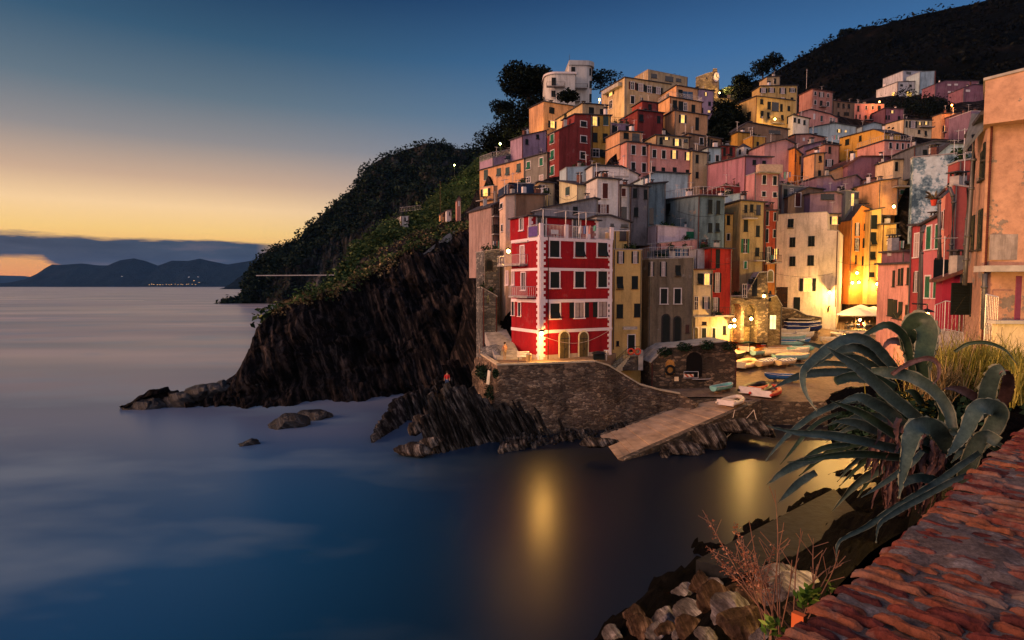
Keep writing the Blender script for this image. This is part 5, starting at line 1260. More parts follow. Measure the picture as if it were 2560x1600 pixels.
# ------------------------------------------------------------ boats
def hull_mb(L,Wd,Hh,tr=.7,bow=.35):
    """open rowing boat hull; returns outer, rim, inner"""
    n_=14; secs=[]
    for i in range(n_+1):
        t=i/n_; x=-L/2+L*t
        w_=Wd/2*(tr+(1-tr)*min(1,t*2.4)) if t<.42 else Wd/2*math.sqrt(max(0,1-((t-.42)/.58)**2.3))
        w_=max(w_,.03); sh=Hh*(1+bow*(max(0,t-.5)/.5)**2+.08*(1-t)); kb=Hh*.0+Hh*.75*(max(0,(t-.86)/.14))**1.5
        secs.append((x,w_,sh,kb))
    return secs
def boat(base,rz,L,colh,coli,label,kind='open',rim=None,scale=1,tilt=0,prop=.35,group='small boats pulled up on the harbour ramp'):
    name={'open':'rowing_boat','inflatable':'inflatable_boat','cover':'covered_boat','up':'upturned_boat'}[kind]
    o=thing(name,base,label,'boat',group)
    if kind=='inflatable':
        Wd=L*.45; r_=L*.058; pts=[Vector((-L/2,-Wd/2,r_)),Vector((L*.1,-Wd/2,r_)),Vector((L*.34,-Wd*.36,r_*1.3)),Vector((L*.46,-Wd*.12,r_*1.8)),Vector((L*.46,Wd*.12,r_*1.8)),Vector((L*.34,Wd*.36,r_*1.3)),Vector((L*.1,Wd/2,r_)),Vector((-L/2,Wd/2,r_))]
        P2=[]; 
        for a,c_ in zip(pts,pts[1:]):
            for k in range(3): P2.append(a.lerp(c_,k/3))
        P2.append(pts[-1]); rr=[r_*(.45 if i in (0,len(P2)-1) else .8 if i in (1,len(P2)-2) else 1) for i in range(len(P2))]
        b=MB(); b.tube(P2,rr,0,10); b.build('tube',colh,smooth=True,parent=None); t_=COL.objects[-1]; t_.parent=o; t_.location=(0,0,0)
        b=MB(); b.box(Vector((-L*.45,-Wd/2,.08)),Vector((L*.78,0,0)),Vector((0,Wd,0)),UP*.05); f_=b.build('floor',coli); f_.parent=o
        b=MB(); b.box(Vector((-L*.05,-Wd/2,r_*1.4)),Vector((.25,0,0)),Vector((0,Wd,0)),UP*.05); f_=b.build('thwart',coli); f_.parent=o
        b=MB(); b.box(Vector((-L*.46,-Wd/2,.02)),Vector((.05,0,0)),Vector((0,Wd,0)),UP*r_*2.4); f_=b.build('transom',TRIM); f_.parent=o
    else:
        Wd=L*.36; Hh=L*.14; s=hull_mb(L,Wd,Hh); m_=[]
        b=MB(); vs=[]; k=9
        for x,w_,sh,kb in s:
            for j in range(k):
                a=-math.pi/2+math.pi*j/(k-1); y=w_*math.sin(a); z=kb+(sh-kb)*(1-math.cos(a)**.8)
                vs.append((x,y,z))
        fs=[(i*k+j,i*k+j+1,(i+1)*k+j+1,(i+1)*k+j) for i in range(len(s)-1) for j in range(k-1)]
        b.add(vs,fs); b.add([vs[j] for j in range(k)],[tuple(range(k))]); h_=b.build('hull',colh,smooth=False); h_.parent=o
        md=h_.modifiers.new('shell','SOLIDIFY'); md.thickness=.035; md.offset=-1
        for sg in (-1,1):
            pts=[Vector((x,sg*w_,sh)) for x,w_,sh,kb in s]; b=MB(); b.tube(pts,.035,0,5); f_=b.build('gunwale',rim or TRIM); f_.parent=o
        if kind=='open':
            b=MB(); vs2=[(x,y,max(kb+.1,sh*.38)) for x,w_,sh,kb in s for y in (-w_*.85,w_*.85)]; b.add(vs2,[(2*i,2*i+2,2*i+3,2*i+1) for i in range(len(s)-1)]); f_=b.build('bottom_boards',coli); f_.parent=o
            for t in (.22,.45,.68):
                x,w_,sh,kb=s[int(t*14)]; b=MB(); b.box(Vector((x,-w_*.95,sh*.72)),Vector((.24,0,0)),Vector((0,w_*1.9,0)),UP*.04); f_=b.build('thwart',coli); f_.parent=o
        else:
            vs2=[]
            for x,w_,sh,kb in s:
                for j in range(5):
                    q=-1+j/2; vs2.append((x,q*w_*1.03,sh+.02+(1-q*q)*Hh*.45*math.sin(math.pi*min(1,max(0.05,(x+L/2)/L)))+.03*math.sin(x*7)))
            b=MB(); b.add(vs2,[(i*5+j,(i+1)*5+j,(i+1)*5+j+1,i*5+j+1) for i in range(len(s)-1) for j in range(4)]); f_=b.build('cover',coli); f_.parent=o
        if kind=='up':
            pass
        for q in (-.25,.2):
            b=MB(); b.box(Vector((q*L,-Wd*.35,-prop)),Vector((.12,0,0)),Vector((0,Wd*.7,0)),UP*(prop+.05)); f_=b.build('trestle',WOOD); f_.parent=o
    o.rotation_euler=(tilt,0,rz); o.location=Vector(base)+UP*(prop if kind!='inflatable' else .12)
    return o
WOOD=simple('old_wood',(.16,.10,.06),.8,var=.4)
def cm(nm,c,r=.45): return simple(nm,c,r,var=.15)
Bw=cm('white_boat_paint',(.62,.52,.44)); Bb=cm('pale_blue_boat_paint',(.20,.36,.42)); Bn=cm('navy_boat_paint',(.02,.035,.14)); Bt=cm('turquoise_boat_paint',(.22,.50,.46)); Br=cm('red_boat_paint',(.50,.05,.03)); Bo=cm('orange_boat_rubber',(.62,.22,.03)); Bc=cm('cream_boat_paint',(.60,.42,.26)); Bk=cm('black_boat_cover',(.02,.018,.02)); Bd=cm('dark_red_rubber',(.20,.04,.03)); Bbl=cm('blue_boat_paint',(.03,.12,.36)); Brn=cm('brown_boat_paint',(.22,.11,.06))
def stripes():
    m,n,l,b=nt('navy_white_striped_cover'); w_=n.new('ShaderNodeTexWave'); w_.inputs['Scale'].default_value=.55; w_.inputs['Distortion'].default_value=.6; w_.bands_direction='X'; l.new(coords(n),w_.inputs['Vector'])
    l.new(ramp(n,l,w_.outputs['Fac'],[(.45,(.02,.025,.10)),(.55,(.62,.56,.56))]),b.inputs['Base Color']); b.inputs['Roughness'].default_value=.8; return m
STR=stripes()
def hz(x,y): return G(*zp('H',x,y))
def jz(x,y): return G(*J(x,y))
D_=RAD
for f,rz_,L,ch,ci,kind,lab in [
 (jz(1040,300),D_(2),4.0,Bt,Bt,'open','flat turquoise boat behind the sea wall edge'),
 (jz(1385,345),D_(6),3.9,Bk,WOOD,'cover','black boat under a ribbed brown cover at the ramp edge'),
 (jz(1615,405),D_(38),3.1,Bt,Bb,'open','pale turquoise rowing boat at the top of the slipway'),
 (jz(1712,520),D_(48),3.4,Bw,Bw,'inflatable','white inflatable boat on the slipway'),
 (jz(1960,400),D_(50),4.6,Bk,Br,'inflatable','black inflatable with red floor at the quay edge'),
 (jz(2060,430),D_(50),4.2,Br,Bd,'inflatable','red rubber boat lying against the black inflatable'),
 (jz(2215,300),D_(170),3.6,Bbl,Bb,'open','bright blue boat with white rim near the agave tips'),
 (jz(1830,150),D_(48),4.6,Bc,Bw,'inflatable','cream inflatable boat in the middle of the ramp'),
 (jz(1700,90),D_(28),4.4,Bk,Bc,'cover','cream covered boat on dark trestles left of the cream inflatable'),
 (hz(1310,1320),D_(40),3.8,Bc,STR,'cover','boat under navy striped cover, left one of two'),
 (hz(1545,1310),D_(35),3.4,Bc,STR,'cover','boat under navy striped cover, right one of two'),
 (hz(1540,1205),D_(0),5.4,Bw,Bc,'open','long cream boat on props under the pale blue boats'),
 (hz(1530,1095),D_(2),4.8,Bb,Bb,'open','pale blue boat with white rim above the long cream boat'),
 (hz(1560,1030),D_(4),4.6,Bb,Bb,'open','second pale blue boat further up the ramp'),
 (hz(1660,1000),D_(4),4.6,Bw,Bbl,'open','white boat with blue inside in the long row'),
 (hz(1620,950),D_(3),4.4,Bw,Bb,'open','white hulled boat below the navy boats in the row'),
 (hz(1745,915),D_(0),4.8,Bn,Bn,'open','navy blue boat, lowest of the navy ones in the row'),
 (hz(1735,865),D_(-3),4.6,Bn,Bn,'open','navy boat with pale rim, middle of the navy ones'),
 (hz(1745,825),D_(-3),4.6,Bk,Bn,'open','dark navy boat, topmost of the navy ones in the row'),
 (hz(1790,790),D_(0),5.0,Bw,Br,'open','white boat second from the top of the row'),
 (hz(1785,745),D_(-5),4.8,Bc,Bc,'cover','cream covered boat at the top of the row'),
 (hz(1410,950),D_(10),2.6,Bw,Br,'cover','short white boat under a bright red cover'),
 (hz(1170,1130),D_(42),4.6,Bo,Bd,'inflatable','orange inflatable boat left of the cream boat'),
 (hz(940,1050),D_(-8),3.2,Bo,Br,'inflatable','small orange red dinghy close to the yellow lit wall'),
 (hz(1010,1010),D_(3),3.8,Bb,Bt,'open','grey green rowing boat near the arcade'),
 (hz(1150,965),D_(4),4.0,Bc,Bc,'open','cream rowing boat under the lamp post'),
 (hz(930,955),D_(-5),3.2,Bc,Br,'open','cream boat with red inside by the lit house corner'),
 (hz(1290,1010),D_(25),3.2,Brn,Brn,'cover','brown covered dinghy between orange inflatable and arcade'),
 (hz(1180,1010),D_(15),3.4,Brn,WOOD,'open','dark brown rowing boat behind the orange inflatable'),
 (hz(985,1110),D_(5),2.6,Bc,LITW if False else Bc,'cover','small yellowish covered dinghy at the terrace corner'),
 (hz(2090,1030),D_(12),3.2,Bw,Bb,'open','blue white boat under the restaurant terrace'),
 (hz(2110,1060),D_(14),3.0,Bc,Bc,'open','pink cream boat nearest the restaurant terrace'),
 (hz(1100,1060),D_(25),3.4,Bt,Bb,'open','turquoise boat squeezed between orange inflatable and dinghy'),
 (hz(1000,935),D_(0),3.6,Bw,Bw,'open','white rowing boat against the arcade foot'),
 (hz(1330,1110),D_(20),3.0,Br,Bk,'cover','red boat under black cover right of the orange inflatable'),
 (hz(1600,1255),D_(3),4.2,Bb,Bc,'cover','cream covered boat low on the ramp beside the striped covers'),
 (hz(1420,1020),D_(6),3.4,Bw,Bb,'open','white boat with pale blue inside behind the brown dinghy'),
 (hz(1500,985),D_(5),3.6,Bn,Bw,'open','navy and white boat left of the long row'),
 (hz(820,1190),D_(10),3.0,Bw,Bk,'cover','dark covered boat at the foot of the stone terrace'),
 (hz(1250,1190),D_(35),3.6,Bb,Bw,'open','pale blue skiff just right of the big cream inflatable'),
 (hz(1080,1020),D_(12),3.2,Br,Bc,'open','red rowing boat between grey green boat and orange inflatable'),
 (hz(1220,975),D_(2),3.2,Bw,Bt,'open','small white boat with green inside near the lamp post'),
 (hz(1640,1060),D_(3),4.0,Bbl,Bw,'open','bright blue boat wedged beside the pale blue ones'),
 (hz(1450,1150),D_(8),3.4,Bc,Brn,'cover','cream boat with brown cover left of the long cream boat'),
 (hz(1700,1150),D_(4),3.6,Bt,Bb,'open','turquoise boat at the right of the long cream boat'),
 (hz(2120,975),D_(80),2.6,Bw,Bw,'cover','small white boat tipped against the restaurant banner')]:
    boat(f,rz_,L*1.1,ch,ci,lab,kind,prop=.1 if kind=='inflatable' else .3)
# rail beside the row of boats
b=MB(); pts_=[hz(1830,1010),hz(1900,920),hz(1960,800),hz(1975,720)]
for p,q in zip(pts_,pts_[1:]):
    b.bar(p+UP*1.0,q+UP*1.0,.03); b.bar(p+UP*.5,q+UP*.5,.025)
    for i in range(5): z=p.lerp(q,i/5); b.bar(z,z+UP*1.0,.025)
tag(b.build('hand_rail',IRON,base=pts_[0]),'dark iron handrail along the row of boats','railing')
b=MB(); rs=random.Random(4)
for i in range(14):
    p=hz(1860+rs.uniform(-25,25),1000+rs.uniform(-25,15))+UP*.4; ring(b,p,rs.uniform(.2,.4),.05,Vector((rs.uniform(-1,1),-1,.3)).normalized(),0,9)
tag(b.build('net_heap',WOOD,base=pts_[0]),'heap of brown nets and ropes at the foot of the handrail','nets')
# handcart / barrier by the dark archway
a=P(*zp('H',330,1440),62.5); o=thing('trailer',a,'small boat trailer with a red and white striped board','trailer')
b=MB(); 
c1=P(*zp('H',498,1440),62.5); h1=UP*((1440-1365)/4.724/F*62.5)
b.bar(a,c1,.03); b.bar(a+h1,c1+h1,.03); b.bar(a,a+h1,.03); b.bar(c1,c1+h1,.03); b.build('frame',STEEL,o)
m,n,l,b2=nt('red_white_warning_stripes'); w_=n.new('ShaderNodeTexWave'); w_.inputs['Scale'].default_value=1.3; w_.bands_direction='DIAGONAL'; l.new(coords(n),w_.inputs['Vector']); l.new(ramp(n,l,w_.outputs['Fac'],[(.48,(.5,.08,.03)),(.52,(.7,.6,.5))]),b2.inputs['Base Color'])
b=MB(); b.box(a+Vector((0,-.05,.1)),Vector((1.0,0,0)),Vector((0,.03,0)),UP*.3); b.build('warning_board',m,o)
b=MB(); b.box(P(*zp('H',215,1475),59.6)+Vector((0,-.1,0)),Vector((.42,0,0)),Vector((0,.04,0)),UP*.42); 
sg=tag(b.build('wall_sign',simple('cream_sign',(.65,.50,.33),.7),base=P(*zp('H',215,1475),59.6)),'small square cream sign on the wall below the turquoise boat','sign')
# ropes at the quay
b=MB()
for pa,pb,sag in [((1885,1025),(1897,1060),.2),((1885,1025),(1815,1095),.1),((1837,1025),(1800,1102),1.0),((1800,1102),(1757,1083),.5),((1815,1060),(1838,1068),0)]:
    p=P(*pa,56); q=P(*pb,53.5); b.tube([p.lerp(q,i/8)-UP*sag*math.sin(math.pi*i/8) for i in range(9)],.035,0,5)
tag(b.build('mooring_rope',simple('pale_rope2',(.5,.42,.33),.8),base=P(1885,1025,56)),'slack pale mooring ropes hanging by the slipway wall','rope')
# ------------------------------------------------------------ restaurant terrace
RT=P(*zp('I',180,880),86); zf=RT.z
o=thing('terrace_deck',RT,'restaurant deck with white banner under the parasols','deck')
b=MB(); b.box(Vector((RT.x,RT.y,zg(84)-1)),Vector((9.5,0,0)),Vector((0,7,0)),UP*(zf-zg(84)+1)); b.build('deck_floor',COPING,o)
b=MB(); a=P(*zp('I',180,940),85.8); h_=(940-890)/4.724/F*85.8; b.box(a,Vector((5.3,0,0)),Vector((0,.05,0)),UP*h_); b.build('banner',simple('white_banner',(.68,.52,.48),.7,var=.05),o)
text_obj('Los',a+Vector((1.0,-.02,h_*.3)),.62,(RAD(90),0,0),IRON,'lettering',o); text_obj('Gia',a+Vector((4.4,-.02,h_*.3)),.62,(RAD(90),0,0),IRON,'lettering',o)
railing(o,[Vector((RT.x,RT.y,zf)),Vector((RT.x+9.5,RT.y,zf))],1.1,IRON,.4)
def parasol(base,hx,hz_,top,label,mat):
    o=thing('parasol',base,label,'parasol','parasols on the restaurant terrace')
    b=MB(); b.bar(base,base+UP*top,.05); b.build('pole',WOOD,o)
    b=MB(); e=base+UP*(top-hz_); c_=base+UP*top; vs=[c_]; n_=8
    for ring_ in range(1,5):
        for i in range(n_*3):
            an=2*math.pi*i/(n_*3); k=ring_/4; rr=hx*k*(1-.06*abs(math.sin(an*n_/2))); vs.append(c_+Vector((math.cos(an)*rr,math.sin(an)*rr,-hz_*k**1.1)))
    m_=n_*3; fs=[(0,1+i,1+(i+1)%m_) for i in range(m_)]
    for r_ in range(3): fs+=[(1+r_*m_+i,1+(r_+1)*m_+i,1+(r_+1)*m_+(i+1)%m_,1+r_*m_+(i+1)%m_) for i in range(m_)]
    b.add(vs,fs); cn_=b.build('canopy',mat,o)
    b=MB()
    for i in range(n_): an=2*math.pi*i/n_; b.bar(base+UP*(top-hz_*.9),c_+Vector((math.cos(an)*hx*.95,math.sin(an)*hx*.95,-hz_*.98)),.015)
    b.build('rib',WOOD,o)
CV=simple('white_canvas',(.62,.58,.62),.8,var=.08)
parasol(Vector((P(*zp('I',368,800),88).x,88,zf)),3.0,1.2,(P(*zp('I',368,600),88).z-zf),'grey white parasol in front of the restaurant terrace',CV)
parasol(Vector((P(*zp('I',430,800),92).x,92,zf)),3.8,1.6,(P(*zp('I',430,572),92).z-zf),'large pinkish parasol behind the grey white one',CV)
parasol(Vector((P(*zp('I',585,800),93).x,93,zf)),2.5,1.1,(P(*zp('I',585,590),93).z-zf),'third parasol beside the pink street corner',CV)
b=MB(); q=P(*zp('H',1978,700),90); q.z=zg(90); b.lathe(q,[(.05,0),(.05,1.2),(.28,1.25),(.2,2.2),(.03,3.1)],8); tag(b.build('closed_parasol',CV,base=q),'closed parasol standing before the white harbour house','parasol')
def skin_mesh(name,pts,edges,rad,mat,par,sub=1):
    me=bpy.data.meshes.new(name); me.from_pydata([tuple(p) for p in pts],edges,[]); me.materials.append(mat)
    o_=bpy.data.objects.new(name,me); COL.objects.link(o_); o_.parent=par
    md=o_.modifiers.new('skin','SKIN')
    for i,sv in enumerate(me.skin_vertices[0].data): sv.radius=(rad[i],rad[i]*.85); sv.use_root=(i==0)
    s_=o_.modifiers.new('sub','SUBSURF'); s_.levels=sub; s_.render_levels=sub
    return o_
SKIN=simple('skin',(.42,.22,.14),.6,var=.05)
def person(base,rz_,label,shirt,trs,pose='sit',hair=(.02,.012,.008),group=None):
    o=thing('person',base,label,'person',group)
    if pose=='sit':
        J_={'hip':(0,0,.5),'ch':(0,.02,.85),'sh':(0,0,1.0),'nk':(0,.02,1.1),'hd':(0,.04,1.27),'ls':(-.19,0,1.0),'le':(-.24,.1,.76),'lh':(-.15,.33,.78),'rs':(.19,0,1.0),'re':(.24,.1,.76),'rh':(.15,.33,.78),'lp':(-.1,.02,.48),'lk':(-.12,.44,.5),'lf':(-.12,.44,.06),'lt':(-.12,.58,.04),'rp':(.1,.02,.48),'rk':(.12,.44,.5),'rf':(.12,.44,.06),'rt':(.12,.58,.04)}
    else:
        J_={'hip':(0,0,.93),'ch':(0,0,1.2),'sh':(0,0,1.4),'nk':(0,.01,1.5),'hd':(0,.03,1.66),'ls':(-.19,0,1.4),'le':(-.26,.02,1.12),'lh':(-.25,.1,.86),'rs':(.19,0,1.4),'re':(.26,.02,1.12),'rh':(.25,.1,.86),'lp':(-.1,0,.9),'lk':(-.11,.03,.5),'lf':(-.12,-.03,.08),'lt':(-.12,.12,.04),'rp':(.1,0,.9),'rk':(.11,.08,.5),'rf':(.12,.1,.08),'rt':(.12,.24,.04)}
    K=list(J_); R_={'hip':.13,'ch':.14,'sh':.10,'nk':.055,'hd':.105,'ls':.065,'le':.045,'lh':.04,'rs':.065,'re':.045,'rh':.04,'lp':.09,'lk':.06,'lf':.045,'lt':.04,'rp':.09,'rk':.06,'rf':.045,'rt':.04}
    E=[('hip','ch'),('ch','sh'),('sh','nk'),('nk','hd'),('sh','ls'),('ls','le'),('le','lh'),('sh','rs'),('rs','re'),('re','rh'),('hip','lp'),('lp','lk'),('lk','lf'),('lf','lt'),('hip','rp'),('rp','rk'),('rk','rf'),('rf','rt')]
    skin_mesh('body',[J_[k] for k in K],[(K.index(a),K.index(c_)) for a,c_ in E],[R_[k] for k in K],SKIN,o)
    def sub_(nm,ks,es,mat,gr):
        skin_mesh(nm,[J_[k] for k in ks],[(ks.index(a),ks.index(c_)) for a,c_ in es],[R_[k]*gr for k in ks],mat,o)
    sub_('shirt',['hip','ch','sh','ls','le','rs','re'],[('hip','ch'),('ch','sh'),('sh','ls'),('ls','le'),('sh','rs'),('rs','re')],simple('shirt_'+shirt[0],shirt[1],.8),1.18)
    sub_('trousers',['hip','lp','lk','lf','rp','rk','rf'],[('hip','lp'),('lp','lk'),('lk','lf'),('hip','rp'),('rp','rk'),('rk','rf')],simple('trousers_'+trs[0],trs[1],.8),1.18)
    b=MB(); h=Vector(J_['hd']); boulder(b,h+Vector((0,-.025,.035)),.118,3,1,1.05,1,2,.05,0,0); f_=b.build('hair',simple('dark_hair',hair,.7)); f_.parent=o; f_.location=(0,0,0)
    o.rotation_euler=(0,0,rz_); return o
BL=('black',(.02,.02,.025)); RD=('red',(.45,.03,.03)); WHs=('white',(.5,.45,.4)); BLU=('blue',(.04,.07,.16))
GR='diners on the restaurant terrace'
for i,(x,y,rzz,sh,lab) in enumerate([(265,840,-60,BL,'person in black leaning over the table, leftmost diner'),(330,838,60,WHs,'person in white shirt at the left table'),(375,845,-50,BL,'person in black seated beside the parasol pole'),(440,835,40,RD,'person in red seated under the parasol'),(480,855,150,WHs,'person in pale shirt near the deck edge'),(540,850,100,BL,'dark dressed person at the right end of the deck')]):
    q=P(*zp('I',x,y),87+(i%3)*1.0); q.z=zf; person(q,RAD(rzz),lab,sh,BLU,'sit',group=GR)
    b=MB(); b.cbox(Vector((0,-.05,0)),.42,.42,.45)
    ch=thing('dining_chair',q,'wooden chair under the '+lab,'chair','chairs on the restaurant terrace'); ch.rotation_euler=(0,0,RAD(rzz))
    W[ch.name]=(0,0,0)
    b=MB(); b.box((-.21,-.22,.42),(.42,0,0),(0,.42,0),(0,0,.04)); b.build('seat',WOOD,ch); b=MB(); b.box((-.21,-.24,.46),(.42,0,0),(0,.03,0),(0,0,.42)); b.build('backrest',WOOD,ch)
    for dx in (-.2,.17):
        for dy in (-.21,.16): b=MB(); b.box((dx,dy,0),(.03,0,0),(0,.03,0),(0,0,.42)); b.build('leg',WOOD,ch)
for i,(x,Y_) in enumerate([(300,87.4),(410,88.5),(505,88)]):
    q=Vector((P(*zp('I',x,850),Y_).x,Y_,zf)); o=thing('dining_table',q,['small table with white cloth at the left of the deck','small white table beside the parasol pole','small white table at the right end of the deck'][i],'table','tables on the restaurant terrace')
    b=MB(); b.cbox(q+UP*.7,.9,.9,.05); b.build('tabletop',CV,o); b=MB(); b.lathe(q,[(.25,0),(.05,.05),(.05,.7)],8); b.build('pedestal',IRON,o)
q=P(1118,972,56); 
person(Vector((q.x,q.y,q.z-.1)),RAD(170),'person in red standing alone on the rocks beside the cove',RD,BLU,'stand')
q=P(1262,898,59.5); q.z=zt_; person(q,RAD(30),'person in pale orange clothes at the foot of the sea stairs',('orange',(.5,.25,.15)),('tan',(.3,.2,.12)),'stand')
q=P(2063,1000,40.0)
# ------------------------------------------------------------ rocks under the sea wall
def beds(name,label,p0,p1,n_,hfun,dfun,lean,th,mat,seed,zb=-1.0,skew=.25):
    rs=random.Random(seed); b=MB()
    for i in range(n_):
        f=i/(n_-1); p=p0.lerp(p1,f); h=hfun(f)*rs.uniform(.82,1.12); d=dfun(f)*rs.uniform(.7,1.15)
        segs=rs.randint(2,4)
        for s_ in range(segs):
            hh=h*(1-.25*s_/segs)*rs.uniform(.8,1.05); o=Vector((p.x+rs.uniform(-.05,.05),p.y-d/2+d*s_/segs+rs.uniform(-.2,.2),zb))
            a=Vector((th*rs.uniform(.75,1.2),rs.uniform(-.04,.04),rs.uniform(-.03,.06))); c_=Vector((skew*rs.uniform(.8,1.2),d/segs*rs.uniform(.9,1.1),rs.uniform(-.1,.15)))
            up=Vector((lean*hh*rs.uniform(.9,1.1),.25*hh,hh-zb*.8))
            vs=[o,o+a,o+a+c_,o+c_,o+up,o+up+a,o+up+a+c_,o+up+c_]; vs=[q+Vector((rs.uniform(-.06,.06),rs.uniform(-.06,.06),rs.uniform(-.1,.1))) for q in vs]
            b.add(vs,[(0,3,2,1),(4,5,6,7),(0,1,5,4),(1,2,6,5),(2,3,7,6),(3,0,4,7)])
    base=Vector(p0); return tag(b.build(name,mat,base=base),label,'rock')
ROCK_B=rock('bedded_outcrop_rock',(.045,.038,.036),(.27,.235,.21),(0,RAD(29),0),1.8)
P0=PZ(928,1118,0); P1=PZ(1120,1100,0)
beds('rock_outcrop','low jagged rock ledge reaching into the bay, left end of the outcrop',PZ(932,1110,0)+Vector((0,2,0)),PZ(1010,1060,0)+Vector((0,2,0)),20,lambda f:1.2+f*1.7,lambda f:3.2,-.35,.22,ROCK_B,1)
beds('rock_outcrop','long flat topped rock ledge behind the boulders',PZ(1000,1050,0),PZ(1150,1040,0)+Vector((0,3,0)),30,lambda f:2.5+f*1.3,lambda f:3.5,-.30,.22,ROCK_B,2)
beds('rock_outcrop','tilted ribbed rock slabs in front of the sea wall corner',PZ(1085,1128,0),PZ(1190,1118,0)+Vector((0,1.5,0)),24,lambda f:1.6+3.2*math.sin(math.pi*min(1,f*.9+.05))**.7,lambda f:3.0,-.45,.15,ROCK_B,3)
beds('rock_outcrop','dark ribbed rock slabs rising against the front of the sea wall',PZ(1170,1118,0)+Vector((0,1.2,0)),PZ(1430,1092,0)+Vector((0,2.6,0)),50,lambda f:4.9-2.6*f+.7*math.sin(f*11),lambda f:2.4,-.6,.2,ROCK_B,4)
beds('rock_outcrop','stepped rock ridge climbing to the cove behind the person',P(1075,985,62)-UP*1,P(1205,905,68)-UP*1,28,lambda f:1.0+5.6*f,lambda f:2.5,-.5,.42,ROCK_D,5,-1.5)
beds('rock_outcrop','low wet rock shelf at the foot of the sea wall',PZ(1250,1120,0),PZ(1560,1075,0)+Vector((0,1,0)),40,lambda f:.5+.3*math.sin(f*14),lambda f:3.4,-.2,.42,ROCK_B,6,-1,.1)
beds('rock_outcrop','dark rocks below the slipway edge',PZ(1650,1140,0),PZ(1850,1075,0),26,lambda f:.4+.4*math.sin(f*11),lambda f:1.2,-.1,.5,ROCK_B,7,-1,.1)
for i,(x,y,Y,r_,sx,sz_,lab) in enumerate([(1085,1063,52,1.15,1.0,1.0,'pointed pale boulder leaning in the rock gap'),(1062,1052,53.5,1.0,1.3,.8,'grey boulder behind the pointed pale one'),(1040,1075,52,.75,1,1,'rounded grey boulder left of the pointed pale one'),(1080,1105,49.5,.8,1.2,.9,'squarish dark boulder at the water below the ribbed slabs'),(1045,1122,49,1.15,1.6,.5,'long flat boulder at the water edge'),(1500,1105,48,1.0,1.6,.5,'flat rock beside the sunken end of the slipway'),(1775,1095,51.5,1.3,1.1,1.0,'round boulder under the slipway wall with a rope'),(1700,1120,50,1.3,1.6,.6,'flat lit rock under the slipway wall'),(1850,1060,54,1.4,1.5,.7,'rough rock heap left of the dark arch'),(1900,1075,53,1.2,1.4,.6,'rubble rock in the water below the dark arch')]):
    q=P(x,y,Y); b=MB(); boulder(b,q,r_,i*5.1+2,sx,1,sz_,4); tag(b.build('boulder',ROCK_M if i in (0,) else ROCK_B,base=q,smooth=False),lab,'rock','boulders along the shore')
# ------------------------------------------------------------ vegetation on the hills
def scatter(name,rows,n_,r_,q_,s,mat,seed,kind,label=None,jmin=.15,jmax=1.0,cond=None,lift=.15,cat=None):
    rs=random.Random(seed); a=np.array(rows); nr,nc=a.shape[:2]; b=MB(); cnt=0
    while cnt<n_:
        j=int(rs.uniform(jmin,jmax)*(nr-1)); i=int(rs.random()*(nc-1)); p=a[j,i]
        cnt+=1
        if cond and not cond(p): continue
        k=rs.uniform(.5,1.3); leafball(b,(p[0],p[1],p[2]+r_*k*lift),r_*k*1.2,r_*k*1.2,r_*k,q_,s*k,rs,.5)
    o=b.build(name,mat,base=tuple(a[0,0])); return tag(o,kind=kind)
LEAFF=foliage('far_leaves',(.010,.020,.014),(.028,.042,.026))
LEAFK=foliage('night_hill_leaves',(.002,.003,.003),(.010,.011,.008))
scatter('cliff_top_shrubs',cliff_rows,420,1.0,22,.26,LEAFM,11,'stuff',jmin=.86,jmax=.99,cond=lambda p:p[1]>84)
scatter('cliff_top_brush',cliff_rows,260,.8,22,.24,LEAFB,12,'stuff',jmin=.84,jmax=.97,cond=lambda p:p[1]>80)
scatter('hillside_shrubs',slope_rows,1700,1.7,22,.38,LEAFM,1,'stuff',jmin=.1,jmax=.95)
scatter('dry_hillside_brush',slope_rows,260,1.2,18,.35,LEAFB,2,'stuff',jmin=.1,jmax=.6,cond=lambda p:p[1]<150)
scatter('headland_woodland',hill_rows,3000,4.6,20,1.1,LEAFF,3,'stuff',jmin=.5,jmax=.97)
scatter('headland_scrub',hill_rows,500,3.2,18,.9,LEAFF,33,'stuff',jmin=.12,jmax=.55)
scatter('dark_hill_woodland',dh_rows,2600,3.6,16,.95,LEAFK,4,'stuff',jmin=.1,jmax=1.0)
rs=random.Random(77)
def tree(base,h,cw,ch,label,kind='pine_tree',mat=None,lumps=9,q_=260,s=.3,lean=0.0,flat=.5,group='dark trees on the skyline',th=None):
    base=Vector(base); o=thing(kind,base,label,'tree',group); r0=h*.035 if th is None else th
    b=MB(); top=base+Vector((lean*h,0,h-ch*.6)); mid=base.lerp(top,.5)+Vector((h*.03,0,0)); b.tube([base-UP,mid,top],[r0*1.3,r0,r0*.6],0,7)
    cs=[]
    for i in range(lumps):
        an=2.4*i+rs.uniform(-.4,.4); rr=cw/2*(.75*math.sqrt((i+.5)/lumps)); c_=base+Vector((lean*h+math.cos(an)*rr,math.sin(an)*rr*.8,h-ch*(.25+.35*rs.random()))); cs.append(c_)
        b.tube([mid.lerp(top,.55+.4*rs.random()),(c_+top)/2+Vector((0,0,-.2*ch)),c_],[r0*.5,r0*.35,r0*.2],0,5)
    b.build('trunk',simple('dark_bark',(.03,.022,.018),.9),o)
    b=MB()
    for c_ in cs: k=rs.uniform(.75,1.2); leafball(b,c_,cw*.27*k,cw*.24*k,ch*.33*k*flat*1.6,q_,s,rs,.45)
    b.build('crown',mat or LEAFD,o); return o
q=P(1322,330,168); tree(q,17.5,14.5,9.0,'large umbrella pine on the skyline left of the white tower house',lumps=22,q_=420,s=.42,lean=-.02,flat=.75)
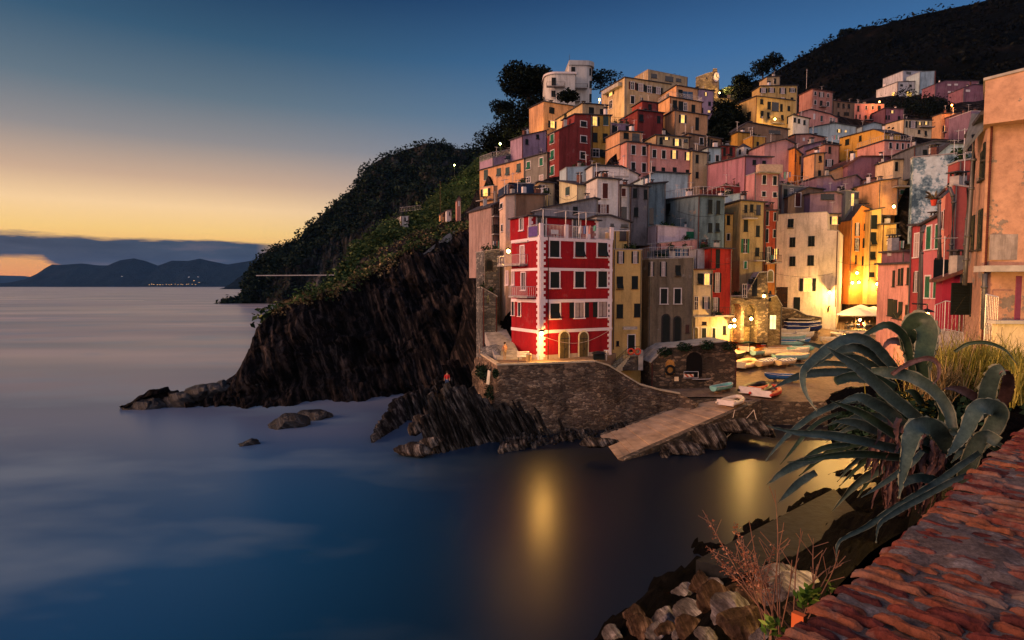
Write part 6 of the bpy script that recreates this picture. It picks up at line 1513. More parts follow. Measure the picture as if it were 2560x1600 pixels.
q=P(1345,310,170); tree(q,13,10,5,'second umbrella pine touching the white tower house',lumps=12,q_=340,s=.42,lean=.05,flat=.6)
q=P(1288,322,165); tree(q,7.5,6.6,4.4,'smaller leaning pine left of the large umbrella pine',lumps=9,q_=230,s=.28,lean=-.45,flat=.7)
for x,y,Y,h,w_,lab in [(1225,400,150,7,8,'round dark tree at the left edge of the village above the lilac house'),(1248,385,148,7,8,'dark tree above the lilac house beside the lane lamp'),(1275,360,150,8,8,'dark tree filling the slope below the pines'),(1300,335,152,7,8,'bushy tree under the large umbrella pine'),(1290,380,142,5,7,'low bushy tree left of the peach house'),(1335,300,160,6,8,'bushy tree between pine and tower house'),(1500,225,170,5,12,'flat dark trees between tower house and gable house'),(1418,262,148,3,5,'round shrub in front of the white tower house')]:
    tree(P(x,y,Y),h,w_,h*.85,lab,'dark_tree',LEAFG if False else LEAFD,7,220,.3,flat=.9)
for x,y,Y,h,w_,lab in [(1858,240,190,7,7,'wide dark cedar in the saddle left of the tall yellow house'),(1845,250,192,5,9,'low dark trees under the cedar in the saddle'),(1905,225,185,9,7,'tall ragged tree behind the tall yellow house'),(1935,190,200,7,6,'thin ragged tree on the ridge behind the yellow house'),(1808,245,215,3,5,'round tree by the church tower'),(1875,262,188,5,12,'dark hedge like tree below the cedar'),(2120,112,440,12,14,'lone tree on the dark hill skyline'),(2165,92,440,7,8,'little tree on the dark hill skyline right of the lone tree'),(2235,80,430,7,6,'thin tree on the dark hill skyline')]:
    tree(P(x,y,Y),h,w_,h*.7,lab,'cedar_tree',LEAFD,8,170,.3 if Y<300 else .7,flat=.6)
for x,y,Y,h,w_,lab in [(1838,345,128,4,5,'dark tree behind the yellow gable house corner'),(1800,335,130,4.5,5,'dark tree in the gap right of the tan stepped house'),(1815,305,140,4,6,'upper dark tree in the gap below the castle'),(1792,370,120,4,4.5,'lower dark tree in the gap right of the tan stepped house'),(2250,300,240,10,20,'dark trees below the white villa'),(2300,310,225,9,18,'dark trees between the two orange lamps'),(2210,330,235,8,12,'dark tree right of the wide pink house'),(2340,315,220,8,14,'dark tree under the right orange lamp')]:
    tree(P(x,y,Y),h,w_,h*.95,lab,'dark_tree',LEAFD,9,240,.34,flat=.95,group='dark trees between the houses')
# little houses on the hillside left of the village
r=H('D','small white flat roofed house on the bushy hillside',[(-840,760),(-745,757)],-900,168,20,860,WHITE,'R:-800,800,14,50,n 0,0,1,1,n|L:-870,790,8,40,n' if False else 'R:-790,795,18,44,n|L:-868,800,16,40,v',roof='par',chim=0)
b=MB(); a=P(1000,530,166); c_=P(1052,524,163); railing(r,[a,c_],1.2,STEEL,.5)
H('D','tiny peach cottage on the hillside path',[(-370,735),(-320,705)],-388,140,20,810,PEACH,'R:-340,745,12,30,n',roof='slab',chim=0)
H('D','small pale cottage beside the tiny peach cottage',[(-300,690),(-240,680)],-320,138,14,790,WHITE,'R:-265,730,16,40,n',roof='slab',chim=0)
H('D','pink roadside shrine on the hillside',[(-180,560),(-155,520),(-128,560)],-195,135,10,700,PINK,'R:-155,610,16,60,v',roof='slab',chim=0,name='shrine',cat='shrine')
H('B','white retaining building by the far coast path',[(-3520,2200),(-3250,2200)],None,430,0,2290,GREY,'',roof='par',chim=0)
# path wall along the cliff top
b=MB(); pth=[P(1205,575,109),P(1150,583,108),P(1120,596,106),P(1090,620,104),P(1060,645,101),P(1040,662,99)]
for p,q in zip(pth,pth[1:]): b.box(p-UP*.6,q-p,Vector((0,.4,0)),UP*1.4)
tag(b.build('path_wall',COPING,base=pth[0]),'winding pale path wall along the cliff top','wall')
b=MB(); pth=[P(640,690,440),P(800,689,440),P(960,688,440)]
for p,q in zip(pth,pth[1:]): b.box(p,q-p,Vector((0,1.5,0)),UP*.7)
tag(b.build('coast_path',COPING,base=pth[0]),kind='structure')
for i,(x,y,Y,h) in enumerate([(1101,550,140,9),(1906,185,200,5),(2016,222,175,5.5)]):
    b=MB(); q=P(x,y,Y); b.bar(q,q+UP*h,.035); b.bar(q+UP*h*.93-Vector((.3,0,0)),q+UP*h*.93+Vector((.3,0,0)),.02); tag(b.build('utility_pole',STEEL if i!=0 else WOOD,base=q),['wooden pole on the hillside by the tiny cottages','pale pole on the tall yellow house','pole between yellow house and pink three storey house'][i],'pole')
# ------------------------------------------------------------ near bank, wall and plants
def bankmat():
    m,n,l,b=nt('dark_bank_soil'); co=coords(n); f=noise_node(n,l,co,1.2,7,.75)
    l.new(ramp(n,l,f,[(.35,(.0015,.0015,.002)),(.6,(.004,.0035,.0035)),(.8,(.018,.015,.013))]),b.inputs['Base Color']); b.inputs['Roughness'].default_value=.9; b.inputs['Specular IOR Level'].default_value=.03; bump(n,l,b,f,1.0,.25); return m
BANK=bankmat()
near_=[P(1700,1900,1.3),P(1990,1640,1.75),P(2060,1510,2.1),P(2165,1400,2.6),P(2300,1310,3.1),P(2430,1230,3.7),P(2560,1150,4.6),P(2720,1080,6)]
shore=[PZ(1420,1640,-.3),PZ(1490,1540,-.3),PZ(1600,1440,-.3),PZ(1760,1345,-.3),PZ(1930,1260,-.3),PZ(2080,1190,-.3),PZ(2300,1150,-.3),PZ(2600,1120,-.3)]
T_=smooth_poly(near_,90); B_=smooth_poly(shore,90); rows=[]
for j in range(80):
    f=(j/79)**1.8; r_=[]
    for i in range(90):
        p=T_[i].lerp(B_[i],f); sag=-2.6*math.sin(math.pi*f)**.8; d=(.05+.8*min(1,f*3))*fbm((p.x*.35,p.y*.35,p.z*.35),6); r_.append((p.x+d*.4,p.y,p.z+sag+d))
    rows.append(r_)
bank=tag(grid_mesh('rocky_bank',rows,BANK),kind='structure')
from mathutils.bvhtree import BVHTree
bv=BVHTree.FromPolygons([tuple(q) for r_ in rows for q in r_],[(j*90+i,j*90+i+1,(j+1)*90+i+1,(j+1)*90+i) for j in range(79) for i in range(89)])
def hit(x,y,dflt=14):
    r_=Vector(ray(x,y)).normalized(); h=bv.ray_cast(Vector((0,0,CAMZ)),r_); return h[0] if h[0] is not None else P(x,y,dflt)
def M_(x,y): return 1480+x/2.2407, 1150+y/2.2407
BOULD=rock('pale_boulder',(.17,.15,.16),(.52,.48,.50),(.4,.7,0),1.2)
BOULD2=rock('brown_boulder',(.09,.055,.04),(.30,.20,.15),(.1,.3,0),1.4)
bl=[(505,750,58,0,'brown upright boulder standing alone above the heap'),(235,865,42,1,'dark knob boulder at the left of the boulder heap'),(270,935,55,1,'dark boulder under the dark knob'),(400,925,75,0,'ribbed grey boulder in the middle of the heap'),(575,865,85,0,'big grey brown boulder in the heap'),(560,940,70,1,'shadowed boulder below the big grey brown one'),(640,990,50,0,'small pale boulder at the bottom edge'),(790,850,95,0,'blue and white stained boulder'),(850,955,110,1,'big round brown boulder beside the brick wall weeds'),(1030,665,85,0,'pale boulder top behind the dry weeds'),(1110,735,115,0,'large pale boulder behind the dry weeds'),(705,790,85,1,'dark brown boulder between heap and pale boulders'),(697,690,34,0,'little square boulder above the dark brown one'),(110,985,45,0,'orange brown boulder at the lower left of the heap'),(375,985,55,0,'pale pointed boulder at the bottom of the heap'),(500,975,42,0,'small bright boulder at the bottom of the heap'),(960,1000,60,0,'pale boulder at the bottom next to the wall'),(620,700,60,1,'shadowy boulder behind the upright one'),(900,760,70,1,'brown boulder under the pale top one'),(1200,850,80,1,'dark boulder under the brick wall edge'),(420,960,50,1,'lower grey boulder tucked in the heap'),(820,740,60,1,'small brown boulder above the stained one')]
for i,(x,y,r_,mt,lab) in enumerate(bl):
    px_=M_(x,y); q=hit(*px_); R_=1.28*r_/2.2407/F*q.y; q=q-(q-Vector((0,0,CAMZ))).normalized()*R_*.5; b=MB(); boulder(b,(q.x,q.y,q.z),R_*1.05,i*7.3+1,1.05,.95,.95,4,.3,0,.6)
    tag(b.build('boulder',[BOULD,BOULD2][mt],base=q,smooth=False),lab,'rock','boulders below the brick wall')
b=MB(); q=[PZ(1740,1400,1.9),PZ(2085,1222,1.9),PZ(2150,1290,1.9),PZ(1900,1440,1.9)]; b.extr(q,Vector((0,0,-2.6)))
tag(b.build('concrete_apron',simple('rippled_concrete',(.009,.010,.014),.6,var=.7,scale=2.2,bmp=1.0),base=q[0]),'dark rippled concrete apron at the water edge behind the weeds','apron')
top_=[P(2080,975,9.5),P(2200,955,9),P(2330,925,8.6),P(2460,905,8),P(2600,890,7.6),P(2800,880,7.6)]
bot_=[P(2080,1120,7.5),P(2200,1150,6.4),P(2330,1160,5.6),P(2450,1160,5),P(2600,1110,5),P(2800,1060,5)]
o,gb_rows=sheet('grassy_bank',top_,bot_,[v_+Vector((3,2.5,-2)) for v_ in top_],80,30,8,.25,1.2,BANK,3.0); tag(o,kind='structure')
# brick wall
W0=Vector((.77,1.64,13.0)); wd=Vector((.745,.667,0)).normalized(); wp=Vector((wd.y,-wd.x,0))
rs=random.Random(21); b=MB()
import bmesh
def worn_brick(o,L_,T_,H_,rs):
    nx,ny=9,4; vs=[]; cols=[]
    for k in range(2):
        for i in range(nx+1):
            for j in range(ny+1):
                e=1.0
                x=L_*i/nx; y=T_*j/ny; z=H_ if k else -.02
                if k:
                    ed=min(i,nx-i)/nx*L_; z-=.014*(1 if (j in (0,ny)) else 0)+.014*(1 if i in (0,nx) else 0)
                p=o+wp*x+wd*y
                nz_=fbm((p.x*14,p.y*14,3.1),4)
                z+=.010*nz_+.005*fbm((p.x*55,p.y*55,1),3); p=p+wp*(.007*nz_)+wd*(.003*fbm((p.x*16,p.y*16,9),3)); vs.append(p+UP*z)
    q=(nx+1)*(ny+1); fs=[]
    for i in range(nx):
        for j in range(ny):
            a=i*(ny+1)+j; fs.append((q+a,q+a+ny+1,q+a+ny+2,q+a+1))
    for i in range(nx):
        a=i*(ny+1); fs.append((a,a+ny+1,q+a+ny+1,q+a)); a2=a+ny; fs.append((a2,q+a2,q+a2+ny+1,a2+ny+1))
    for j in range(ny): fs.append((j,q+j,q+j+1,j+1)); a=nx*(ny+1)+j; fs.append((a,a+1,q+a+1,q+a))
    return vs,fs
s_=-1.2; row=0
while s_<7.5:
    T=rs.uniform(.034,.052); off=-rs.uniform(.0,.035)-(.09 if row%2 else 0)*0; x=off-(0 if row%2 else .0); first=True
    col=0; tiltv=rs.uniform(-.006,.006)
    while x<2.6:
        L_=rs.uniform(.15,.26) if not (first and row%2) else rs.uniform(.10,.17); first=False
        miss=fbm(((s_)*1.1,x*1.6,5.5),3)
        if miss<.36 and not rs.random()<.05:
            vs,fs=worn_brick(W0+wd*s_+wp*x+UP*(rs.uniform(-.012,.010)),L_,T,.0,rs); b.add(vs,fs)
        x+=L_+rs.uniform(.006,.016)
    s_+=T+rs.uniform(.007,.016); row+=1
def brickmat():
    m,n,l,b=nt('old_red_brick'); co=coords(n); g=n.new('ShaderNodeNewGeometry')
    c=ramp(n,l,g.outputs['Random Per Island'],[(0,(.05,.018,.02)),(.3,(.13,.034,.030)),(.6,(.18,.050,.034)),(.85,(.24,.09,.05)),(1,(.14,.10,.09))])
    f=noise_node(n,l,co,22,6,.75); f2=noise_node(n,l,co,5,6,.7)
    c=mix(n,l,1.0,c,ramp(n,l,f,[(.3,(.45,)*3),(.6,(1.15,)*3)]),'MULTIPLY')
    c=mix(n,l,ramp(n,l,f2,[(.50,0.0),(.68,.65)]),c,(.22,.17,.16))
    l.new(c,b.inputs['Base Color']); b.inputs['Roughness'].default_value=.95; b.inputs['Specular IOR Level'].default_value=.05; bump(n,l,b,f,1.0,.02); return m
def mortarmat():
    m,n,l,b=nt('gravelly_mortar'); co=coords(n); v_=n.new('ShaderNodeTexVoronoi'); v_.inputs['Scale'].default_value=90; l.new(co,v_.inputs['Vector']); f=noise_node(n,l,co,7,6,.7); f3=noise_node(n,l,co,60,5,.8)
    c=ramp(n,l,f,[(.3,(.04,.03,.03)),(.55,(.17,.13,.12)),(.75,(.38,.33,.32))]); c=mix(n,l,1.0,c,ramp(n,l,f3,[(.3,(.4,)*3),(.65,(1.4,)*3)]),'MULTIPLY')
    l.new(c,b.inputs['Base Color']); b.inputs['Roughness'].default_value=.95; bump(n,l,b,f3,1.0,.015); return m
o=thing('brick_wall',W0-UP*.9,'old red brick wall top with crumbling mortar in the lower right corner','wall')
b.build('brick_coping',brickmat(),o)
rows=[]
for i in range(330):
    r_=[]; s_=-1.2+8.7*i/329
    for j in range(130):
        x=-.0+2.7*(j/129)+(.012*fbm((s_*9,0,1),3) if j==0 else 0); p=W0+wd*s_+wp*x
        z=-.016+.010*fbm((p.x*9,p.y*9,0),4)+.045*max(0,fbm((s_*1.3,x*1.7,8.8),4)-.28)+.004*fbm((p.x*60,p.y*60,0),3); r_.append((p.x,p.y,W0.z+z))
    rows.append(r_)
mm=grid_mesh('mortar_bed',rows,mortarmat()); mm.parent=o; mm.location=tuple(-Vector(W[o.name]))
b=MB(); a=W0+wd*-1.2-UP*1.0+wp*.01; b.box(a,wd*8.7,wp*2.6,UP*.97); b.build('wall_body',masonry('wall_body_brick',(.12,.03,.02),(.25,.08,.05),(.10,.08,.07),2.5,.6,.07,.22),o)
# agave
def N_(x,y): return 1880+x/3.516, 760+y/3.516
def agmat(name,c1,c2,c3):
    m,n,l,b=nt(name); co=coords(n); f=noise_node(n,l,co,6,5,.6,(1,1,1)); f2=noise_node(n,l,co,45,4,.7)
    c=ramp(n,l,f,[(.3,c1),(.55,c2),(.75,c3)]); c=mix(n,l,1.0,c,ramp(n,l,f2,[(.3,(.7,)*3),(.6,(1.1,)*3)]),'MULTIPLY'); l.new(c,b.inputs['Base Color']); b.inputs['Roughness'].default_value=.42; bump(n,l,b,f2,.25,.004); return m
AG=agmat('agave_leaf_blue_green',(.026,.044,.038),(.055,.085,.070),(.11,.14,.11)); AGD=agmat('dried_agave_leaf',(.05,.028,.025),(.15,.08,.07),(.26,.15,.12)); AGE=simple('pale_leaf_margin',(.20,.20,.13),.6,var=.3,scale=20)
AGG=agmat('agave_leaf_green',(.018,.035,.022),(.035,.06,.032),(.07,.095,.045))
def catmull(pts,n_):
    P_=[pts[0]*2-pts[1]]+pts+[pts[-1]*2-pts[-2]]; o_=[]
    for i in range(1,len(P_)-2):
        a,b_,c_,d=P_[i-1:i+3]
        for k in range(n_):
            t=k/n_; o_.append(.5*((2*b_)+(c_-a)*t+(2*a-5*b_+4*c_-d)*t*t+(3*b_-a-3*c_+d)*t**3))
    o_.append(P_[-2]); return o_
def leaf(par,pts,wpx,Ys,mat,name='leaf',tipw=.02,rough=.0,cup=.30,blunt=False,tw=0.0,label=None):
    """pts from base to tip in photo space with distances Ys"""
    w3=[P(*N_(x,y),Y_) for (x,y),Y_ in zip(pts,Ys)]; C_=catmull(w3,9); n_=len(C_); b=MB(); vs=[]; K=7
    Ym=sum(Ys)/len(Ys); wm=wpx*.9/3.516/F*Ym/2; th=.006+wm*.10
    for side in (0,1):
        for i,p in enumerate(C_):
            t=(C_[min(i+1,n_-1)]-C_[max(i-1,0)]).normalized(); vdir=(p-Vector((0,0,CAMZ))).normalized(); wv=t.cross(vdir)
            if wv.length<.05: wv=t.cross(UP)
            wv.normalize(); nn=wv.cross(t).normalized()
            if nn.dot(vdir)>0: nn=-nn
            f=i/(n_-1); ww=wm*(min(1,.75+f*1.2) if f<.3 else 1)*(1 if f<.45 else (max(0.0,1-((f-.45)/.55)**1.7) if not blunt else 1-.25*((f-.45)/.55)))
            ww=max(ww,.003); a_=tw*f
            wv2=wv*math.cos(a_)+nn*math.sin(a_); nn2=nn*math.cos(a_)-wv*math.sin(a_)
            for j in range(K):
                u_=(-1,-.9,-.45,0,.45,.9,1)[j]; e=(.012*fbm((f*30,u_,Ym*7),3)*wm/.05 if abs(u_)>.9 else 0)+ (rough*fbm((f*9,u_*2,Ym),3)*wm)
                q=p+wv2*(u_*ww+e)+nn2*(cup*ww*(u_*u_)-(.0 if side==0 else th*(1-.8*u_*u_)*min(1,ww/wm+.1))); vs.append(q)
    m_=n_*K; fs=[]; mi_=[]
    for i in range(n_-1):
        for j in range(K-1):
            a=i*K+j; fs.append((a,a+1,a+K+1,a+K)); fs.append((m_+a,m_+a+K,m_+a+K+1,m_+a+1)); mi_+=[1 if j in (0,K-2) else 0]*2
        mi_+=[1,1]; a=i*K; fs.append((a,a+K,m_+a+K,m_+a)); a=i*K+K-1; fs.append((a,m_+a,m_+a+K,a+K))
    fs.append(tuple(range(K))[::-1]+tuple(range(m_,m_+K))); fs.append(tuple(range(m_-K,m_))+tuple(range(2*m_-K,2*m_))[::-1])
    b.add(vs,fs); b.m=mi_+[0]*(len(fs)-len(mi_)); o_=b.build(name,[mat,AGE if mat is not AGD else AGD],par,smooth=True)
    if label: o_['label']=label
    return o_
root_=P(*N_(1620,1330),4.9)
ag=thing('agave_plant',root_-UP*.3,'large blue green agave with arching leaves beside the brick wall','plant')
def L(pts,w_,y0,y1,mat=AG,**k):
    n_=len(pts); leaf(ag,pts,w_,[y0+(y1-y0)*i/(n_-1) for i in range(n_)],mat,**k)
L([(1560,1120),(1420,980),(1200,800),(950,580),(780,470),(660,380)],125,4.75,4.3,tw=.4)
L([(1300,640),(1200,500),(1050,350),(900,300),(740,350),(560,480),(455,600),(470,780),(575,940)],105,4.9,4.15,tw=.2)
L([(1240,640),(1140,500),(1000,400),(880,370),(700,420),(560,520),(450,620)],120,4.95,4.4)
L([(1420,640),(1390,480),(1350,310),(1260,210),(1170,185),(1060,230),(930,310),(780,370)],75,5.2,4.9,AGG)
L([(1480,700),(1445,480),(1400,280),(1440,175),(1500,165),(1540,250),(1520,400),(1500,490)],215,5.2,4.9,AGG,blunt=True,cup=.15)
L([(1500,640),(1560,420),(1590,330),(1600,240)],110,5.3,5.2,AGG)
L([(1400,560),(1370,400),(1300,330),(1200,335),(1130,430)],80,5.5,5.3,AGD)
L([(1230,620),(1330,550),(1450,495),(1570,480),(1640,540),(1640,640),(1590,705)],48,4.8,4.7,AGD,rough=.1,cup=.6)
L([(1230,650),(1080,560),(930,480),(800,440)],90,5.0,4.9)
L([(1120,700),(900,610),(700,600),(460,620),(300,680),(170,750)],85,4.9,4.5)
L([(1000,520),(840,440),(640,385),(390,320)],70,5.0,5.0)
L([(900,540),(660,520),(480,540),(330,530)],55,5.1,5.1)
L([(1560,1290),(1420,1240),(1200,1110),(980,970),(820,900),(690,850)],90,4.7,4.2,AGG,cup=.5)
L([(1560,1230),(1380,1110),(1200,950),(1060,870),(960,825),(850,840),(700,930)],120,4.8,4.35)
L([(1480,1310),(1250,1270),(950,1200),(650,1150),(380,1130),(130,1070)],95,4.6,3.9,AG,cup=.45)
L([(1500,1360),(1250,1345),(1000,1320),(760,1330),(520,1365),(310,1390)],75,4.6,4.1,AGG,cup=.5)
L([(1100,900),(900,850),(700,900),(520,990),(350,1120),(230,1240),(120,1380)],62,4.8,4.3,AG)
L([(760,960),(600,1030),(470,1140),(350,1290),(250,1410)],45,4.7,4.4,AGG)
L([(1750,1330),(1680,1180),(1600,1090),(1500,1070),(1420,1120),(1370,1280),(1330,1500),(1287,1709)],185,4.5,3.9,AG,cup=.25)
L([(1900,1350),(2080,1150),(2170,960),(2080,900),(1970,930),(1880,1120),(1780,1260),(1700,1350)],165,4.5,4.1,AG,cup=.25)
L([(2080,1000),(2060,860),(2090,700),(2140,600),(2210,570)],150,4.9,4.7,AG,cup=.3,blunt=True)
L([(2200,900),(2240,760),(2250,660),(2210,590)],110,5.0,4.7,AGD,cup=.3,blunt=True)
L([(1850,1600),(1900,1420),(1980,1230),(2060,1165),(2170,1220)],150,4.4,4.2,AG,blunt=True)
L([(1640,1560),(1560,1540),(1440,1530),(1290,1590)],95,4.3,4.1,AG,blunt=True,cup=.15)
L([(2010,1300),(1850,1410),(1640,1560),(1500,1650),(1250,1800),(1000,1960),(770,2090),(740,2260)],70,4.3,3.5,AG)
L([(1950,1480),(1760,1560),(1500,1700),(1280,1820),(1120,1940),(1090,2100)],60,4.1,3.5,AG)
L([(1500,1290),(1400,1400),(1180,1560),(960,1700)],60,4.3,4.0,AG)
L([(560,1480),(430,1560),(330,1650),(225,1750)],75,4.5,4.3,AG)
L([(620,1340),(420,1400),(270,1480),(130,1590)],85,4.6,4.4,AG)
L([(1050,600),(1200,600),(1400,640),(1600,760),(1720,930),(1760,1100)],120,4.9,4.6,AG,blunt=True,cup=.35)
L([(1760,1100),(1720,900),(1560,740),(1350,650),(1120,640)],90,5.0,4.9,AGG)
L([(2060,900),(1930,800),(1800,745),(1680,745)],85,5.1,4.9,AGD)
L([(1780,420),(1900,350),(2060,340),(2220,400),(2330,530)],38,6.2,5.9,AGG,cup=.6)
L([(1260,740),(1060,660),(880,640),(730,680)],115,4.8,4.6,AGG,blunt=True)
L([(1350,1190),(1100,1110),(880,1040),(700,1030)],100,4.9,4.6,AG)
L([(860,1230),(620,1270),(420,1400),(190,1560)],55,4.7,4.5,AGG)
L([(1640,1200),(1700,1000),(1640,820),(1500,700)],120,5.0,4.9,AGG)
L([(1500,880),(1420,780),(1340,760)],70,4.8,4.6,AGG,cup=.5)
L([(2100,1380),(2000,1300),(1850,1290),(1750,1400)],90,4.5,4.4,AG)
b=MB(); tr=[P(*N_(1620,1250),4.9),P(*N_(1500,1420),4.8),P(*N_(1360,1650),4.7),P(*N_(1260,1850),4.65)]; b.tube(tr,[.09,.10,.085,.06],0,12); b.build('trunk',simple('agave_trunk',(.028,.016,.013),.9,var=.5,scale=14,bmp=1.0),ag,smooth=True)
rs=random.Random(8)
for i in range(70):
    f=rs.random(); x0=1100+560*f+rs.uniform(-90,120); y0=1180+rs.uniform(-250,420)*(1-f*.4); ln=rs.uniform(160,420); dx=-ln*rs.uniform(.05,.45)
    L([(x0,y0),(x0+dx*.3+rs.uniform(-30,30),y0+ln*.35),(x0+dx*.7+rs.uniform(-30,30),y0+ln*.7),(x0+dx,y0+ln)],rs.uniform(22,62),4.65+rs.uniform(-.2,.25),4.4+rs.uniform(-.15,.2),AGD,name='dried_leaf',rough=.35,cup=rs.uniform(.3,1.0),tw=rs.uniform(-1,1))
rs=random.Random(19)
for i in range(22):
    bx=rs.uniform(1350,1650); by=rs.uniform(1050,1350); an=rs.uniform(2.5,3.9) if i<15 else rs.uniform(-.9,.4); ln=rs.uniform(550,1000)
    ex=bx+math.cos(an)*ln; ey=by-math.sin(an)*ln*.75+150; L([(bx,by),(bx+(ex-bx)*.35,by+(ey-by)*.35-90),(bx+(ex-bx)*.7,by+(ey-by)*.7-110),(ex,ey)],rs.uniform(55,95),rs.uniform(4.9,5.2),rs.uniform(4.6,5.1),rs.choice([AG,AGG]),cup=rs.uniform(.25,.5),tw=rs.uniform(-.5,.5))
# grass tuft lit yellow, and drier grasses
def blades(name,n_,cx,cy,Y_,sx,sy,hl,mat,seed,kind='stuff',label=None,wd_=.006,spread=.7,zone=None):
    rs=random.Random(seed); b=MB()
    for i in range(n_):
        q=P(cx+rs.gauss(0,sx),cy+rs.gauss(0,sy),Y_+rs.uniform(-.6,.6)); a=rs.uniform(0,6.28); le=hl*rs.uniform(.5,1.25); d=Vector((math.cos(a),math.sin(a),0))*rs.uniform(.1,spread); pts=[q,q+d*le*.35+UP*le*.45,q+d*le*.8+UP*le*.75,q+d*le*1.25+UP*le*rs.uniform(.55,.9)]
        sd=Vector((d.y,-d.x,0)).normalized()*wd_; vs=[]
        for k,p in enumerate(pts): w_=sd*(1-k/3.2); vs+=[p-w_,p+w_]
        b.add(vs,[(0,1,3,2),(2,3,5,4),(4,5,7,6)])
    return tag(b.build(name,mat,base=P(cx,cy,Y_)),label,None,None,kind)
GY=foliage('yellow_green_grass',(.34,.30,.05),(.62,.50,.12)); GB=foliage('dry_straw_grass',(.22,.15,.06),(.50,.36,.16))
blades('yellow_grass',5200,2440,965,7.3,62,20,.42,GY,31)
blades('yellow_grass',1400,2350,985,7.0,30,14,.34,GB,32)
blades('yellow_grass',1500,2560,1010,6.6,22,26,.40,GY,33)
blades('dry_stalks',160,2400,960,7.2,60,14,.85,GB,34,wd_=.004)
b=MB(); rs=random.Random(3)
for x,y,r_ in [(2460,1000,.45),(2400,1005,.4),(2540,1010,.5),(2330,1010,.35)]:
    leafball(b,P(x,y,7.0),r_,r_,r_*.6,900,.035,rs,.2)
tag(b.build('undergrowth',LEAFY,base=P(2460,990,7)),kind='stuff')
b=MB(); 
for x,y,r_ in [(2250,1060,.5),(2400,1080,.5),(2500,1060,.55),(2560,1075,.4),(2300,1150,.3),(2180,1080,.4)]:
    leafball(b,P(x,y,6.3),r_,r_,r_*.7,900,.04,rs,.2)
tag(b.build('dark_undergrowth',LEAFG,base=P(2400,1080,6)),kind='stuff')
# dry weed stems with seed heads
DRY=simple('dry_brown_stem',(.22,.11,.07),.8,var=.3,scale=20); SEED=foliage('rusty_seed_heads',(.34,.13,.07),(.60,.32,.20)); GREENL=foliage('fresh_green_leaves',(.10,.20,.03),(.30,.42,.08))
tips=[(620,280,1),(640,480,1),(795,345,1),(1025,165,0),(825,440,1),(1075,350,0),(760,500,1),(700,560,1),(1020,470,1),(1180,400,0),(880,340,0),(1240,440,0),(1290,520,0),(1380,530,0),(1450,560,0),(850,560,1),(1120,560,0),(905,520,1),(1330,620,0),(1050,520,0),(960,620,1),(740,620,1)]
weeds=thing('dry_weed',P(*M_(1060,950),2.6),'tall dry brown weed with rusty seed heads beside the brick wall','plant')
rs=random.Random(12)
for i,(x,y,sd) in enumerate(tips):
    bx=rs.uniform(960,1130) if x<1150 else rs.uniform(1120,1300); by=rs.uniform(930,1040) if x<1150 else rs.uniform(760,900); Yb=2.7; Yt=2.75+rs.uniform(-.2,.35)
    a=P(*M_(bx,by),Yb); c_=P(*M_(x,y),Yt); mid=a.lerp(c_,.55)+Vector((rs.uniform(-.03,.03),0,.03)); pts=catmull([a,mid,c_],8)
    b=MB(); b.tube(pts,.0036,0,5,r2=.0014)
    for k in range(4): p=pts[rs.randint(5,14)]; b.tube([p,p+Vector((rs.uniform(-.08,.08),rs.uniform(-.05,.05),rs.uniform(.02,.10)))],.0018,0,4)
    b.build('stem',DRY,weeds)
    if sd:
        b=MB()
        for k in range(90):
            t=rs.uniform(.45,1.0); p=pts[int(t*(len(pts)-1))]+Vector((rs.gauss(0,.010),rs.gauss(0,.010),rs.gauss(0,.009))); leafball(b,p,.001,.001,.001,1,.006,rs,0)
        b.build('seed_head',SEED,weeds)
def sprout(cx,cy,Y_,n_,s,lab):
    rs=random.Random(int(cx)); o=thing('leafy_sprout',P(*M_(cx,cy+50),Y_),lab,'plant'); b=MB()
    for i in range(n_):
        a=rs.uniform(0,6.28); q=P(*M_(cx+rs.gauss(0,22),cy+rs.gauss(0,28)),Y_); d=Vector((math.cos(a)*.7,math.sin(a)*.7,rs.uniform(.2,1))).normalized()*s*rs.uniform(.6,1.3); sd=d.cross(Vector((0,1,.2))).normalized()*s*.22
        b.add([q,q+d*.5-sd,q+d,q+d*.5+sd],[(0,1,2,3)])
    b.build('foliage',GREENL,o); b=MB(); b.tube([P(*M_(cx,cy+80),Y_),P(*M_(cx,cy),Y_)],.004,0,4); b.build('stem',DRY,o)
sprout(1210,775,2.6,60,.05,'fresh green sprout at the broken edge of the brick wall'); sprout(1003,935,2.5,34,.045,'small green sprout among the dry weed stems'); sprout(1340,740,2.7,14,.03,'tiny green sprout on the wall edge')
b=MB(); q=P(*M_(1158,925),2.45); b.cbox(q-UP*.04,.03,.05,.09,0,.7); tag(b.build('broken_brick',simple('orange_brick_end',(.62,.14,.04),.8),base=q),'bright orange broken brick end at the wall edge','brick')
# trailing potted agave on the street terrace
q=P(*zp('F',1300,470),46); o=thing('terrace_plant',q,'spiky pale plant in a red pot on the street terrace','plant')
b=MB(); rs=random.Random(2)
for i in range(40):
    a=rs.uniform(0,6.28); d=Vector((math.cos(a),math.sin(a)*.6,rs.uniform(.1,1.2)))*.7; b.tube([q,q+d*.6,q+d-UP*.15],[.05,.04,.005],0,4)
b.build('leaf_rosette',LEAFB,o); b=MB(); b.lathe(q-UP*.45,[(.16,0),(.24,.45)],8); b.build('pot',REDP,o)

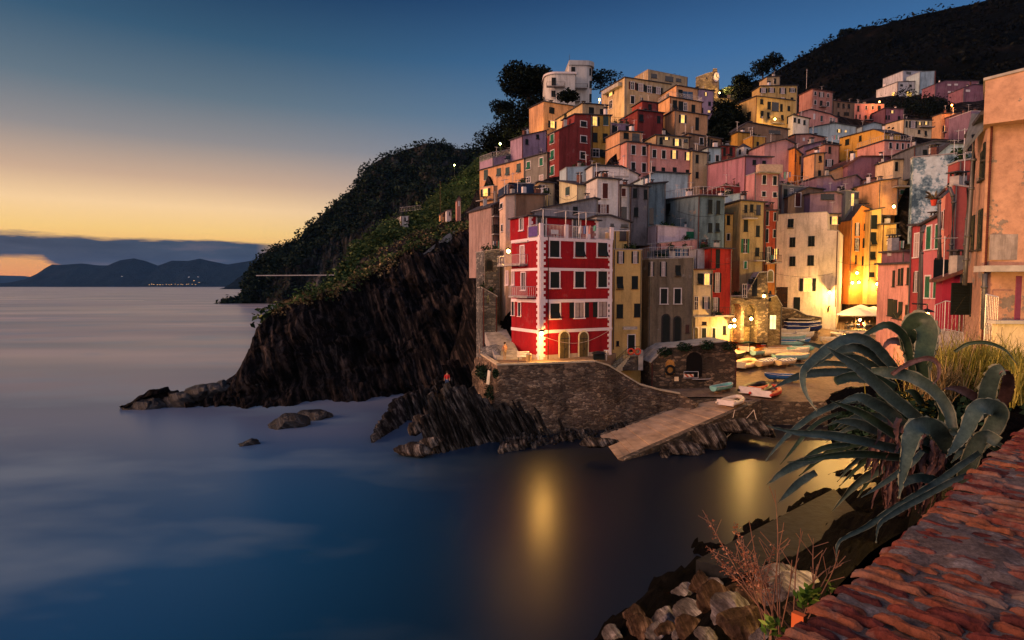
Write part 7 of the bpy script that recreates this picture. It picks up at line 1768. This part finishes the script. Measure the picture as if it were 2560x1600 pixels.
# cables and washing lines across the village
rs=random.Random(55)
for i,(za,xa,ya,Ya,xb,yb_,Yb,lab) in enumerate([('B',1465,205,164,1780,260,170,'cable from the tall yellow house to the pole beside it'),('B',1780,262,170,2170,470,178,'cable sagging right from the pole towards the brown house'),('H',1400,205,84,2090,205,86,'thin cable across the white harbour house'),('F',130,1190,88,700,1215,88,'cable crossing the alley at lamp height'),
    ('E',620,1180,73,960,1185,76,'cable between red cream house and olive house'),('D',1030,530,80,1240,510,80,'wire under the pale yellow house window'),('F',1480,880,37,1300,915,41,'washing line bracket wires on the rose pink house'),('B',60,925,106,610,1000,106,'rooftop wire over the pink row'),('E',240,600,76,800,640,76,'wire on the blue grey stone house')]):
    a=P(*zp(za,xa,ya),Ya); c_=P(*zp(za,xb,yb_),Yb); b=MB(); b.tube([a.lerp(c_,k/10)-UP*.5*math.sin(math.pi*k/10) for k in range(11)],.02,0,4); tag(b.build('overhead_cable',IRON,base=a),lab,'cable')
for i,(z_,x0,x1,y,Y_,lab) in enumerate([('D',245,325,1050,74,'washing line with pale clothes at the wooden balcony house'),('F',870,950,955,56,'washing line with green and white towels above the lilac balcony'),('B',1480,1600,1370,89,'washing line on the terrace right of the purple pink house'),('E',1360,1450,1120,85,'clothes hung at the narrow red house balcony'),('D',1250,1480,870,60,'little washing line on the red house terrace'),('B',2080,2170,935,118,'bed sheets hung between the roofs left of the ochre house')]):
    a=P(*zp(z_,x0,y),Y_); c_=P(*zp(z_,x1,y),Y_); o=thing('washing_line',a,lab,'laundry','washing lines between the houses')
    b=MB(); b.bar(a,c_,.015); b.build('line',IRON,o); n_c=4
    for k in range(n_c):
        f=(k+.15)/n_c; p=a.lerp(c_,f); w_=(c_-a)*.62/n_c; h_=rs.uniform(.5,1.0); b=MB(); vs=[]
        for u_ in range(5):
            for v_ in range(3): vs.append(p+w_*(u_/4)+Vector((0,.06*math.sin(u_*1.7+v_),-h_*v_/2)))
        b.add(vs,[(u_*3+v_,u_*3+v_+1,(u_+1)*3+v_+1,(u_+1)*3+v_) for u_ in range(4) for v_ in range(2)]); b.build('cloth',simple('cloth_%d'%((k+i)%4),[(.55,.52,.55),(.12,.16,.30),(.45,.20,.18),(.14,.34,.26)][(k+i)%4],.9),o)
# ------------------------------------------------------------ lamps
def lamp(x,y,Y,power,label,col=(1.0,.56,.14),kind='wall',r=.2,pole=3.5,rad=.12,gl=40,out=(0,-.5,0)):
    q=P(x,y,Y); nm={'wall':'wall_lamp','pole':'street_lamp','bulb':'hanging_lamp','flood':'floodlight'}[kind]
    o=thing(nm,q,label,'lamp','lit street lamps in the village')
    b=MB(); b.lathe(q-UP*r,[(r*.3,0),(r,r*.7),(r,r*1.2),(r*.4,r*2)],8); b.build('bulb',glow('lamp_glow_%d_%d_%d'%tuple(int(c*100) for c in col),col,gl),o)
    b=MB(); b.lathe(q+UP*r*1.15,[(r*1.9,0),(r*1.2,r*.5),(r*.3,r*.9)],8); b.build('lamp_shade',IRON,o)
    b=MB()
    if kind=='pole': b.tube([q-UP*pole+Vector((.0,.25,0)),q+UP*r*2+Vector((0,.25,0)),q+UP*r*2],.05,0,6); b.build('pole',IRON,o)
    else: b.tube([q+UP*r*2,q+UP*(r*2+.12),q+UP*(r*2+.12)+Vector((0,.6,0))],.02,0,5); b.build('bracket',IRON,o)
    ld=bpy.data.lights.new('lamp_light','POINT'); ld.energy=power*(1.35 if power<4000 else 1); ld.color=col; ld.shadow_soft_size=rad
    lo=bpy.data.objects.new('lamp_light',ld); COL.objects.link(lo); lo.parent=o; lo.location=(out[0],out[1],-.15-r+out[2])
    return o
OR=(1.0,.30,.06); YG=(.85,1.0,.25); AM=(1.0,.50,.10)
lamp(1498.6,249.6,131.5,1800,'lane lamp lighting the gable house under the skyline block',kind='pole')
lamp(1318.6,328.5,137,1600,'lane lamp at the left foot of the peach house by the pines',kind='pole')
lamp(1250.5,359.6,128,120,'greenish lamp at the upper left edge of the village',col=YG,kind='pole')
lamp(1206.5,554.6,108,420,'path lamp at the cliff top end of the village',kind='pole')
lamp(1136,413,190,200,'greenish lamp alone on the bushy hillside',col=YG,kind='pole')
lamp(1354,834,58.8,900,'lantern on the white quoins of the red house corner',out=(.1,-.5,0),col=AM)
lamp(1271,628,66.5,260,'lamp lighting the balcony left of the red house',out=(0,-.3,0))
lamp(1836,800,76,900,'upper of two lamps in the left arch of the arcade',out=(0,0,0))
lamp(1836,815,75,300,'lower of two lamps in the left arch of the arcade')
lamp(1878,797,74.5,1500,'lamp post in front of the middle arch of the arcade',kind='pole',pole=4.2,out=(0,.6,0))
lamp(1826,816,72.6,800,'lamp at the lit corner of the red and cream house',out=(-.3,-.8,0))
lamp(2074,731,86.9,1700,'lantern on the right part of the white harbour house',out=(-.3,-.6,0))
lamp(2142.6,682.6,94,1500,'bright lamp over the alley terrace',out=(0,-1,0))
lamp(2131,707,95,400,'small lamp at the left of the alley terrace')
lamp(2147,706,95,400,'small lamp in the middle of the alley terrace')
lamp(2193,710,94,500,'small lamp at the right of the alley terrace')
lamp(2234.6,516.4,90,1800,'lamp high in the street beside the mauve house',out=(-.6,-.8,0))
lamp(2232.5,628.6,72,7000,'lamp above the lilac balcony house',out=(-1.5,-1.5,0))
lamp(2317,791,16,5000,'glowing lamp above the upright agave leaf',kind='bulb',r=.10,gl=30,out=(0,-.4,0))
lamp(2198.6,254.4,184,900,'left orange lamp high on the right side of the village',col=OR,kind='pole',r=.2)
lamp(2379.6,262.9,163,900,'right orange lamp above the tan three storey house',col=OR,kind='pole',r=.2)
lamp(1937.4,297.7,133.5,1600,'lamp on the balcony of the yellow gable house',out=(0,-1.2,0))
lamp(1799,232,194,9000,'floodlight at the foot of the castle clock tower',kind='flood',out=(.5,-3,0))
lamp(2113,839,85.3,300,'small lamp under the white restaurant banner')
lamp(2150,800,88,500,'lamp under the grey white parasol',out=(0,0,-.2))
lamp(1910,740,78.5,260,'lamp in the doorway of the little stone hut',out=(0,-1,0))
lamp(2190,865,50,500,'lamp low on the street corner behind the agave',out=(-1,-.5,0))

LG=glow('distant_lamp_glow',(1.0,.62,.22),1.1); LGW=glow('distant_pale_glow',(.9,.95,1.0),.6)
rs=random.Random(6)
pts_=[(372+i*7.2+rs.uniform(-2,2),711.5+rs.uniform(-1.5,1),LG) for i in range(17)]+[(305,691,LGW),(472,693,LGW),(495,692.5,LGW),(485,702,LG),(498,706,LG)]
for i,(x,y,mt) in enumerate(pts_):
    q=P(x,y,6300 if i<17 else 6500); b=MB(); b.cbox(q,rs.uniform(5,12) if i<17 else 14,4,rs.uniform(2,3.5)); o=b.build('distant_light',mt,base=q)
    tag(o,'tiny golden light of the village on the far shore' if mt is LG else 'tiny pale light on the slope of the far mountains','light','lights along the far shore')
q=P(637,675,2350); b=MB(); b.lathe(q,[(1,0),(2.2,2),(1,4)],8); tag(b.build('distant_light',LGW,base=q),'single white light on the near mountain beside the headland','light')
HAZE=2.2e-5
VILL = veg_mat('village_soil', (.005,.005,.005), (.010,.010,.008), (.035,.028,.022), .2)
# ------------------------------------------------------------ ground under the village (inverse distance from house feet)
T = np.array(TERR)
def idw(x, y):
    d2 = (T[:,0]-x)**2+(T[:,1]-y)**2+1.0
    w_ = d2**-2.0
    return float((w_*T[:,2]).sum()/w_.sum())
xs = np.linspace(-25, 175, 150); ys = np.linspace(64, 285, 150)
rows = []
for y in ys:
    r_ = []
    for x in xs:
        z = idw(x, y)
        r_.append((x, y, z-.3+ .5*fbm((x*.2, y*.2, 0), 3)))
    rows.append(r_)
rows = np.array(rows)
# keep the harbour street open and the sea side low
for i, y in enumerate(ys):
    for j, x in enumerate(xs):
        if y < 67: rows[i,j,2] = min(rows[i,j,2], -2+ (y-64)*1.0)
        if y < 106 and 14+ (y-64)*.1 < x < 16+.47*y: rows[i,j,2] = min(rows[i,j,2], zg(y)-1.0)
        lx = -.035*y if y < 118 else -.035*118-(y-118)*.35
        if x < lx: rows[i,j,2] = min(rows[i,j,2], max(-3, rows[i,j,2]-(lx-x)*2.2))
        if x/y > .70 and y < 60/.7: rows[i,j,2] = min(rows[i,j,2], 4)
tag(grid_mesh('village_hillside', rows, ROCK_D), kind='structure')

# ------------------------------------------------------------ evening air
hz_=MB(); hz_.box((-14000,-150,-4),(28000,0,0),(0,15000,0),(0,0,640))
hm=bpy.data.materials.new('evening_haze'); hm.use_nodes=True; hn=hm.node_tree.nodes; hn.clear(); ho=hn.new('ShaderNodeOutputMaterial'); hv=hn.new('ShaderNodeVolumePrincipled'); hm.node_tree.links.new(hv.outputs[0],ho.inputs['Volume'])
hv.inputs['Color'].default_value=(.16,.42,.95,1); hv.inputs['Density'].default_value=HAZE
tag(hz_.build('haze',hm),kind='stuff')

rows=[]
for j in range(70):
    Yv=9+53*j/69; r_=[]; x0=.70*Yv+1.2
    for i in range(60):
        f=i/59; x=x0+(90-x0)*max(0,(f-.12)/.88) if f>.12 else x0-4*(1-f/.12)
        zt_s=10.9-3.2*max(0,(Yv-18)/44); z=zt_s if f>.12 else zt_s-(zt_s+3)*(1-f/.12)**1.0
        if f>.5: z+=(f-.5)*40
        r_.append((x+.5*fbm((x*.2,Yv*.3,2),4),Yv,z+.5*fbm((x*.3,Yv*.3,5),5)))
    rows.append(r_)
tag(grid_mesh('street_slope',rows,VILL),kind='structure')
